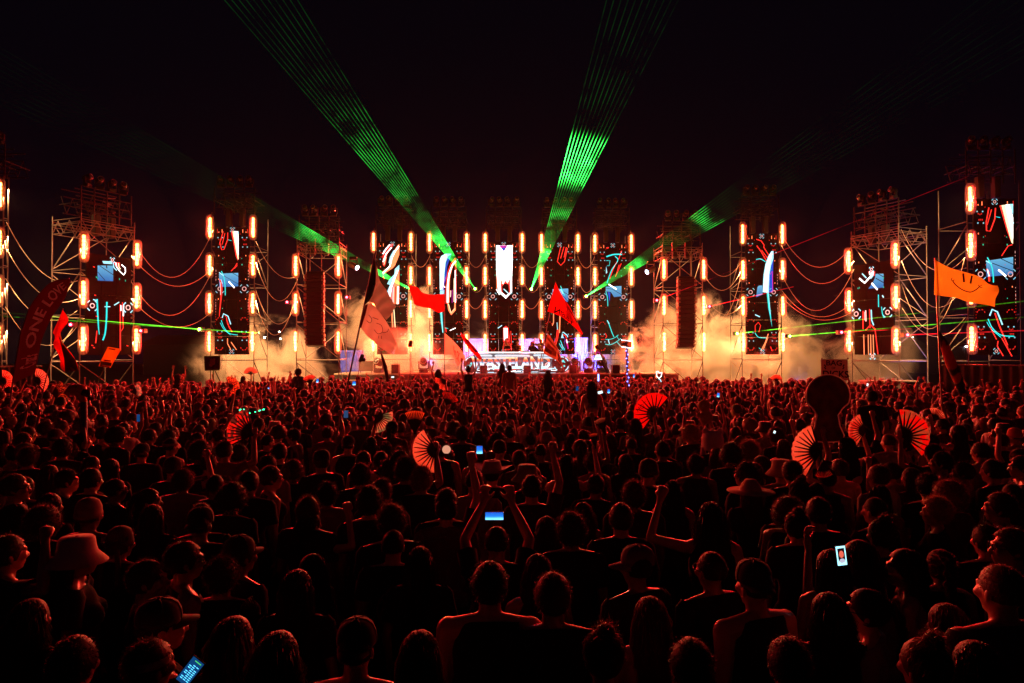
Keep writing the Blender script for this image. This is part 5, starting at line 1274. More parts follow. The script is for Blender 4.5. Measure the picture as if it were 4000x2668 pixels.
def person(x, y, yaw=0.0, L='down', R='down', shirt='tee', hair='short', hseed=0, hat=None, hatturn=0.0, fem=False, big=1.0, scale=1.0, z=0.0, seat=False, glasses=False,
           skin=None, hairc=None, cloth=None, hatc=None, label='', group=None, lean=0.0, name='person', trousers=True):
    body = link(name, get_body(L, R, fem, seat, big)); tag(body, label, 'person', group)
    body.location = (x, y, z); body.rotation_euler = (lean, 0, yaw); body.scale = (scale,) * 3
    body.color = (*(skin or random.choice(SKINS)), 1)
    if shirt:
        o = link('shirt' if shirt != 'band' else 'top', get_shirt(L, R, fem, shirt, big), body); o.color = (*(cloth or random.choice(CLOTHC)), 1)
    if trousers:
        k = seat
        if k not in TROUSERS: TROUSERS[k] = make_trousers('trousers', k); TROUSERS[k].materials.append(M_CLOTH); SHOES[k] = make_shoes(k); SHOES[k].materials.append(M_BLACK)
        o = link('trousers', TROUSERS[k], body); o.color = (*random.choice(CLOTHC[:4]), 1)
        link('shoes', SHOES[k], body)
    if hair:
        o = link('hair', get_hair(hair, hseed), body); o.color = (*(hairc or random.choice(HAIRC)), 1)
    if hat:
        o = link({'headband': 'headband', 'bear': 'fluffy_hood'}.get(hat, 'hat'), get_hat(hat), body); o.color = (*(hatc or (.03, .03, .03)), 1)
        if hatturn: o.rotation_euler = (0, 0, hatturn); o.location = (math.sin(hatturn) * -.0, 0, 0)
    if glasses: link('glasses', get_hat('glasses'), body)
    return body
def at_head(px, py, depth=None, z=1.635):
    """ground spot of someone whose head centre is seen at (px,py)"""
    dd = depth or (CAMZ - z) * FPX / (py - 1378.0)
    p = P(px, py, dd); return p.x, p.y, p.z
# ================================================================== THE CROWD
SPOTS = []                                                   # (x, y) already taken
def put(px, py, label, yaw=0.0, L='down', R='down', shirt='tee', hair='short', hat=None, fem=False, depth=None, hseed=None, scale=None, group=None, **k):
    """someone whose head centre is seen at photo pixel (px,py); bigger or smaller people through depth"""
    sc = scale or (random.uniform(.955, 1.0) if fem else random.uniform(1.0, 1.06))
    x, y, z = at_head(px, py, depth, 1.635 * sc)
    if depth: sc = z / 1.635
    SPOTS.append((x, y))
    return person(x, y, yaw, L, R, shirt, hair, random.randrange(2) if hseed is None else hseed, hat, fem=fem, scale=sc, label=label, group=group, **k)
BK = (.012, .012, .014); WHT = (.55, .52, .5); GREY = (.12, .12, .13)
# ---- nearest rows (bottom of the photograph), left to right
put(306, 2176, 'long-haired person in a pale fluffy bucket hat, looking right', -1.15, hair='wavy', hat='bucket', fem=True, hatc=(.62, .5, .4), skin=SKINS[0], depth=4.6)
put(472, 2122, 'person with a shiny wrapped headscarf and braids behind the bucket hat', -.2, hair='braids', hat='beanie', hatc=(.08, .03, .03), fem=True)
put(578, 2268, 'man with cropped dark hair turned right, lit face in profile', -1.2, hair='short', skin=SKINS[0], depth=4.25)
put(722, 2188, 'short-haired man with glasses turned right behind the profile man', -.9, hair='short', glasses=True, shirt='tank')
put(780, 2052, 'man with goggles pushed onto a dark cap, left foreground', .3, hair='buzz', hat='cap', hatturn=2.8, hatc=BK)
put(868, 2256, 'person with big tight curls and dark top in left foreground', 0, hair='curly', depth=4.5)
put(940, 2168, 'person in a dark cap with shiny pins, turned right', -.6, hair='short', hat='cap', hatc=(.04, .04, .045))
put(630, 2452, 'large man in a dark cap bowed forward, lower left', -.9, hair='buzz', hat='cap', hatc=(.05, .035, .03), depth=3.45, big=1.12)
put(585, 2604, 'person with slicked hair and bright headband at the bottom left edge', -.5, hair='short', hat='headband', hatc=(.5, .3, .22), depth=3.15)
put(912, 2512, 'woman with long wavy hair and a hair clip, lower left', -.1, hair='wavy', fem=True, depth=3.35, hairc=(.05, .02, .012))
put(1210, 2046, 'person with a raised bent arm beside a ponytail, left of centre', -.4, R='flex', hair='pony', fem=True, shirt='tank', skin=SKINS[0])
put(1536, 2133, 'man with a buzz cut and black tee printed with a round emblem', 0, hair='buzz', shirt='tee', cloth=BK, skin=SKINS[2], depth=5.1)
EMBLEM_MAN = SPOTS[-1]
put(1528, 2040, 'curly-haired man just behind the buzz-cut man with the emblem', .3, hair='curly')
put(1744, 1992, 'short-haired man in a dark collared shirt, back to us, centre', 0, hair='short', shirt='long', cloth=(.10, .06, .06), depth=5.9)
put(1940, 2122, 'man with shaved sides filming with both arms raised, centre foreground', 0, L='phonehi', R='phonehi', hair='buzz', shirt='tee', cloth=BK, skin=SKINS[0], depth=5.0)
FILMER = SPOTS[-1]
put(1914, 2292, 'broad man in a black tank top with bare lit shoulders, centre foreground', 0, hair='short', shirt='tank', cloth=BK, big=1.12, skin=SKINS[0], depth=3.75)
put(1391, 2538, 'man wearing a dark cap backwards at the bottom edge', 0, hair='buzz', hat='cap', hatturn=3.14, hatc=(.03, .02, .02), depth=3.3)
put(2425, 2030, 'man with neat short hair and a dark collared shirt, right of centre', 0, hair='short', shirt='long', cloth=BK, depth=5.5)
put(2485, 2220, 'man in a grey cap worn sideways and a dark tee', .5, hair='buzz', hat='cap', hatturn=1.2, hatc=(.22, .18, .17), cloth=(.03, .03, .03), depth=4.4)
put(2778, 2230, 'man with shaved head and glasses behind the long straight hair', .4, hair='buzz', glasses=True, shirt='tee', cloth=BK, depth=4.4)
put(2948, 2292, 'man in a dark cap and black tank top with a bare lit left shoulder', .35, hair='buzz', hat='cap', hatturn=2.9, hatc=(.04, .025, .025), shirt='tank', cloth=BK, big=1.1, skin=SKINS[0], depth=3.95)
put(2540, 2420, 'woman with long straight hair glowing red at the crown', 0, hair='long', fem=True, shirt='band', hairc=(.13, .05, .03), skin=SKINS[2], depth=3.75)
put(2353, 2568, 'person with messy pinned-up hair at the bottom edge right of centre', .2, hair='bun', fem=True, hairc=(.06, .025, .015), depth=3.2, shirt='tank')
put(2778, 2030, 'woman with wavy hair flexing her bare left arm', -.2, L='flex', hair='wavy', fem=True, shirt='tank', skin=SKINS[0], depth=5.3)
put(3353, 2186, 'woman with sunglasses on her hair taking a selfie', .55, L='phone', R='down', hair='wavy', fem=True, depth=4.6)
SELFIE = SPOTS[-1]
put(3247, 2222, 'dark-haired woman with a hair clip left of the selfie screen', 0, hair='long', fem=True, shirt='band', hseed=1, depth=4.5)
put(3532, 2222, 'woman with long dark hair in profile facing left', 1.15, hair='long', fem=True, shirt='tank', depth=4.5)
put(3238, 2405, 'person with long loose hair at lower right, back turned', 0, hair='wavy', fem=True, depth=3.75)
put(3385, 2388, 'person with glasses and sleek hair in profile facing left', 1.0, hair='pony', fem=True, glasses=True, depth=3.85)
put(3910, 2310, 'large close-cropped man with a shiny shirt at the lower right', .15, hair='buzz', hairc=(.10, .05, .03), shirt='tee', cloth=(.06, .06, .065), big=1.14, skin=SKINS[1], depth=3.5)
put(3946, 2136, 'man with glasses tilting his face up to the left, right edge', 1.3, hair='short', glasses=True, skin=SKINS[0])
put(3608, 2606, 'person with combed-back hair at the bottom edge lower right', .3, hair='bun', fem=True, hairc=(.07, .03, .018), depth=3.12)
put(3812, 2612, 'person with loose wavy hair at the bottom right edge', 0, hair='wavy', fem=True, depth=3.15)
put(1085, 2580, 'person with long hair and a lettered clip at the bottom edge', 0, hair='wavy', fem=True, depth=3.1, hseed=1)
put(30, 2160, 'person rubbing the back of the head at the left edge', -.6, R='flex', hair='short', fem=False, skin=SKINS[0])
# ---- second band of rows, left to right
rows2 = [
 (60, 1905, 'man with glasses facing right at the left edge', dict(yaw=-1.1, hair='short', glasses=True)), (262, 1878, 'man with swept hair and an earring looking right', dict(yaw=-.9, hair='quiff')),
 (100, 1772, 'person in a tied bandana looking right', dict(yaw=-.9, hair='buzz', hat='beanie', hatc=(.1, .12, .1), shirt='tank')), (112, 1697, 'short-haired man left of the blue tube pole', dict(yaw=-.5)),
 (322, 1722, 'man with thick hair holding a flute-like stick', dict(yaw=-.8, hair='quiff')), (278, 1756, 'person with glasses right of the tied bandana', dict(yaw=-.9, hair='short', glasses=True, fem=True)),
 (586, 1705, 'man with thick dark hair behind the patterned fan', dict(yaw=-.4)), (668, 1744, 'man wearing headgear and glasses on top', dict(yaw=-.4, hair='buzz', hat='headband', hatc=(.2, .1, .08), shirt='tank')),
 (782, 1770, 'person with a huge fluffy mop of hair', dict(hair='afro', shirt='tee')), (936, 1774, 'man with thick curls under the raised patterned fan', dict(hair='curly', shirt='tee')),
 (553, 1772, 'man in sunglasses worn on a cap', dict(yaw=.2, hair='buzz', hat='cap', hatturn=3.0)), (357, 1876, 'man with short hair and collar beside the swept-hair man', dict(yaw=-.2)),
 (451, 1914, 'man with close-cropped hair and glasses looking right', dict(yaw=-.6, hair='buzz', glasses=True)), (434, 1832, 'long-haired woman in a dark top in the left crowd', dict(hair='long', fem=True)),
 (676, 1832, 'bearded man with a cap beside a raised hand', dict(R='flex', hair='buzz', hat='beanie', hatc=(.06, .03, .03))), (715, 1880, 'man with tight curls and a broad dark back', dict(hair='curly', big=1.12)),
 (842, 1898, 'close-cropped man below the mop of curls', dict(hair='buzz')), (195, 1977, 'woman with sunglasses pushed into her hair, left', dict(yaw=-.2, hair='long', fem=True)),
 (349, 2012, 'person in a patterned headscarf with bare shoulders', dict(hair='buzz', hat='beanie', hatc=(.25, .12, .1), shirt='tank')), (583, 1956, 'woman in profile facing right with dark hair tied back', dict(yaw=-1.2, hair='pony', fem=True)),
 (596, 2022, 'woman with sleek long hair left of the goggled cap', dict(hair='long', fem=True, hseed=1)), (64, 2016, 'woman with thick hair at the far left edge', dict(yaw=-.5, hair='wavy', fem=True)), (170, 2046, 'person with a wide head of hair at left', dict(hair='afro', fem=True)),
 (974, 1888, 'man with short hair in a dark shirt, left of centre', dict()), (1360, 1740, 'man in a dark backwards cap and tank top', dict(hair='buzz', hat='cap', hatturn=3.14, shirt='tank', skin=SKINS[2])),
 (1421, 1799, 'man with cropped hair and white earbuds', dict(yaw=-.4, shirt='tank')), (1502, 1782, 'person with bowed head and dark shoulders', dict(hair='short', lean=.15)), (1255, 1803, 'person in a forward cap left of the earbud man', dict(yaw=.6, hair='short', hat='cap')),
 (1408, 1858, 'man with wild upright curls, centre left', dict(hair='curly')), (1561, 1816, 'person with very big dark hair, centre left', dict(hair='afro')), (1060, 1867, 'man with glasses facing right, left of centre', dict(yaw=-1.0, glasses=True, shirt='tank')),
 (1493, 1922, 'man with messy short hair in a collared shirt', dict(yaw=-.2, hair='quiff')), (1744, 1968, 'man raising his right arm to an orb, centre', dict(R='up', hair='short', depth=5.95)),
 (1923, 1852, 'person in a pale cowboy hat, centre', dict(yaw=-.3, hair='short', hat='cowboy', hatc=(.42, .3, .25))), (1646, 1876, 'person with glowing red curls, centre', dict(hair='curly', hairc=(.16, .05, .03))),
 (1093, 1770, 'person with a round dark head left of the backwards cap', dict(hair='short')), (1145, 1846, 'wide-haired person beside the glasses man', dict(hair='afro', fem=True)), (1204, 1998, 'person with big swept hair below the hair clip', dict(yaw=-.3, hair='quiff', big=1.1)),
 (1510, 1850, 'woman with a sparkling hair clip, centre left', dict(hair='bun', fem=True)), (1736, 1676, 'person in a patterned skull cap and hood', dict(hair='buzz', hat='beanie', hatc=(.2, .18, .17))),
 (1872, 1705, 'person with wavy hair holding up a phone, centre', dict(L='phonehi', R='phonehi', hair='wavy', fem=True)), (1953, 1688, 'short-haired man right of the phone filmer', dict()),
 (2136, 1722, 'person in a pale hood, right of centre', dict(hair='buzz', hat='beanie', hatc=(.28, .2, .17), shirt='long')), (2230, 1722, 'woman with a smooth bob of hair', dict(hair='long', fem=True)), (2315, 1808, 'man with curly hair and sunglasses on his head looking left', dict(yaw=.4, hair='curly', shirt='tank')),
 (2587, 1762, 'tall man with glasses and a long neck, back turned', dict(yaw=.3, hair='short', cloth=BK, depth=9.2)), (2442, 1808, 'woman with long dark hair left of the tall man', dict(yaw=.4, hair='long', fem=True)), (2424, 1662, 'man with a flat cap left of the red lettered fan', dict(hair='short', hat='cap', hatturn=2.7)),
 (2719, 1818, 'man with a curly crop and a neck chain', dict(yaw=-.3, hair='curly', shirt='tank')), (2846, 1842, 'man with a mop of curls looking down left', dict(yaw=.7, hair='curly', lean=.12)), (2186, 1842, 'woman with a hair clip beside a raised fist', dict(yaw=-.6, hair='bun', fem=True, shirt='band')),
 (2077, 1910, 'man raising a fist, wearing a lettered dark jersey', dict(R='up', hair='short', cloth=(.05, .02, .02), depth=6.6)), (2328, 1898, 'man with headphones round his neck', dict(yaw=-.4, hair='short', hat='headband')), (2476, 1936, 'man with tight curls and a wide back', dict(hair='curly', big=1.12)),
 (2931, 1926, 'person in a wide woven straw hat with flowers', dict(hair='long', hat='straw', hatc=(.5, .36, .22), fem=True)), (2800, 1782, 'woman with long dark hair under the fluffy hood', dict(hair='long', fem=True)), (2783, 1735, 'person in a white fluffy animal hood', dict(hair=None, hat='bear', hatc=(.75, .68, .62))),
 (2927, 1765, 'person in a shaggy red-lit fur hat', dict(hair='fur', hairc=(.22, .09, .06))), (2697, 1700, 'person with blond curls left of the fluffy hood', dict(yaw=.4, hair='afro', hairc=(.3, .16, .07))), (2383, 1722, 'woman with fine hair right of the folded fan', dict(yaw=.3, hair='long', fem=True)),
 (2464, 1726, 'person with a flower headband', dict(hair='long', hat='headband', hatc=(.6, .08, .06), fem=True)), (3680, 1662, 'man with an ear lit left under the cream fan', dict(yaw=.6)), (3281, 1834, 'man with bare lit shoulders raising his left arm', dict(L='fan', hair='short', shirt=None, skin=SKINS[2])),
 (3480, 1846, 'woman with sleek hair lifting a cup', dict(yaw=.6, L='flex', hair='pony', fem=True)), (3761, 1846, 'man with an undercut and lit ear facing left', dict(yaw=.9, hair='quiff')), (3625, 1902, 'person with loose curls right of centre crowd', dict(hair='curly')),
 (3706, 1944, 'person with fluffy fair hair', dict(yaw=.3, hair='afro', hairc=(.2, .1, .05))), (3655, 1998, 'woman with bleached hair in profile facing left', dict(yaw=1.0, hair='curly', hairc=(.4, .22, .1), fem=True, skin=SKINS[2])), (3906, 1982, 'short-haired man resting his chin on a hand', dict(yaw=.9, L='fold', hair='short')),
 (3119, 1926, 'woman with bright hair clips, lower right of the board pole', dict(hair='bun', fem=True)), (3068, 1986, 'person with sleek parted hair below the hair clips woman', dict(hair='long', fem=True)), (3417, 1994, 'person with shaved sides and bracelets, right', dict(yaw=.4, hair='buzz')),
 (3196, 2003, 'short-haired man beneath the board pole', dict(hair='short')), (3676, 1807, 'man with short hair in profile facing left', dict(yaw=1.0)), (3770, 1688, 'person in a dark knit beanie', dict(hair='buzz', hat='beanie', hatc=(.05, .03, .03))), (3893, 1705, 'person in light-framed glasses facing left', dict(yaw=1.1, hair='long', fem=True, glasses=True)),
 (3961, 1705, 'person in a red knit beanie at the right edge', dict(yaw=.6, hair='buzz', hat='beanie', hatc=(.4, .05, .04))), (3876, 1841, 'man with wet combed hair, right', dict(yaw=.5, hair='short')), (3987, 1824, 'bearded man facing left at the right edge', dict(yaw=1.2, glasses=True)),
 (3051, 1841, 'person in a pale knitted bucket hat', dict(hair='short', hat='bucket', hatc=(.35, .26, .2))), (3110, 2058, 'person with dark hair tied back, lower right of centre', dict(hair='bun', fem=True)), (3560, 1868, 'woman with wavy hair and bent head, right', dict(yaw=.3, hair='wavy', fem=True)),
 (2230, 2075, 'curly-haired man in a black tee left of the neat-haired man', dict(hair='curly', depth=5.2)), (1640, 2200, 'dark-haired woman between the emblem man and the broad man', dict(hair='long', fem=True)), (1160, 2300, 'person with dark long hair left of the emblem man', dict(hair='long', fem=True, hseed=1)),
 (120, 2420, 'person lost in the dark at the lower left corner', dict(hair='wavy', fem=True)), (2160, 2330, 'short-haired man in black between the broad man and grey cap', dict(cloth=BK)), (3700, 2440, 'dark-haired person in black left of the large close-cropped man', dict(hair='long', fem=True, cloth=BK)), (3080, 2590, 'person with short dark hair at the bottom edge right', dict(hair='short')),
 (1640, 2560, 'person with flat dark hair at the bottom edge centre', dict(hair='long', fem=True, cloth=BK)), (290, 2590, 'dark-haired person at the bottom edge far left', dict(hair='short', cloth=BK)), (2700, 2600, 'person with dark hair at the bottom edge right of the long straight hair', dict(hair='short', cloth=BK)),
]
for px, py, lab, k in rows2: put(px, py, lab, group='people in the near rows', **k)
# ---- people riding on shoulders and the people carrying them
def rider(px, py, Y, lab, carrier, **k):
    p = P(px, py, Y); sc = .98; zb = p.z - 1.635 * sc
    k.setdefault('fem', True); k.setdefault('hair', 'wavy'); k.setdefault('shirt', 'band')
    person(p.x, p.y, scale=sc, z=zb, seat=True, label=lab, group='people on shoulders', **k); SPOTS.append((p.x, p.y))
    cs = max(.94, min(1.12, (zb + .78 * sc) / 1.47)); SPOTS.append((p.x, p.y + .1))
    person(p.x, p.y + .10, scale=cs, hair='short', label=carrier, group='people carrying others')
rider(2312, 1512, 14.0, 'bare-backed woman in a white band top riding on shoulders', 'person carrying the woman in the white band top', cloth=(.6, .55, .5), skin=SKINS[0], hair='long')
rider(3405, 1553, 11.5, 'dark man in black high above the crowd beside the cutout board', 'person carrying the dark man in black', fem=False, hair='quiff', shirt='tee', cloth=BK, skin=SKINS[3])
rider(1166, 1455, 24.0, 'person in a blue-grey cape high above the crowd', 'person carrying the caped rider', fem=False, hair='curly', shirt='long', cloth=(.06, .09, .12), yaw=-.5)
rider(695, 1472, 27.0, 'woman with very long hair above the left crowd', 'person carrying the long-haired woman at left', R='upopen', L='upopen', hair='long')
rider(1712, 1455, 25.0, 'woman with windblown hair punching her left fist up before the stage', 'person carrying the fist-raising woman', L='up', hair='wavy')
rider(1830, 1447, 24.0, 'woman with hair bows and both arms raised before the booth', 'person carrying the woman with hair bows', L='upopen', R='upopen', hair='bun', shirt='tank')
rider(1962, 1432, 26.0, 'long dark-haired woman at front of the booth lettering', 'person carrying the dark-haired woman at the booth', hair='long', shirt='tank')
rider(1990, 1440, 24.5, 'person in a striped poncho in front of the booth lettering', 'person carrying the poncho wearer', hair='short', fem=False, shirt='long', cloth=(.35, .2, .12))
rider(2140, 1462, 23.0, 'woman with loose brown hair right of the booth lettering', 'person carrying the brown-haired woman', hair='wavy', shirt='tank')
# ---- performers on the deck
person(HX(1981, 39.9), 39.9, math.pi, 'down', 'down', 'band', 'wavy', 0, fem=True, scale=1.0, z=DECK + .25, skin=(.6, .5, .45), cloth=BK, label='performer with long dark hair in a black top behind the booth')
person(HX(2079, 40.2), 40.2, math.pi, 'down', 'down', 'tee', 'long', 0, fem=True, scale=.98, z=DECK + .1, label='long-haired helper behind the laptop at the right of the booth')
person(HX(2112, 40.6), 40.6, math.pi - .4, 'phone', 'flex', 'tee', 'short', 0, scale=1.0, z=DECK + .2, cloth=WHT, label='person in white filming behind the right end of the booth')
person(HX(2020, 40.9), 40.9, math.pi, 'down', 'down', 'tee', 'short', 1, scale=1.0, z=DECK + .1, cloth=BK, label='dim figure standing right of the performer')
person(HX(2376, 38.6), 38.6, math.pi / 2 - .5, 'low', 'low', 'tee', 'wavy', 1, fem=True, scale=1.0, z=DECK, lean=-.45, cloth=(.3, .1, .08), label='dancer with hanging hair bending forward on the deck')
person(HX(3445, 30.8), 30.8, 1.2, 'down', 'down', 'tee', None, 0, scale=1.04, cloth=BK, skin=SKINS[2], label='bald man standing at the draped counter')

# ------------------------------------------------------------------ hand-held folding fans and their holders
def fan_leaf_mat(name, c1, c2, nsc):
    m, nt, b = newmat(name); tc = nt.nodes.new('ShaderNodeTexCoord'); n = nt.nodes.new('ShaderNodeTexNoise'); n.inputs['Scale'].default_value = nsc; n.inputs['Detail'].default_value = 2
    r = nt.nodes.new('ShaderNodeValToRGB'); r.color_ramp.elements[0].color = (*c1, 1); r.color_ramp.elements[1].color = (*c2, 1); r.color_ramp.elements[0].position = .47; r.color_ramp.elements[1].position = .53
    nt.links.new(tc.outputs['Object'], n.inputs['Vector']); nt.links.new(n.outputs['Fac'], r.inputs[0]); nt.links.new(r.outputs[0], b.inputs['Base Color']); b.inputs['Roughness'].default_value = .7
    out = nt.nodes['Material Output']; mx = nt.nodes.new('ShaderNodeMixShader'); t = nt.nodes.new('ShaderNodeBsdfTranslucent'); nt.links.new(r.outputs[0], t.inputs['Color']); mx.inputs[0].default_value = .72
    nt.links.new(b.outputs[0], mx.inputs[1]); nt.links.new(t.outputs[0], mx.inputs[2]); nt.links.new(mx.outputs[0], out.inputs['Surface']); return m
M_RIB = pmat('fan_rib', (0.03, 0.022, 0.02), .5)
FANS = []
def hand_fan(px, py, rpx, a0, a1, c1, c2, nsc, label, holder=True, text=None, inner=.38, tilt=0.0, hlabel=None, zmin=1.78, hk=None, Y=None):
    d = Y or (CAMZ - 1.98) * FPX / (py - 1378.0); rr = rpx * d / FPX
    if not Y:
        if rr > .36: d *= .36 / rr
        d = min(d, (CAMZ - zmin) * FPX / (py - 1378.0)); rr = rpx * d / FPX
    p = P(px, py, d)
    f = thing('folding_fan', label, 'hand fan', p, tilt, 'folding fans held above the crowd'); n = 11; bm = bmesh.new()
    rows = []
    for i in range(n * 2 + 1):
        a = math.radians(a0 + (a1 - a0) * i / (n * 2)); zig = .006 * (1 if i % 2 else -1)
        rows.append([bm.verts.new((math.cos(a) * rr * u, zig * (u + .3), math.sin(a) * rr * u)) for u in (inner, .6, .8, 1.0 + .006 * (i % 2))])
    for i in range(n * 2):
        for j in range(3): bm.faces.new([rows[i][j], rows[i+1][j], rows[i+1][j+1], rows[i][j+1]])
    link('leaf', bmesh_to('fan_leaf', bm), f, fan_leaf_mat('fan_leaf_%d' % px, c1, c2, nsc))
    for k in range(n + 1):
        a = math.radians(a0 + (a1 - a0) * k / n); w = (.0105 if 0 < k < n else .012) * rr / .3
        bm = bmesh.new(); dx, dz = math.cos(a), math.sin(a); nx, nz = -dz, dx; L = rr * (.93 if 0 < k < n else 1.0)
        for s0, w0, s1, w1 in ((-.02, w*.8, rr*.42, w), (rr*.42, w, L, w*.45)):
            vs = [(dx*s0 + nx*w0, dz*s0 + nz*w0), (dx*s1 + nx*w1, dz*s1 + nz*w1), (dx*s1 - nx*w1, dz*s1 - nz*w1), (dx*s0 - nx*w0, dz*s0 - nz*w0)]
            yo = -.012 - .0012 * (k % 3)
            lo = [bm.verts.new((x, yo, z)) for x, z in vs]; hi = [bm.verts.new((x, yo - .003, z)) for x, z in vs]
            bm.faces.new(lo); bm.faces.new(list(reversed(hi)))
            for q in range(4): bm.faces.new([lo[q], hi[q], hi[(q+1) % 4], lo[(q+1) % 4]])
        link('rib', bmesh_to('fan_rib', bm), f, M_RIB)
    if text:
        me = text_mesh(text[0], rr * .30, .001); am = math.radians(text[1]); o = link('lettering', me, f, M_RIB)
        o.rotation_euler = (math.pi / 2, 0, 0); o.matrix_local = Matrix.Translation((math.cos(am) * rr * .70, -.02, math.sin(am) * rr * .70)) @ Matrix.Rotation(-math.radians(text[2]), 4, 'Y') @ Matrix.Rotation(math.pi / 2, 4, 'X')
    FANS.append((p, rr))
    if holder:
        s = max(.92, min(1.12, p.z / 1.83)); yaw = random.uniform(-.15, .15); side = 'R' if (math.cos(math.radians((a0 + a1) / 2)) < 0) else 'L'
        hx = (.30 if side == 'R' else -.30) * s; hy = .12 * s
        x = p.x - (hx * math.cos(yaw) - hy * math.sin(yaw)); y = p.y + .03 - (hx * math.sin(yaw) + hy * math.cos(yaw))
        SPOTS.append((x, y)); kk = dict(hair=random.choice(['short', 'curly', 'long', 'pony']), shirt=random.choice(['tee', 'tank']))
        kk.update(hk or {}); fem = kk.pop('fem', kk['hair'] in ('long', 'pony'))
        person(x, y, yaw, 'fan' if side == 'L' else 'down', 'fan' if side == 'R' else 'down', fem=fem, scale=s, z=0, label=hlabel or ('person raising the ' + label.replace('held above', 'near').replace('large ', '')), group='people holding fans', **kk)
RD = (.62, .02, .02); CR = (.85, .76, .62); OR_ = (.70, .33, .12)
hand_fan(2557, 1616, 81, 50, 233, RD, RD, 2, 'large red folding fan lettered HOT', text=('HOT', 152, 38), hlabel='person holding up the red fan lettered HOT')
hand_fan(1702, 1756, 90, 120, 268, CR, (.82, .62, .45), 4, 'large cream folding fan glowing orange at centre', hlabel='person holding the glowing cream fan at centre')
hand_fan(1468, 1624, 66, -97, 16, (.15, .85, .6), (.6, .8, .65), 3, 'green and cream folding fan left of centre', hlabel='person holding the green and cream fan')
hand_fan(1621, 1690, 85, 62, 118, (.5, .2, .08), OR_, 6, 'narrow orange folding fan above the glowing cream fan', hlabel='person holding the narrow orange fan')
hand_fan(987, 1697, 102, 100, 207, (.65, .08, .08), (.10, .09, .11), 14, 'red and black patterned folding fan at left', hlabel='person holding the red and black patterned fan')
hand_fan(897, 1510, 38, -85, 110, (.72, .3, .1), (.15, .05, .03), 22, 'small orange folding fan with dark rings, left', hlabel='person holding the small orange ringed fan')
hand_fan(517, 1531, 36, -35, 62, (.2, .75, .7), (.7, .8, .75), 16, 'small teal folding fan at left', hlabel='person holding the small teal fan')
hand_fan(8, 1490, 44, -62, 90, (.7, .12, .08), (.7, .6, .4), 12, 'red and cream folding fan at the left edge', hlabel='person holding the fan at the left edge')
hand_fan(140, 1490, 50, -48, 98, CR, (.75, .6, .4), 20, 'cream folding fan behind the tall feather banner', hlabel='person holding the cream fan by the banner')
hand_fan(206, 1537, 56, -52, 62, (.03, .02, .02), (.35, .16, .06), 24, 'black folding fan with gold pattern at left', hlabel='person holding the black and gold fan')
hand_fan(3200, 1765, 107, 107, 240, CR, (.82, .6, .45), 3, 'large cream folding fan left of the cutout board pole', hlabel='person holding the large cream fan at right')
hand_fan(3213, 1799, 66, -118, -55, (.7, .42, .26), (.75, .2, .06), 6, 'narrow orange folding fan pointing down under the board', holder=False)
hand_fan(3527, 1705, 105, -48, 100, (.70, .03, .03), (.38, .33, .2), 9, 'large red folding fan with pale pattern at right', hlabel='person holding the large red patterned fan at right')
hand_fan(3647, 1640, 46, 8, 112, CR, (.6, .35, .25), 8, 'small cream folding fan at right', hlabel='person holding the small cream fan at right')
hand_fan(3379, 1682, 66, 108, 240, (.5, .12, .1), (.65, .45, .35), 9, 'pink folding fan behind the cutout board', hlabel='person holding the pink fan behind the board')
hand_fan(1979, 1488, 32, 85, 225, CR, CR, 4, 'cream folding fan below the booth lettering', hlabel='person holding the cream fan below the booth')
hand_fan(1740, 1484, 40, 165, 275, (.72, .4, .25), (.5, .1, .08), 14, 'pale patterned folding fan under the fist-raising woman', hlabel='person holding the pale patterned fan')
hand_fan(1744, 1580, 48, 15, 112, (.22, .03, .03), (.4, .05, .04), 8, 'dark red folding fan behind the centre crowd', hlabel='person holding the dark red fan')
hand_fan(1213, 1499, 34, 55, 150, (.6, .05, .04), (.6, .3, .2), 14, 'small red folding fan under the caped rider', hlabel='person holding the small red fan')
hand_fan(979, 1462, 28, 15, 170, (.65, .5, .32), (.65, .5, .32), 4, 'small cream folding fan against the left smoke', hlabel='person holding the cream fan against the smoke')
hand_fan(3032, 1488, 24, 20, 160, (.6, .1, .05), (.5, .3, .2), 14, 'small red folding fan against the right smoke', hlabel='person holding the small red fan at right')
hand_fan(1012, 2402, 78, 108, 190, (.02, .015, .015), (.20, .11, .06), 60, 'black foil folding fan in the left foreground', holder=False, Y=4.4)
hand_fan(2362, 1692, 60, 88, 132, (.3, .3, .24), (.4, .38, .3), 5, 'narrow grey folding fan below the bare-backed rider', hlabel='person holding the narrow grey fan')
hand_fan(2325, 1745, 52, 80, 118, (.6, .3, .12), (.5, .2, .08), 5, 'narrow amber folding fan, nearly closed', hlabel='person holding the nearly closed amber fan')

# ------------------------------------------------------------------ the rest of the crowd
def limit(x): return 36.4 - max(0.0, abs(x) - 9.0) * .78
def free(x, y, r):
    return all((x - a) ** 2 + (y - b) ** 2 > r * r for a, b in SPOTS)
rng = random.Random(11); auto = []
y = 4.7
while y < 36.6:
    hw = y * .79 + 1.2; step = .60 + .004 * y
    x = -hw + rng.uniform(0, step)
    while x < hw:
        xx = x + rng.uniform(-.22, .22); yy = y + rng.uniform(-.28, .28)
        if yy < limit(xx) and (not free(xx, yy, .40)) is False and rng.random() < .93:
            auto.append((xx, yy)); SPOTS.append((xx, yy))
        x += step
    y += .66
N_IND = 300 - sum(1 for o in COL.objects if o.get('category') == 'person')
auto.sort(key=lambda q: q[1])
POSES_M = [('down', 'down')] * 36 + [('down', 'up'), ('up', 'down'), ('phonehi', 'phonehi'), ('down', 'point')]
POSES_F = [('down', 'down')] * 24 + [('down', 'up'), ('upopen', 'upopen')]
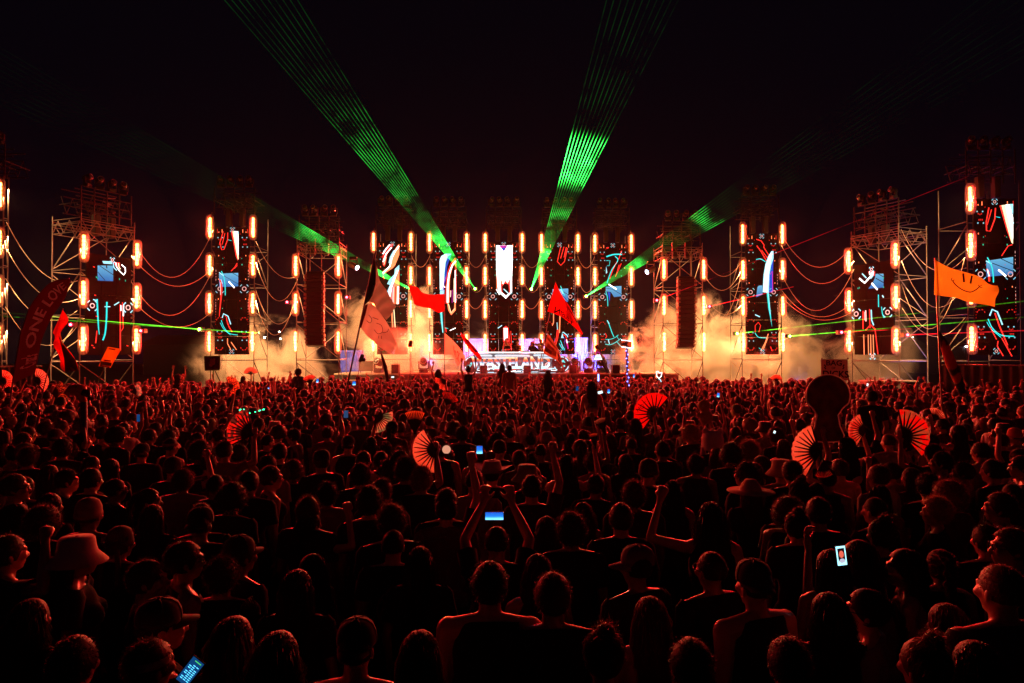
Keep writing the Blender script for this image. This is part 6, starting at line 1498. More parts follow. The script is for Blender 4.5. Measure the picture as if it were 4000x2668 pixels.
HAIR_TXT = {'short': 'short-haired', 'curly': 'curly-haired', 'buzz': 'close-cropped', 'quiff': 'thick-haired', 'afro': 'bushy-haired', 'long': 'long-haired', 'wavy': 'wavy-haired', 'pony': 'ponytailed', 'bun': 'bun-wearing'}
ARM_TXT = {('down', 'down'): 'seen from behind', ('down', 'up'): 'with right fist up', ('up', 'down'): 'with left fist up', ('phonehi', 'phonehi'): 'with both hands up', ('down', 'point'): 'pointing up', ('upopen', 'upopen'): 'with both arms open'}
far = []; USED = set()
def pix2(x, y, z): 
    v = Vector((x, y, z - CAMZ)); f = v.dot(_F); return 2000 + FPX * v.x / f, 1334 - FPX * v.dot(_U) / f
MARKS = [(o.location.x, o.location.y, o['label'].split(',')[0]) for o in COL.objects if o.get('category') in ('person', 'hand fan') and o.get('label') and len(o['label'].split(',')[0].split()) <= 8]
def where(x, y, key):
    for a, b, lab in sorted(MARKS, key=lambda m: (m[0] - x) ** 2 + (m[1] - y) ** 2)[:25]:
        p = pix2(x, y, 1.6); q = pix2(a, b, 1.6); rel = ('left of' if p[0] < q[0] else 'right of') if abs(p[0] - q[0]) > abs(p[1] - q[1]) * 1.2 else ('behind' if y > b else 'in front of')
        t = f'{rel} the {lab}'
        if t not in USED and len((key + ' ' + t).split()) <= 16: USED.add(t); return t
    return 'deep in the packed crowd'
for i, (x, yy) in enumerate(auto):
    fem = rng.random() < .42; p = rng.choice(POSES_F if fem else POSES_M) if yy > 6.5 else ('down', 'down')
    hair = rng.choice(['long', 'long', 'wavy', 'pony', 'bun'] if fem else ['short', 'short', 'short', 'curly', 'buzz', 'quiff', 'afro'])
    hat = None
    if not fem and rng.random() < .16: hat = rng.choice(['cap', 'cap', 'beanie', 'bucket'])
    yaw = rng.gauss(0, .42) + (-.25 if x < -6 else .25 if x > 6 else 0)
    if rng.random() < .16: yaw += rng.choice([-1, 1]) * rng.uniform(.6, 1.4)
    sc = rng.uniform(.93, 1.0) if fem else rng.uniform(.98, 1.07)
    if yy < 6.0: sc = min(sc, 1.0)
    if i < N_IND:
        person(x, yy, yaw, p[0], p[1], rng.choice(['tank', 'tank', 'crop'] if fem else ['tee', 'tee', 'tee', 'tank']) if not hat else 'tee', hair if not hat else 'buzz', rng.randrange(2), hat, hatturn=rng.choice([0, 3.14]) if hat == 'cap' else 0, fem=fem, scale=sc,
               hatc=rng.choice([(.03, .03, .03), (.2, .17, .15), (.08, .02, .02)]),
               label=(lambda h_: h_ + ' ' + where(x, yy, h_))(('person in a ' + hat if hat else HAIR_TXT[hair] + ' person') + ('' if p == ('down', 'down') else ' ' + ARM_TXT[p])), group='people packed in the mid crowd')
    else: far.append((x, yy, yaw, p, fem, hair, hat, sc))
# distant rows: one mass, every figure still a whole low-detail body
def low_mesh(me, ratio):
    o = D.objects.new('tmp', me); d = o.modifiers.new('d', 'DECIMATE'); d.ratio = min(1.0, ratio); t = o.modifiers.new('t', 'TRIANGULATE'); e = evaluated(o)
    v = np.empty(len(e.vertices) * 3); e.vertices.foreach_get('co', v); f = np.empty(len(e.polygons) * 3, dtype=np.int64); e.polygons.foreach_get('vertices', f)
    D.meshes.remove(e); return v.reshape(-1, 3), f.reshape(-1, 3)
LOW = {}
def low(kind, *k):
    key = (kind,) + k
    if key not in LOW:
        if kind == 'body': me = get_body(k[0], k[1], k[2], False, 1.0); LOW[key] = low_mesh(me, 620 / (len(me.polygons)))
        elif kind == 'shirt': me = get_shirt(k[0], k[1], k[2], k[3], 1.0); LOW[key] = low_mesh(me, 260 / len(me.polygons))
        elif kind == 'trousers': LOW[key] = low_mesh(TROUSERS[False], 150 / len(TROUSERS[False].polygons))
        elif kind == 'hat': me = get_hat(k[0]); LOW[key] = low_mesh(me, min(1, 160 / len(me.polygons)))
        else:
            bm = bmesh.new(); st = k[0]
            cap_shell(bm, {'curly': .03, 'afro': .06}.get(st, .012), 1.575, 3, {'curly': .03, 'afro': .04}.get(st, .012))
            if st in ('long', 'wavy', 'pony'):
                w = .09 if st != 'pony' else .03; tmp = [[bm.verts.new((math.cos(a) * w * (1 + .2 * j), math.sin(a) * .105 - .012 - .012 * j, 1.66 - .105 * j)) for a in [math.pi * (1 + i / 6) for i in range(7)]] for j in range(5)]
                for j in range(4):
                    for i in range(6): bm.faces.new([tmp[j][i], tmp[j][i+1], tmp[j+1][i+1], tmp[j+1][i]])
            if st == 'bun': blob(bm, (0, -.05, 1.775), .04, sub=1)
            rg = random.Random(5)
            for p, n in scalp(90, 4, 1.575):
                q = p + n * ({'curly': .03, 'afro': .06}.get(st, .01)); strand(bm, [q, q + (n + Vector((rg.gauss(0, .5), rg.gauss(0, .5), rg.gauss(0, .5)))).normalized() * .04], .004, rg)
            me = bmesh_to('t', bm); LOW[key] = low_mesh(me, 1.0)
    return LOW[key]
V = []; F = []; C = []; nv = 0
def emit(vf, M, col):
    global nv
    v, f = vf; M = np.array(M); V.append(v @ M[:3, :3].T + M[:3, 3]); F.append(f + nv); C.append(np.tile(np.array([*col, 1.0]), (len(v), 1))); nv += len(v)
for x, yy, yaw, p, fem, hair, hat, sc in far:
    if rng.random() < .02 and p == ('down', 'down'): p = rng.choice([('down', 'up'), ('upopen', 'upopen')]) if fem else rng.choice([('down', 'up'), ('up', 'down'), ('down', 'point')])
    M = Matrix.Translation((x, yy, 0)) @ Matrix.Rotation(yaw, 4, 'Z') @ Matrix.Scale(sc, 4)
    emit(low('body', p[0], p[1], fem), M, rng.choice(SKINS)); emit(low('shirt', p[0], p[1], fem, 'tank' if fem else 'tee'), M, rng.choice(CLOTHC)); emit(low('trousers'), M, rng.choice(CLOTHC[:4]))
    if hat: emit(low('hat', hat), M, rng.choice([(.03, .03, .03), (.3, .27, .25), (.2, .05, .04)]))
    else: emit(low('hair', hair), M, rng.choice(HAIRC + [(.2, .1, .05)] * 1))
def far_crowd():
    v = np.concatenate(V); f = np.concatenate(F); c = np.concatenate(C); me = D.meshes.new('distant_crowd')
    me.vertices.add(len(v)); me.vertices.foreach_set('co', v.ravel()); me.loops.add(len(f) * 3); me.loops.foreach_set('vertex_index', f.ravel().astype(np.int32)); me.polygons.add(len(f))
    me.polygons.foreach_set('loop_start', np.arange(0, len(f) * 3, 3, dtype=np.int32)); me.update(calc_edges=True); me.polygons.foreach_set('use_smooth', np.ones(len(f), dtype=bool))
    at = me.color_attributes.new('tint', 'FLOAT_COLOR', 'POINT'); at.data.foreach_set('color', c.ravel())
    m, nt, b = newmat('distant_people'); a = nt.nodes.new('ShaderNodeVertexColor'); a.layer_name = 'tint'; nt.links.new(a.outputs[0], b.inputs['Base Color']); b.inputs['Roughness'].default_value = .55
    o = link('distant_crowd', me, None, m); tag(o, 'distant rows of the packed crowd up to the stage', 'crowd', kind='stuff'); print('CROWD', len(far), 'tris', len(f), 'auto', len(auto), 'individual', N_IND)
far_crowd()
# ================================================================== FLAGS, TOTEMS, PHONES
def cloth_mat(name, c1, c2=None, trans=.55, nsc=6, sharp=.02):
    if name in MATS: return MATS[name]
    c2 = c2 or tuple(x * .8 for x in c1); m = fan_leaf_mat(name, c1, c2, nsc)
    for n in m.node_tree.nodes:
        if n.type == 'MIX_SHADER': n.inputs[0].default_value = trans
        if n.type == 'VALTORGB': n.color_ramp.elements[0].position = .5 - sharp; n.color_ramp.elements[1].position = .5 + sharp
    MATS[name] = m; return m
class Cloth:
    """a cloth spanned between two edges (photo pixels at distance Y), rippling in depth"""
    def __init__(s, top, bot, Y, amp=.06, waves=2.5, fly=0.0, ph=0.0):
        s.top = smoothline([Vector((*p, 0)) for p in top], 6); s.bot = smoothline([Vector((*p, 0)) for p in bot], 6); s.Y = Y; s.amp = amp; s.w = waves; s.fly = fly; s.ph = ph
    def px(s, u, v):
        def at(l, u): k = u * (len(l) - 1); i = min(int(k), len(l) - 2); return l[i].lerp(l[i+1], k - i)
        return at(s.top, u).lerp(at(s.bot, u), v)
    def __call__(s, u, v, off=0.0):
        p = s.px(u, v); q = P(p.x, p.y, s.Y + s.fly * u + off)
        q.y += s.amp * min(1, u * 3) * math.sin(s.w * 6.283 * u + 2.2 * v + s.ph) + .4 * s.amp * u * math.sin(9 * u + 8 * v); return q
    def uv(s, px, py):
        best = None
        for i in range(41):
            for j in range(21):
                p = s.px(i/40, j/20); d = (p.x - px) ** 2 + (p.y - py) ** 2
                if best is None or d < best[0]: best = (d, i/40, j/20)
        return best[1], best[2]
    def build(s, name, mat, parent, o, nu=28, nv=14):
        bm = bmesh.new(); g_ = [[bm.verts.new(s(i/nu, j/nv) - o) for j in range(nv+1)] for i in range(nu+1)]
        for i in range(nu):
            for j in range(nv): bm.faces.new([g_[i][j], g_[i][j+1], g_[i+1][j+1], g_[i+1][j]])
        return link(name, bmesh_to(name, bm, True), parent, mat)
    def patch(s, name, pts, mat, parent, o, off=-.012):
        """a print on the cloth: polygon in (u,v)"""
        bm = bmesh.new(); vs = [bm.verts.new(s(u, v, off) - o) for u, v in pts]; bm.faces.new(vs); bmesh.ops.triangulate(bm, faces=bm.faces[:]); return link(name, bmesh_to(name, bm), parent, mat)
    def stroke(s, name, pix, w, mat, parent, o, off=-.012):
        bm = bmesh.new(); pts = smoothline([Vector((*p, 0)) for p in pix], 4); prev = None
        for i, p in enumerate(pts):
            t = (pts[min(i+1, len(pts)-1)] - pts[max(i-1, 0)]).normalized(); n = Vector((-t.y, t.x, 0)) * w / 2
            c = []
            for sgn in (-1, 1):
                q = p + n * sgn; u, v = s.uv(q.x, q.y); d = s(u, v, off).y; c.append(bm.verts.new(P(q.x, q.y, d) - o))
            if prev: bm.faces.new([prev[0], prev[1], c[1], c[0]])
            prev = c
        return link(name, bmesh_to(name, bm), parent, mat)
    def text(s, txt, u0, u1, v0, v1, mat, parent, o, vertical=False, mirror=False, off=-.012):
        me = text_mesh(txt, 1.0, 0, offset=.02); xs = [v.co.x for v in me.vertices]; ys = [v.co.y for v in me.vertices]; x0, x1, y0, y1 = min(xs), max(xs), min(ys), max(ys)
        for v in me.vertices:
            a = (v.co.x - x0) / (x1 - x0); b = (v.co.y - y0) / (y1 - y0)
            if mirror: a = 1 - a
            v.co = s(u0 + (u1 - u0) * a, v1 + (v0 - v1) * b, off) - o
        return link('lettering', me, parent, mat)
M_POLE = pmat('flag_pole', (0.16, 0.14, 0.14), .35, .4)
M_INK = pmat('flag_ink', (0.02, 0.012, 0.012), .8)
def pole_thing(name, label, cat, a, b, Y, r=.012, group=None, mat=None):
    A = P(*a, Y); B = P(*b, Y); o = thing(name, label, cat, A, 0, group)
    ext = A + (A - B).normalized() * max(0.0, (A.z - 1.35))                 # shaft runs down into the holder's hands
    rod('pole', ext - A, B - A, r, mat or M_POLE, o); return o, A
def holder(A, lab, **k):
    x, y = A.x - .2, A.y - .12
    if free(x, y, .2): SPOTS.append((x, y))
    person(x, y, 0, 'down', 'up', k.pop('shirt', 'tee'), k.pop('hair', 'short'), 0, scale=k.pop('scale', 1.0), label=lab, group='people holding up poles', **k)
GRP = 'flags carried in the crowd'
# two pale flags on the long leaning pole
o, A = pole_thing('flag_pole', 'long leaning pole with two pale flags left of centre', 'flag', (1331, 1625), (1467, 985), 12, .016, GRP)
c = Cloth([(1464,1012),(1484,1090),(1512,1140),(1547,1197)], [(1421,1194),(1447,1178),(1478,1214),(1507,1250)], 11.95, .08, 2.0); f = c.build('flag', cloth_mat('khaki_flag', (.36, .46, .42), (.28, .36, .33), .55, 3, .2), o, A)
c.patch('dark_panel', [(0, 0), (.12, 0), (.3, .3), (.33, .75), (.28, 1), (0, 1)], cloth_mat('flag_dark', (.045, .03, .03), None, .25), f, A)
c = Cloth([(1428,1190),(1460,1190),(1508,1258),(1552,1345)], [(1403,1272),(1440,1318),(1480,1352),(1528,1382)], 11.9, .07, 1.6, ph=1); f = c.build('flag', cloth_mat('apricot_flag', (.62, .72, .66), (.5, .58, .52), .65, 3, .25), o, A)
c.patch('dark_panel', [(0, 0), (.12, 0), (.13, .4), (.1, 1), (0, 1)], cloth_mat('flag_maroon', (.14, .03, .03), None, .3), f, A)
for pts in ([(1440,1230),(1452,1246),(1446,1262),(1432,1252)], [(1470,1262),(1490,1272),(1494,1296),(1476,1304),(1462,1288)], [(1494,1300),(1512,1296),(1518,1284)], [(1455,1240),(1478,1248)], [(1480,1310),(1478,1322)], [(1490,1312),(1490,1324)]): c.stroke('pen_mark', pts, 2.2, M_INK, f, A)
holder(A, 'person gripping the long pole with two pale flags')
# red waving flag and pale lettered flag on one upright pole
o, A = pole_thing('flag_pole', 'upright pole with a waving red flag over a pale lettered flag', 'flag', (1736.5, 1478), (1736.5, 1142), 25, .014, GRP)
c = Cloth([(1736,1148),(1695,1150),(1655,1146),(1630,1122),(1593,1112)], [(1736,1214),(1715,1222),(1680,1205),(1640,1196),(1622,1190)], 24.9, .16, 1.4); c.build('flag', cloth_mat('red_flag', (.62, .015, .015), (.5, .01, .01), .6), o, A)['label'] = 'waving red flag'
c = Cloth([(1737,1301),(1766,1327),(1795,1358),(1818,1395)], [(1737,1387),(1768,1388),(1785,1428),(1806,1416)], 24.95, .05, 1.2); f = c.build('flag', cloth_mat('peach_flag', (.85, .75, .6), (.8, .66, .5), .65, 3, .3), o, A)
c.text('Not OK', .38, .72, .25, .75, M_INK, f, A)
holder(A, 'person holding the upright pole with red and pale flags')
# red and black banner held by the woman with hair bows
o, A = pole_thing('flag_pole', 'red and black banner held by the woman with hair bows', 'flag', (1858, 1402), (1799, 1298), 23.9, .01, GRP)
c = Cloth([(1800,1298),(1830,1330),(1862,1366),(1884,1402)], [(1801,1312),(1823,1350),(1848,1380),(1873,1406)], 23.8, .05, 1.5); f = c.build('flag', cloth_mat('red_flag', (.62, .015, .015)), o, A)
c.patch('dark_stripe', [(.2, .0), (.75, 0), (.7, .55), (.25, .5)], cloth_mat('flag_dark', (.045, .03, .03)), f, A)
# red flag with peach emblem and lettering band
o, A = pole_thing('flag_pole', 'red flag with peach emblem and dark lettering right of centre', 'flag', (2088, 1530), (2171, 1100), 20, .013, GRP)
c = Cloth([(2170,1104),(2202,1165),(2237,1220),(2277,1303)], [(2139,1216),(2189,1236),(2222,1258),(2272,1308)], 19.9, .07, 1.6); f = c.build('flag', cloth_mat('red_flag2', (.66, .012, .012), (.6, .01, .01), .65), o, A)
c.patch('emblem', [(.46, .2), (.5, .45), (.5, .75), (.62, .84), (.78, .6), (.7, .3), (.55, .1)], cloth_mat('peach_print', (.75, .34, .2), None, .65), f, A); c.patch('dark_edge', [(.35, 0), (.8, 0), (.85, .16), (.4, .14)], cloth_mat('flag_dark', (.045, .03, .03)), f, A, -.02)
c.stroke('emblem_ring', [(2190,1195),(2184,1205),(2190,1216),(2205,1218),(2216,1212),(2214,1200),(2200,1193)], 2.5, cloth_mat('red_print', (.5, .02, .02)), f, A, -.02)
c.text('NISPIN', .17, .74, .97, .68, M_INK, f, A, off=-.03)
holder(A, 'person holding the pole of the red lettered flag')
# brown picture flag
o, A = pole_thing('flag_pole', 'brown picture flag in front of the booth wheel', 'flag', (2100, 1500), (2141, 1293), 21, .01, GRP)
c = Cloth([(2139,1301),(2166,1338),(2187,1382),(2203,1445)], [(2122,1380),(2155,1398),(2183,1414),(2201,1447)], 20.9, .05, 1.4); f = c.build('flag', cloth_mat('brown_flag', (.42, .2, .12), (.3, .13, .08), .55, 5, .1), o, A)
for k, (a, b, c0, d0, col) in enumerate(((.0, .5, .12, .24, (.62, .36, .2)), (.05, .3, .62, .85, (.2, .12, .12)), (.1, .35, .40, .6, (.5, .16, .1)), (.3, .5, .35, .8, (.6, .36, .22)), (.55, .8, .2, .5, (.1, .05, .05)), (.6, .85, .6, .85, (.14, .07, .06)))):
    c.patch('print', [(a, c0), (b, c0), (b, d0), (a, d0)], cloth_mat('print_%d' % k, col, None, .5), f, A, -.012 - .003 * k)
# orange smiley flag
o, A = pole_thing('flag_pole', 'orange flag with a drawn smile on a tall pole at right', 'flag', (3681, 1622), (3653, 1008), 13, .017, GRP, pmat('pale_pole', (.5, .42, .38), .35, .3))
c = Cloth([(3653,1016),(3718,1045),(3804,1079),(3862,1102),(3899,1116)], [(3649,1151),(3730,1165),(3804,1180),(3873,1200)], 12.95, .07, 1.5); f = c.build('flag', cloth_mat('orange_flag', (.82, .82, .07), (.78, .76, .06), .7, 2, .4), o, A)
for pts, w in (([(3763,1068),(3766,1102)], 8), ([(3797,1077),(3791,1108)], 8), ([(3722,1098),(3735,1114),(3760,1132),(3790,1141),(3812,1132),(3826,1120)], 4), ([(3722,1098),(3716,1092),(3720,1086)], 3), ([(3722,1098),(3728,1092)], 3), ([(3826,1120),(3822,1112)], 3), ([(3826,1120),(3835,1114)], 3), ([(3828,1124),(3838,1122)], 3)):
    c.stroke('drawn_line', pts, w, M_INK, f, A)
holder(A, 'person holding the tall pole of the orange smile flag', scale=1.02)
# furled red and black flag
o = thing('furled_flag', 'furled black and red flag leaning at the right edge', 'flag', P(3765, 1548, 14), 0, GRP); A = P(3765, 1548, 14); bm = bmesh.new()
tube(bm, [P(3765, 1548, 14) - A, P(3741, 1480, 14) - A, P(3716, 1420, 14) - A, P(3690, 1350, 14) - A, P(3664, 1290, 14) - A], [.05, .09, .10, .075, .015], 9)
for v in bm.verts: v.co += Vector((noise.noise(v.co * 9), noise.noise(v.co * 9 + Vector((5, 0, 0))), 0)) * .03
link('cloth', bmesh_to('furled', bm, True), o, cloth_mat('furled_cloth', (.02, .015, .015), (.5, .012, .012), .3, 2.2, .02)); rod('pole', P(3790, 1600, 14.02) - A, P(3662, 1285, 14.02) - A, .011, M_POLE, o)
# feather banner
Yf = 17.0; o, A = pole_thing('feather_banner', 'tall dark red feather banner reading ONE LOVE at the left', 'banner', (46, 1520), (50, 1490), Yf, .02)
c = Cloth([(47,1500),(59,1426),(78,1308),(113,1206),(169,1131),(215,1096),(271,1088)], [(137,1458),(148,1401),(169,1321),(204,1241),(234,1192),(255,1155),(272,1100)], Yf, .03, 1.0); 
def woven_text(c, words, nu, nv, mat, tmat, parent, o):
    """cloth woven in two colours: the cells inside the letters become the lettering"""
    tris = []
    for txt, u0, u1, v0, v1 in words:
        me = text_mesh(txt, 1.0, 0, offset=.02); me.calc_loop_triangles(); xy = np.array([(v.co.x, v.co.y) for v in me.vertices]); lo, hi = xy.min(0), xy.max(0); q = (xy - lo) / (hi - lo)
        q = np.stack([u0 + (u1 - u0) * q[:, 0], v1 + (v0 - v1) * q[:, 1]], 1); tris += [q[list(t.vertices)] for t in me.loop_triangles]
    T = np.array(tris); cu, cv = np.meshgrid((np.arange(nu) + .5) / nu, (np.arange(nv) + .5) / nv, indexing='ij'); pts = np.stack([cu.ravel(), cv.ravel()], 1); ins = np.zeros(len(pts), bool)
    cr = lambda a, b, p: (b[0] - a[0]) * (p[:, 1] - a[1]) - (b[1] - a[1]) * (p[:, 0] - a[0])
    for t in T:
        s = np.stack([cr(t[0], t[1], pts), cr(t[1], t[2], pts), cr(t[2], t[0], pts)], 1); ins |= (s >= 0).all(1) | (s <= 0).all(1)
    vs = [c(i / nu, j / nv) - o for i in range(nu + 1) for j in range(nv + 1)]; fa, fb = [], []
    for k in range(nu * nv):
        i, j = divmod(k, nv); a = i * (nv + 1) + j; (fb if ins[k] else fa).append((a, a + 1, a + nv + 2, a + nv + 1))
    def cut(faces): 
        used = sorted({v for f_ in faces for v in f_}); mp = {v: n for n, v in enumerate(used)}; return [vs[v] for v in used], [tuple(mp[v] for v in f_) for f_ in faces]
    f_ = link('banner_cloth', mesh('banner_cloth', *cut(fa), True), parent, mat); link('lettering', mesh('lettering', *cut(fb), True), f_, tmat)
woven_text(c, [('ONE LOVE', .26, .90, .28, .74), ("Cruz's", .115, .215, .2, .95)], 220, 44, cloth_mat('wine_banner', (.12, .01, .016), (.10, .008, .013), .10, 2, .3), cloth_mat('banner_white', (.6, .5, .6), None, .05), o, A)
bm = bmesh.new(); tube(bm, [P(*p, Yf + .01) - A for p in ((47,1500),(59,1426),(78,1308),(113,1206),(169,1131),(215,1096),(271,1088))], .014, 6); link('mast', bmesh_to('mast', bm, True), o, M_POLE)
# red and black flag left
o, A = pole_thing('flag_pole', 'red and black flag on a leaning pole beside the feather banner', 'flag', (150, 1600), (246, 1205), 15, .013, GRP)
c = Cloth([(245,1210),(260,1252),(248,1310),(262,1372),(304,1448)], [(206,1300),(222,1330),(212,1368),(230,1420),(268,1452)], 14.95, .10, 1.5); f = c.build('flag', cloth_mat('red_flag', (.62, .015, .015)), o, A)
c.patch('dark_panel', [(.45, .2), (.62, .1), (.85, .0), (1, 0), (1, 1), (.75, .6), (.6, .45)], cloth_mat('flag_dark', (.045, .03, .03)), f, A, -.03); c.patch('gold_panel', [(.42, .1), (.6, .0), (.72, .1), (.55, .35)], cloth_mat('gold_print', (.5, .28, .08)), f, A, -.04)
holder(A, 'person holding the leaning red and black flag')

# ------------------------------------------------------------------ signs and totems on sticks
def board_px(name, label, cat, pts, Y, mat, th=.03, stick=None, smat=None, group='totems on sticks', hold=None, sr=.012):
    q = [P(*p, Y) for p in pts]; A = P(*stick[1], Y) if stick else q[0]; o = thing(name, label, cat, A, 0, group); bm = bmesh.new()
    fr = [bm.verts.new(p - A) for p in q]; bk = [bm.verts.new(p - A + Vector((0, th, 0))) for p in q]; bm.faces.new(list(reversed(fr))); bm.faces.new(bk)
    for i in range(len(q)): bm.faces.new([fr[i], fr[(i+1) % len(q)], bk[(i+1) % len(q)], bk[i]])
    bmesh.ops.recalc_face_normals(bm, faces=bm.faces); link('board', bmesh_to('board', bm), o, mat)
    if stick: rod('stick', P(*stick[0], Y) - A + Vector((0, th + .02, 0)), Vector((0, th + .02, 0)), sr, smat or M_POLE, o)
    if hold: holder(A, hold)
    return o, A
def px_line(pix, w, Y, mat, parent, o, name='drawn_line', closed=False):
    bm = bmesh.new(); pts = [Vector((*p, 0)) for p in pix]; prev = None
    for i, p in enumerate(pts):
        t = (pts[min(i+1, len(pts)-1)] - pts[max(i-1, 0)]).normalized(); n = Vector((-t.y, t.x, 0)) * w / 2; cc = [bm.verts.new(P((p + n).x, (p + n).y, Y) - o), bm.verts.new(P((p - n).x, (p - n).y, Y) - o)]
        if prev: bm.faces.new([prev[0], prev[1], cc[1], cc[0]])
        prev = cc
    return link(name, bmesh_to(name, bm), parent, mat)
def px_text(txt, cx, cy, hpx, Y, mat, parent, o, rot=0.0, xs=1.0):
    k = Y / FPX; me = text_mesh(txt, hpx * 1.35 * k, .001, offset=.004 * hpx * k * 8, xs=xs); ob = link('lettering', me, parent, mat); ob.matrix_local = Matrix.Translation(P(cx, cy, Y) - o) @ Matrix.Rotation(rot, 4, 'Y') @ Matrix.Rotation(math.pi / 2, 4, 'X'); return ob
M_YEL = cloth_mat('yellow_card', (.85, .68, .1), (.8, .6, .08), .6, 8, .2); M_GRN = pmat('green_stick', (.10, .22, .03), .6)
o, A = board_px('yellow_sign', 'tilted yellow sign with green foot on a green stick', 'sign', [(421,1355),(472,1363),(429,1437),(384,1430)], 22, M_YEL, .03, ((405, 1432), (374, 1502)), M_GRN, hold='person holding the tilted yellow sign')
px_line([(392,1418),(435,1424)], 15, 21.98, pmat('sign_green', (.2, .26, .07), .8), o, A, 'green_foot'); px_line([(424,1362),(450,1366)], 5, 21.975, pmat('sign_brown', (.3, .1, .02), .8), o, A, 'text_bar'); px_line([(405,1408),(432,1410)], 6, 21.975, pmat('sign_red', (.5, .06, .02), .8), o, A, 'text_bar'); px_line([(389,1428),(428,1434)], 5, 21.97, pmat('sign_dark', (.08, .06, .02), .8), o, A, 'text_bar')
o, A = board_px('picture_board', 'dark picture board with fuzzy green edge on a stick at left', 'sign', [(799,1393),(858,1392),(857,1443),(802,1446)], 24, pmat('picture_dark', (.06, .012, .02), .6, nscale=9, noise_amt=.8), .05, ((830, 1446), (829, 1512)), M_GRN, hold='person holding the picture board at left', sr=.02)
bm = bmesh.new(); rg = random.Random(2)
cor = [P(*p, 23.97) - A for p in ((799,1393),(858,1392),(857,1443),(802,1446))]
for i in range(4):
    tube(bm, [cor[i], cor[(i+1) % 4]], .022, 6)
    for k in range(70):
        q = cor[i].lerp(cor[(i+1) % 4], rg.random()); d = Vector((rg.gauss(0, 1), rg.gauss(0, 1), rg.gauss(0, 1))).normalized() * .045; s_ = d.cross(Vector((0, 1, 0))).normalized() * .006; bm.faces.new([bm.verts.new(q - s_), bm.verts.new(q + s_), bm.verts.new(q + d)])
link('fuzzy_edge', bmesh_to('fuzzy_edge', bm), o, cloth_mat('fuzzy_green', (.12, .22, .05), None, .4))
bm = bmesh.new(); Cc = P(830, 1416, 23.93) - A
for dx, dz, r in ((0, 0, .10), (-.04, .1, .045), (.05, .11, .045), (-.06, -.09, .06)): blob(bm, Cc + Vector((dx, .0, dz)), (r, .02, r))
link('pale_shape', bmesh_to('pale_shape', bm, True), o, pmat('picture_pale', (.35, .25, .2), .7))
o, A = board_px('led_sign', 'small sign edged with white lights on a blue-lit pole', 'sign', [(2428,1328),(2469,1333),(2467,1360),(2429,1355)], 22, cloth_mat('flame_sign', (.75, .35, .1), (.08, .03, .02), .6, 9), .03, ((2449, 1357), (2454, 1540)), pmat('alu_pole', (.3, .3, .34), .35, .5), hold='person holding the blue-lit pole', sr=.045)
for k in range(9):
    for z in (0, 1):
        bm = bmesh.new(); bmesh.ops.create_icosphere(bm, subdivisions=1, radius=.014); b_ = link('light_bead', bmesh_to('bead', bm), o, emat('bead_white', (.8, .9, 1), 6, False)); p = Vector((*((2428, 1328) if not z else (2429, 1355)), 0)).lerp(Vector((*((2469, 1333) if not z else (2467, 1360)), 0)), k / 8); b_.location = P(p.x, p.y, 21.97) - A
for k in range(10):
    bm = bmesh.new(); bmesh.ops.create_icosphere(bm, subdivisions=1, radius=.018); b_ = link('blue_light', bmesh_to('bead', bm), o, emat('bead_blue', (.08, .15, 1), 14, False)); b_.location = P(2446 + k * .6 + (6 if k % 2 else 0), 1370 + k * 15, 21.95) - A
o, A = board_px('lit_totem', 'glowing white trapezoid totem with pink neon on a stick', 'totem', [(2329,1385),(2344,1385),(2353,1405),(2320,1405)], 26, emat('totem_white', (.85, 1, .9), 1.6, False), .06, ((2335, 1405), (2335, 1490)), None, hold='person holding the glowing white totem')
px_line([(2330,1386),(2328,1378),(2335,1374),(2342,1378),(2345,1386)], 2.5, 25.97, C_MAG, o, A, 'neon_line'); px_line([(2326,1398),(2347,1398)], 3, 25.96, C_GREEN, o, A, 'green_stripe')
o2 = thing('light_tube', 'short glowing blue light tube below the white totem', 'light stick', P(2337.6, 1475, 25.8), 0); bm = bmesh.new(); tube(bm, [(0, 0, -.13), (0, 0, .13)], .024, 8); link('tube', bmesh_to('light_tube', bm, True), o2, emat('tube_blue', (.18, .35, 1), 6, False)); bm = bmesh.new(); tube(bm, [(0, 0, -.18), (0, 0, -.131)], .027, 8); link('grip', bmesh_to('grip', bm), o2, M_BLACK)
o, A = pole_thing('neon_totem', 'small white and cyan neon squiggle totem at the right of the stage', 'totem', (2574, 1510), (2572, 1470), 26, .012, 'totems on sticks')
px_line([(2564,1452),(2570,1450),(2575,1457),(2585,1455),(2583,1470),(2574,1478),(2566,1470),(2564,1452)], 3, 25.95, C_WHITE, o, A, 'neon_line'); px_line([(2572,1478),(2580,1484),(2583,1492)], 4, 25.94, C_ICE, o, A, 'neon_line'); px_line([(2566,1478),(2560,1470),(2566,1465)], 3, 25.93, C_ORANGE, o, A, 'neon_line')
o, A = pole_thing('lantern_pole', 'thin pole with a small dark lantern left of the booth', 'totem', (1602, 1495), (1602, 1352), 24, .012, 'totems on sticks')
bm = bmesh.new(); Cc = P(1603, 1343, 24) - A; lathe(bm, [(.03, -.12), (.075, -.1), (.07, .08), (.03, .13)], 6, Matrix.Translation(Cc) @ Matrix.Rotation(.2, 4, 'Y')); link('lantern', bmesh_to('lantern', bm), o, pmat('lantern_dark', (.12, .06, .03), .5))
o = thing('closed_umbrella', 'closed dark umbrella pointing up in front of the left smoke', 'umbrella', P(1514, 1475, 24)); A = P(1514, 1475, 24); bm = bmesh.new(); tube(bm, [P(1516, 1490, 24) - A, P(1505, 1435, 24) - A, P(1494, 1398, 24) - A, P(1485, 1364, 24) - A], [.05, .075, .05, .006], 8); link('canopy', bmesh_to('canopy', bm, True), o, pmat('umbrella_cloth', (.05, .02, .02), .7)); rod('shaft', P(1518, 1500, 24) - A, P(1514, 1478, 24) - A, .012, M_POLE, o)
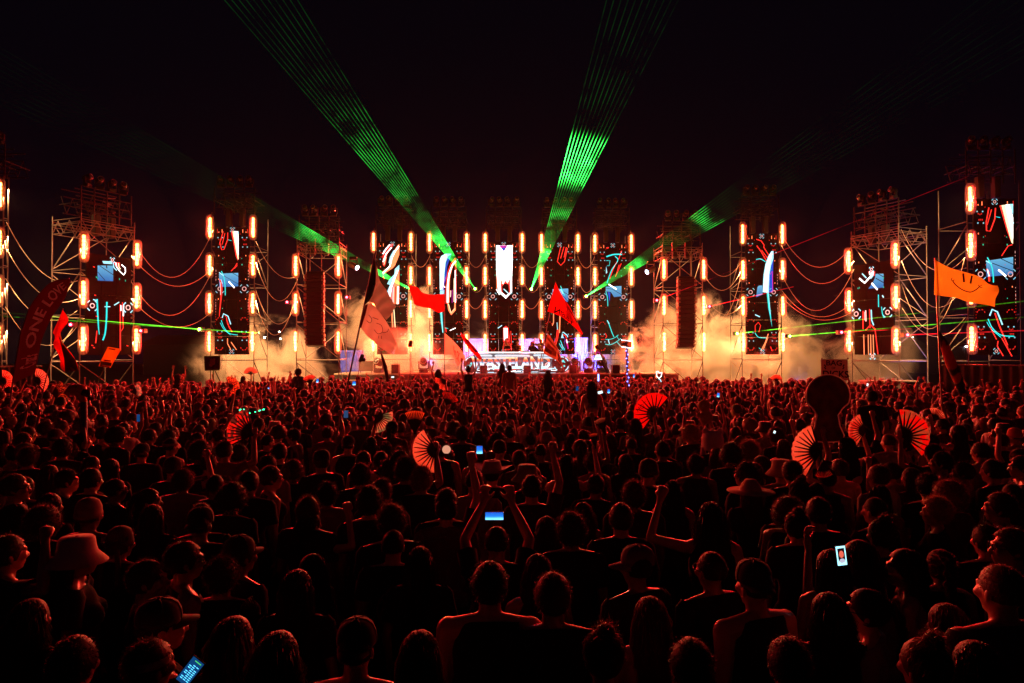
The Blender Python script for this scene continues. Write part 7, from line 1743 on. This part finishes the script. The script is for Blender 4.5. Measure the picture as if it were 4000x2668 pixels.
o, A = pole_thing('plush_pole', 'reddish pole with a dark plush bundle beside the dark board', 'totem', (1397, 1475), (1416, 1368), 24, .013, 'totems on sticks', pmat('red_pole', (.25, .05, .04), .5))
bm = bmesh.new(); Cc = P(1413, 1402, 23.9) - A
for dx, dz, r in ((0, 0, .1), (.02, .1, .07), (-.06, -.06, .06), (.07, -.03, .07)): blob(bm, Cc + Vector((dx, 0, dz)), r)
link('plush', bmesh_to('plush', bm, True), o, pmat('dark_plush', (.05, .02, .02), .9))
o, A = board_px('hand_sign', 'cardboard sign reading BAG OF DICKS with red balls on its corners', 'sign', [(3208,1403),(3311,1403),(3313,1485),(3209,1485)], 14, pmat('cardboard', (.55, .44, .42), .85, nscale=6, noise_amt=.1, trans=.3), .02, ((3260, 1485), (3262, 1560)), None, hold='person holding the cardboard sign')
px_text('BAG', 3258, 1419, 21, 13.97, M_INK, o, A, .02, 1.15); px_text('OF', 3256, 1438, 9, 13.97, M_INK, o, A); px_text('DICKS', 3264, 1463, 27, 13.97, M_INK, o, A, .02)
for x0, s_ in ((3220, 1), (3298, -1)): px_line([(x0, 1424), (x0 + 5 * s_, 1432), (x0 + 1 * s_, 1434), (x0 + 6 * s_, 1442)], 5, 13.96, M_INK, o, A, 'bolt')
for x0, r in ((3211, .014), (3312, .02)):
    bm = bmesh.new(); bmesh.ops.create_icosphere(bm, subdivisions=2, radius=r); b_ = link('ball', bmesh_to('ball', bm, True), o, pmat('red_ball', (.3, .02, .02), .5)); b_.location = P(x0, 1400, 13.98) - A
# plain cutout board on a pole
Yc = 9.3; out = []
for k in range(20):
    a = math.radians(200 - 220 * k / 19); out.append((3235 + 84 * math.cos(a), 1546 - 82 * math.sin(a)))
out += [(3290,1595),(3272,1622),(3280,1665),(3296,1700),(3290,1722),(3230,1726),(3172,1722),(3168,1704),(3184,1668),(3192,1622),(3176,1595)]
o, A = board_px('cutout_board', 'dark round-topped cutout board with a pale edge on a black pole', 'totem', out, Yc, pmat('board_dark', (.11, .05, .03), .35, nscale=7, noise_amt=.5, trans=.45), .02, ((3226, 1724), (3215, 1990)), M_BLACK, hold='person holding the pole of the cutout board', sr=.011)
bm = bmesh.new(); tube(bm, [P(*p, Yc + .01) - A for p in out + [out[0], out[1]]], .014, 7, False); link('pale_edge', bmesh_to('pale_edge', bm, True), o, pmat('board_edge', (.8, .75, .73), .3, 0, .7, trans=.6))
# inflatable bird head on a blue tube
Yb = 10.6; o, A = pole_thing('bird_totem', 'red inflatable bird head with black beak on a blue tube', 'totem', (328, 1700), (327, 1562), Yb, .05, 'totems on sticks', pmat('blue_tube', (.03, .06, .22), .35))
def birdhead(bm):
    b0 = P(300, 1520, Yb) - A
    blob(bm, b0 + Vector((.0, 0, .0)), (.15, .1, .085), sub=3); limb(bm, b0 + Vector((.0, 0, .0)), P(327, 1565, Yb) - A, .085, .055); limb(bm, b0 + Vector((-.08, 0, -.01)), b0 + Vector((-.16, 0, -.06)), .07, .04)
link('head', remesh('bird_head', birdhead, .012, 4, 2500), o, pmat('red_vinyl', (.62, .05, .05), .3, 0, .5))
bm = bmesh.new(); tube(bm, [P(*p, Yb - .02) - A for p in ((326, 1532), (340, 1536), (348, 1552), (345, 1568))], [.06, .055, .035, .008], 9); link('beak', bmesh_to('beak', bm, True), o, pmat('black_vinyl', (.015, .015, .018), .2, 0, .6))
bm = bmesh.new(); blob(bm, P(298, 1511, Yb - .1) - A, (.014, .012, .014)); link('eye', bmesh_to('eye', bm, True), o, M_BLACK)
holder(A, 'person under the red inflatable bird head')
# plain yellow plush bundle on a stick
Yp = 11.5; o, A = pole_thing('yellow_plush', 'plain yellow plush bundle on a stick right of the HOT fan', 'totem', (2772, 1690), (2768, 1640), Yp, .012, 'totems on sticks')
def plush(bm):
    blob(bm, P(2750, 1585, Yp) - A, (.11, .1, .10), sub=3); blob(bm, P(2758, 1628, Yp) - A, (.115, .1, .12), sub=3); blob(bm, P(2730, 1622, Yp - .05) - A, .045)
link('plush', remesh('plush', plush, .012, 4, 2500), o, cloth_mat('yellow_plush', (.42, .24, .04), (.36, .2, .03), .1, 30, .3))
holder(A, 'person holding the yellow plush on a stick')
# glowing orb on the raised hand
o = thing('orb', 'glowing peach orb held up at centre', 'orb', P(1744, 1756, 6.15)); bm = bmesh.new(); bmesh.ops.create_icosphere(bm, subdivisions=3, radius=.038); link('globe', bmesh_to('globe', bm, True), o, emat('orb_glow', (1.0, .42, .26), .75, False)); bm = bmesh.new(); lathe(bm, [(.018, -.05), (.02, -.034), (.012, -.032)], 10); link('neck', bmesh_to('orb_neck', bm), o, M_BLACK)

# ------------------------------------------------------------------ phones
def phone(px, py, w, h, Y, rot, lab, kind='blue', st=1.0):
    p = P(px, py, Y); k = Y / FPX; W, H = w * k, h * k; o = thing('phone', lab, 'phone', p, 0, 'lit phones in the crowd'); o.rotation_euler = (0, math.radians(rot), 0)
    bm = bmesh.new(); box(bm, -W/2 - .004, W/2 + .004, .002, .010, -H/2 - .004, H/2 + .004); bevelled(bm, .003); link('body', bmesh_to('phone_body', bm), o, M_BLACK)
    if kind == 'blue': m = MATS.get('phone_blue') or grad_emit('phone_blue', [(0, (.25, .7, 1)), (.25, (.08, .4, .9)), (.45, (.01, .12, .5)), (1, (.01, .05, .3))], 2.2)
    elif kind == 'white': m = emat('phone_white', (.75, .95, 1.0), 1.5, False)
    elif kind == 'dim': m = emat('phone_dim', (.05, .12, .3), .5, False)
    elif kind == 'selfie': m = emat('phone_ice', (.35, .85, 1.0), 2.0)
    else: m = emat('phone_navy', (.01, .10, .35), .5, False)
    MATS.setdefault('phone_blue', m) if kind == 'blue' else None
    bm = bmesh.new(); box(bm, -W/2, W/2, 0, .0015, -H/2, H/2); s = link('screen', bmesh_to('screen', bm), o, m)
    if kind == 'selfie':
        def q(x, z, rx, rz, mat, nm, y):
            bm = bmesh.new(); bm.faces.new([bm.verts.new((x + rx*math.cos(a*.3927), y, z + rz*math.sin(a*.3927))) for a in range(16)]); link(nm, bmesh_to(nm, bm), s, mat)
        bm = bmesh.new(); ribbon(bm, [(0, -H*.28), (0, H*.40)], W*.76, -.001); link('picture_ground', bmesh_to('pg', bm), s, emat('pic_dark', (.05, .01, .02), .3, False))
        q(0, H*.08, W*.26, H*.19, emat('pic_face', (1, .16, .1), .9, False), 'picture_face', -.002); q(0, -H*.26, W*.33, H*.12, emat('pic_top', (.7, .7, .9), .8, False), 'picture_top', -.003)
    if kind == 'app':
        rg = random.Random(4); bm = bmesh.new()
        for r_ in range(9):
            for c_ in range(3):
                if rg.random() < .85: ribbon(bm, [((-.36 + .27*c_)*W, (-.34 + .075*r_)*H), ((-.36 + .27*c_ + .2)*W, (-.34 + .075*r_)*H)], H*.03, -.001)
        link('text_rows', bmesh_to('text_rows', bm), s, emat('app_cyan', (.1, .6, 1), 2.0, False)); bm = bmesh.new(); ribbon(bm, [(-.2*W, .42*H), (.35*W, .42*H)], H*.035, -.001); link('title_row', bmesh_to('title_row', bm), s, emat('app_green', (.1, .8, .2), .9, False))
phone(1931, 2016, 70, 29, 4.62, 0, 'phone held sideways with a bright blue screen, centre foreground'); phone(3287, 2171, 36, 74, 4.25, -7, 'phone showing a bright selfie at lower right', 'selfie'); phone(742, 2624, 52, 110, 3.0, 38, 'phone with blue rows of text at the bottom left edge', 'app')
phone(1351, 1618, 17, 28, 10.0, 0, 'dim phone held up in two hands left of the green fan', 'dim'); phone(1873, 1757, 23, 30, 8.2, 0, 'phone with dark blue picture right of the glowing orb')
for px, py, w, h, Y, r, lab, kd in ((1240, 1487, 8, 15, 22, 5, 'tiny lit phone right of the caped rider', 'blue'), (1383, 1497, 12, 15, 20, 0, 'small bright phone in the far crowd left of centre', 'blue'), (2344, 1533, 20, 10, 14.5, -12, 'white sideways phone right of the bare-backed rider', 'white'), (2378, 1528, 9, 15, 15, 3, 'small upright phone right of the white phone', 'blue'),
    (2255, 1518, 10, 18, 16, 8, 'small dim phone left of the bare-backed rider', 'navy'), (2806, 1543, 9, 16, 14, 8, 'small upright phone above the fluffy hood', 'blue'), (2476, 1468, 6, 13, 24, 0, 'tiny phone near the blue-lit pole', 'blue'), (540, 1633, 12, 28, 10.5, 0, 'dim phone right of the blue tube pole', 'navy'), (3389, 1503, 7, 10, 20, 10, 'tiny bright phone beneath the wide right scaffold tower', 'white'), (3026, 1688, 8, 10, 9.5, 20, 'tiny bright phone left of the cutout board', 'white'), (1534, 1473, 11, 6, 23, 0, 'tiny white phone beside the closed umbrella', 'white'), (1049, 1516, 7, 5, 20, 20, 'tiny blue phone left of the caped rider', 'blue')):
    phone(px, py, w, h, Y, r, lab, kd)
# green lights round a hat brim
b_ = put(985, 1622, 'person in a hat ringed with green lights', hair='short', hat='cowboy')
for k in range(14):
    a = 2 * math.pi * k / 14; bm = bmesh.new(); bmesh.ops.create_icosphere(bm, subdivisions=1, radius=.011); q = link('light_bead', bmesh_to('bead', bm), b_, emat('bead_green', (.02, 1, .35), 7, False)); q.location = (.225 * math.cos(a), .255 * math.sin(a) - .012, 1.70 + .055 * math.cos(a) ** 2)
# emblem printed on the buzz-cut man's tee
for ob in list(COL.objects):
    if ob.get('label', '').startswith('man with a buzz cut and black tee'):
        bm = bmesh.new(); rr = .105; 
        ribbon(bm, [(rr*math.cos(a*.2618)*.8, 1.22 + rr*math.sin(a*.2618)*1.15) for a in range(25)], .012, -.172)
        for x in (-.012, .018): ribbon(bm, [(x, 1.12), (x, 1.32)], .012, -.172)
        ribbon(bm, [(-.012, 1.22), (.018, 1.22)], .012, -.174); ribbon(bm, [(-.066, 1.28), (-.05, 1.30), (-.036, 1.28), (-.036, 1.25), (-.062, 1.18), (-.062, 1.14), (-.036, 1.13)], .012, -.172); ribbon(bm, [(.042, 1.13), (.042, 1.31), (.06, 1.30), (.07, 1.25), (.07, 1.19), (.06, 1.14), (.042, 1.13)], .012, -.172)
        link('shirt_emblem', bmesh_to('emblem', bm), ob, pmat('emblem_print', (.3, .12, .13), .8))
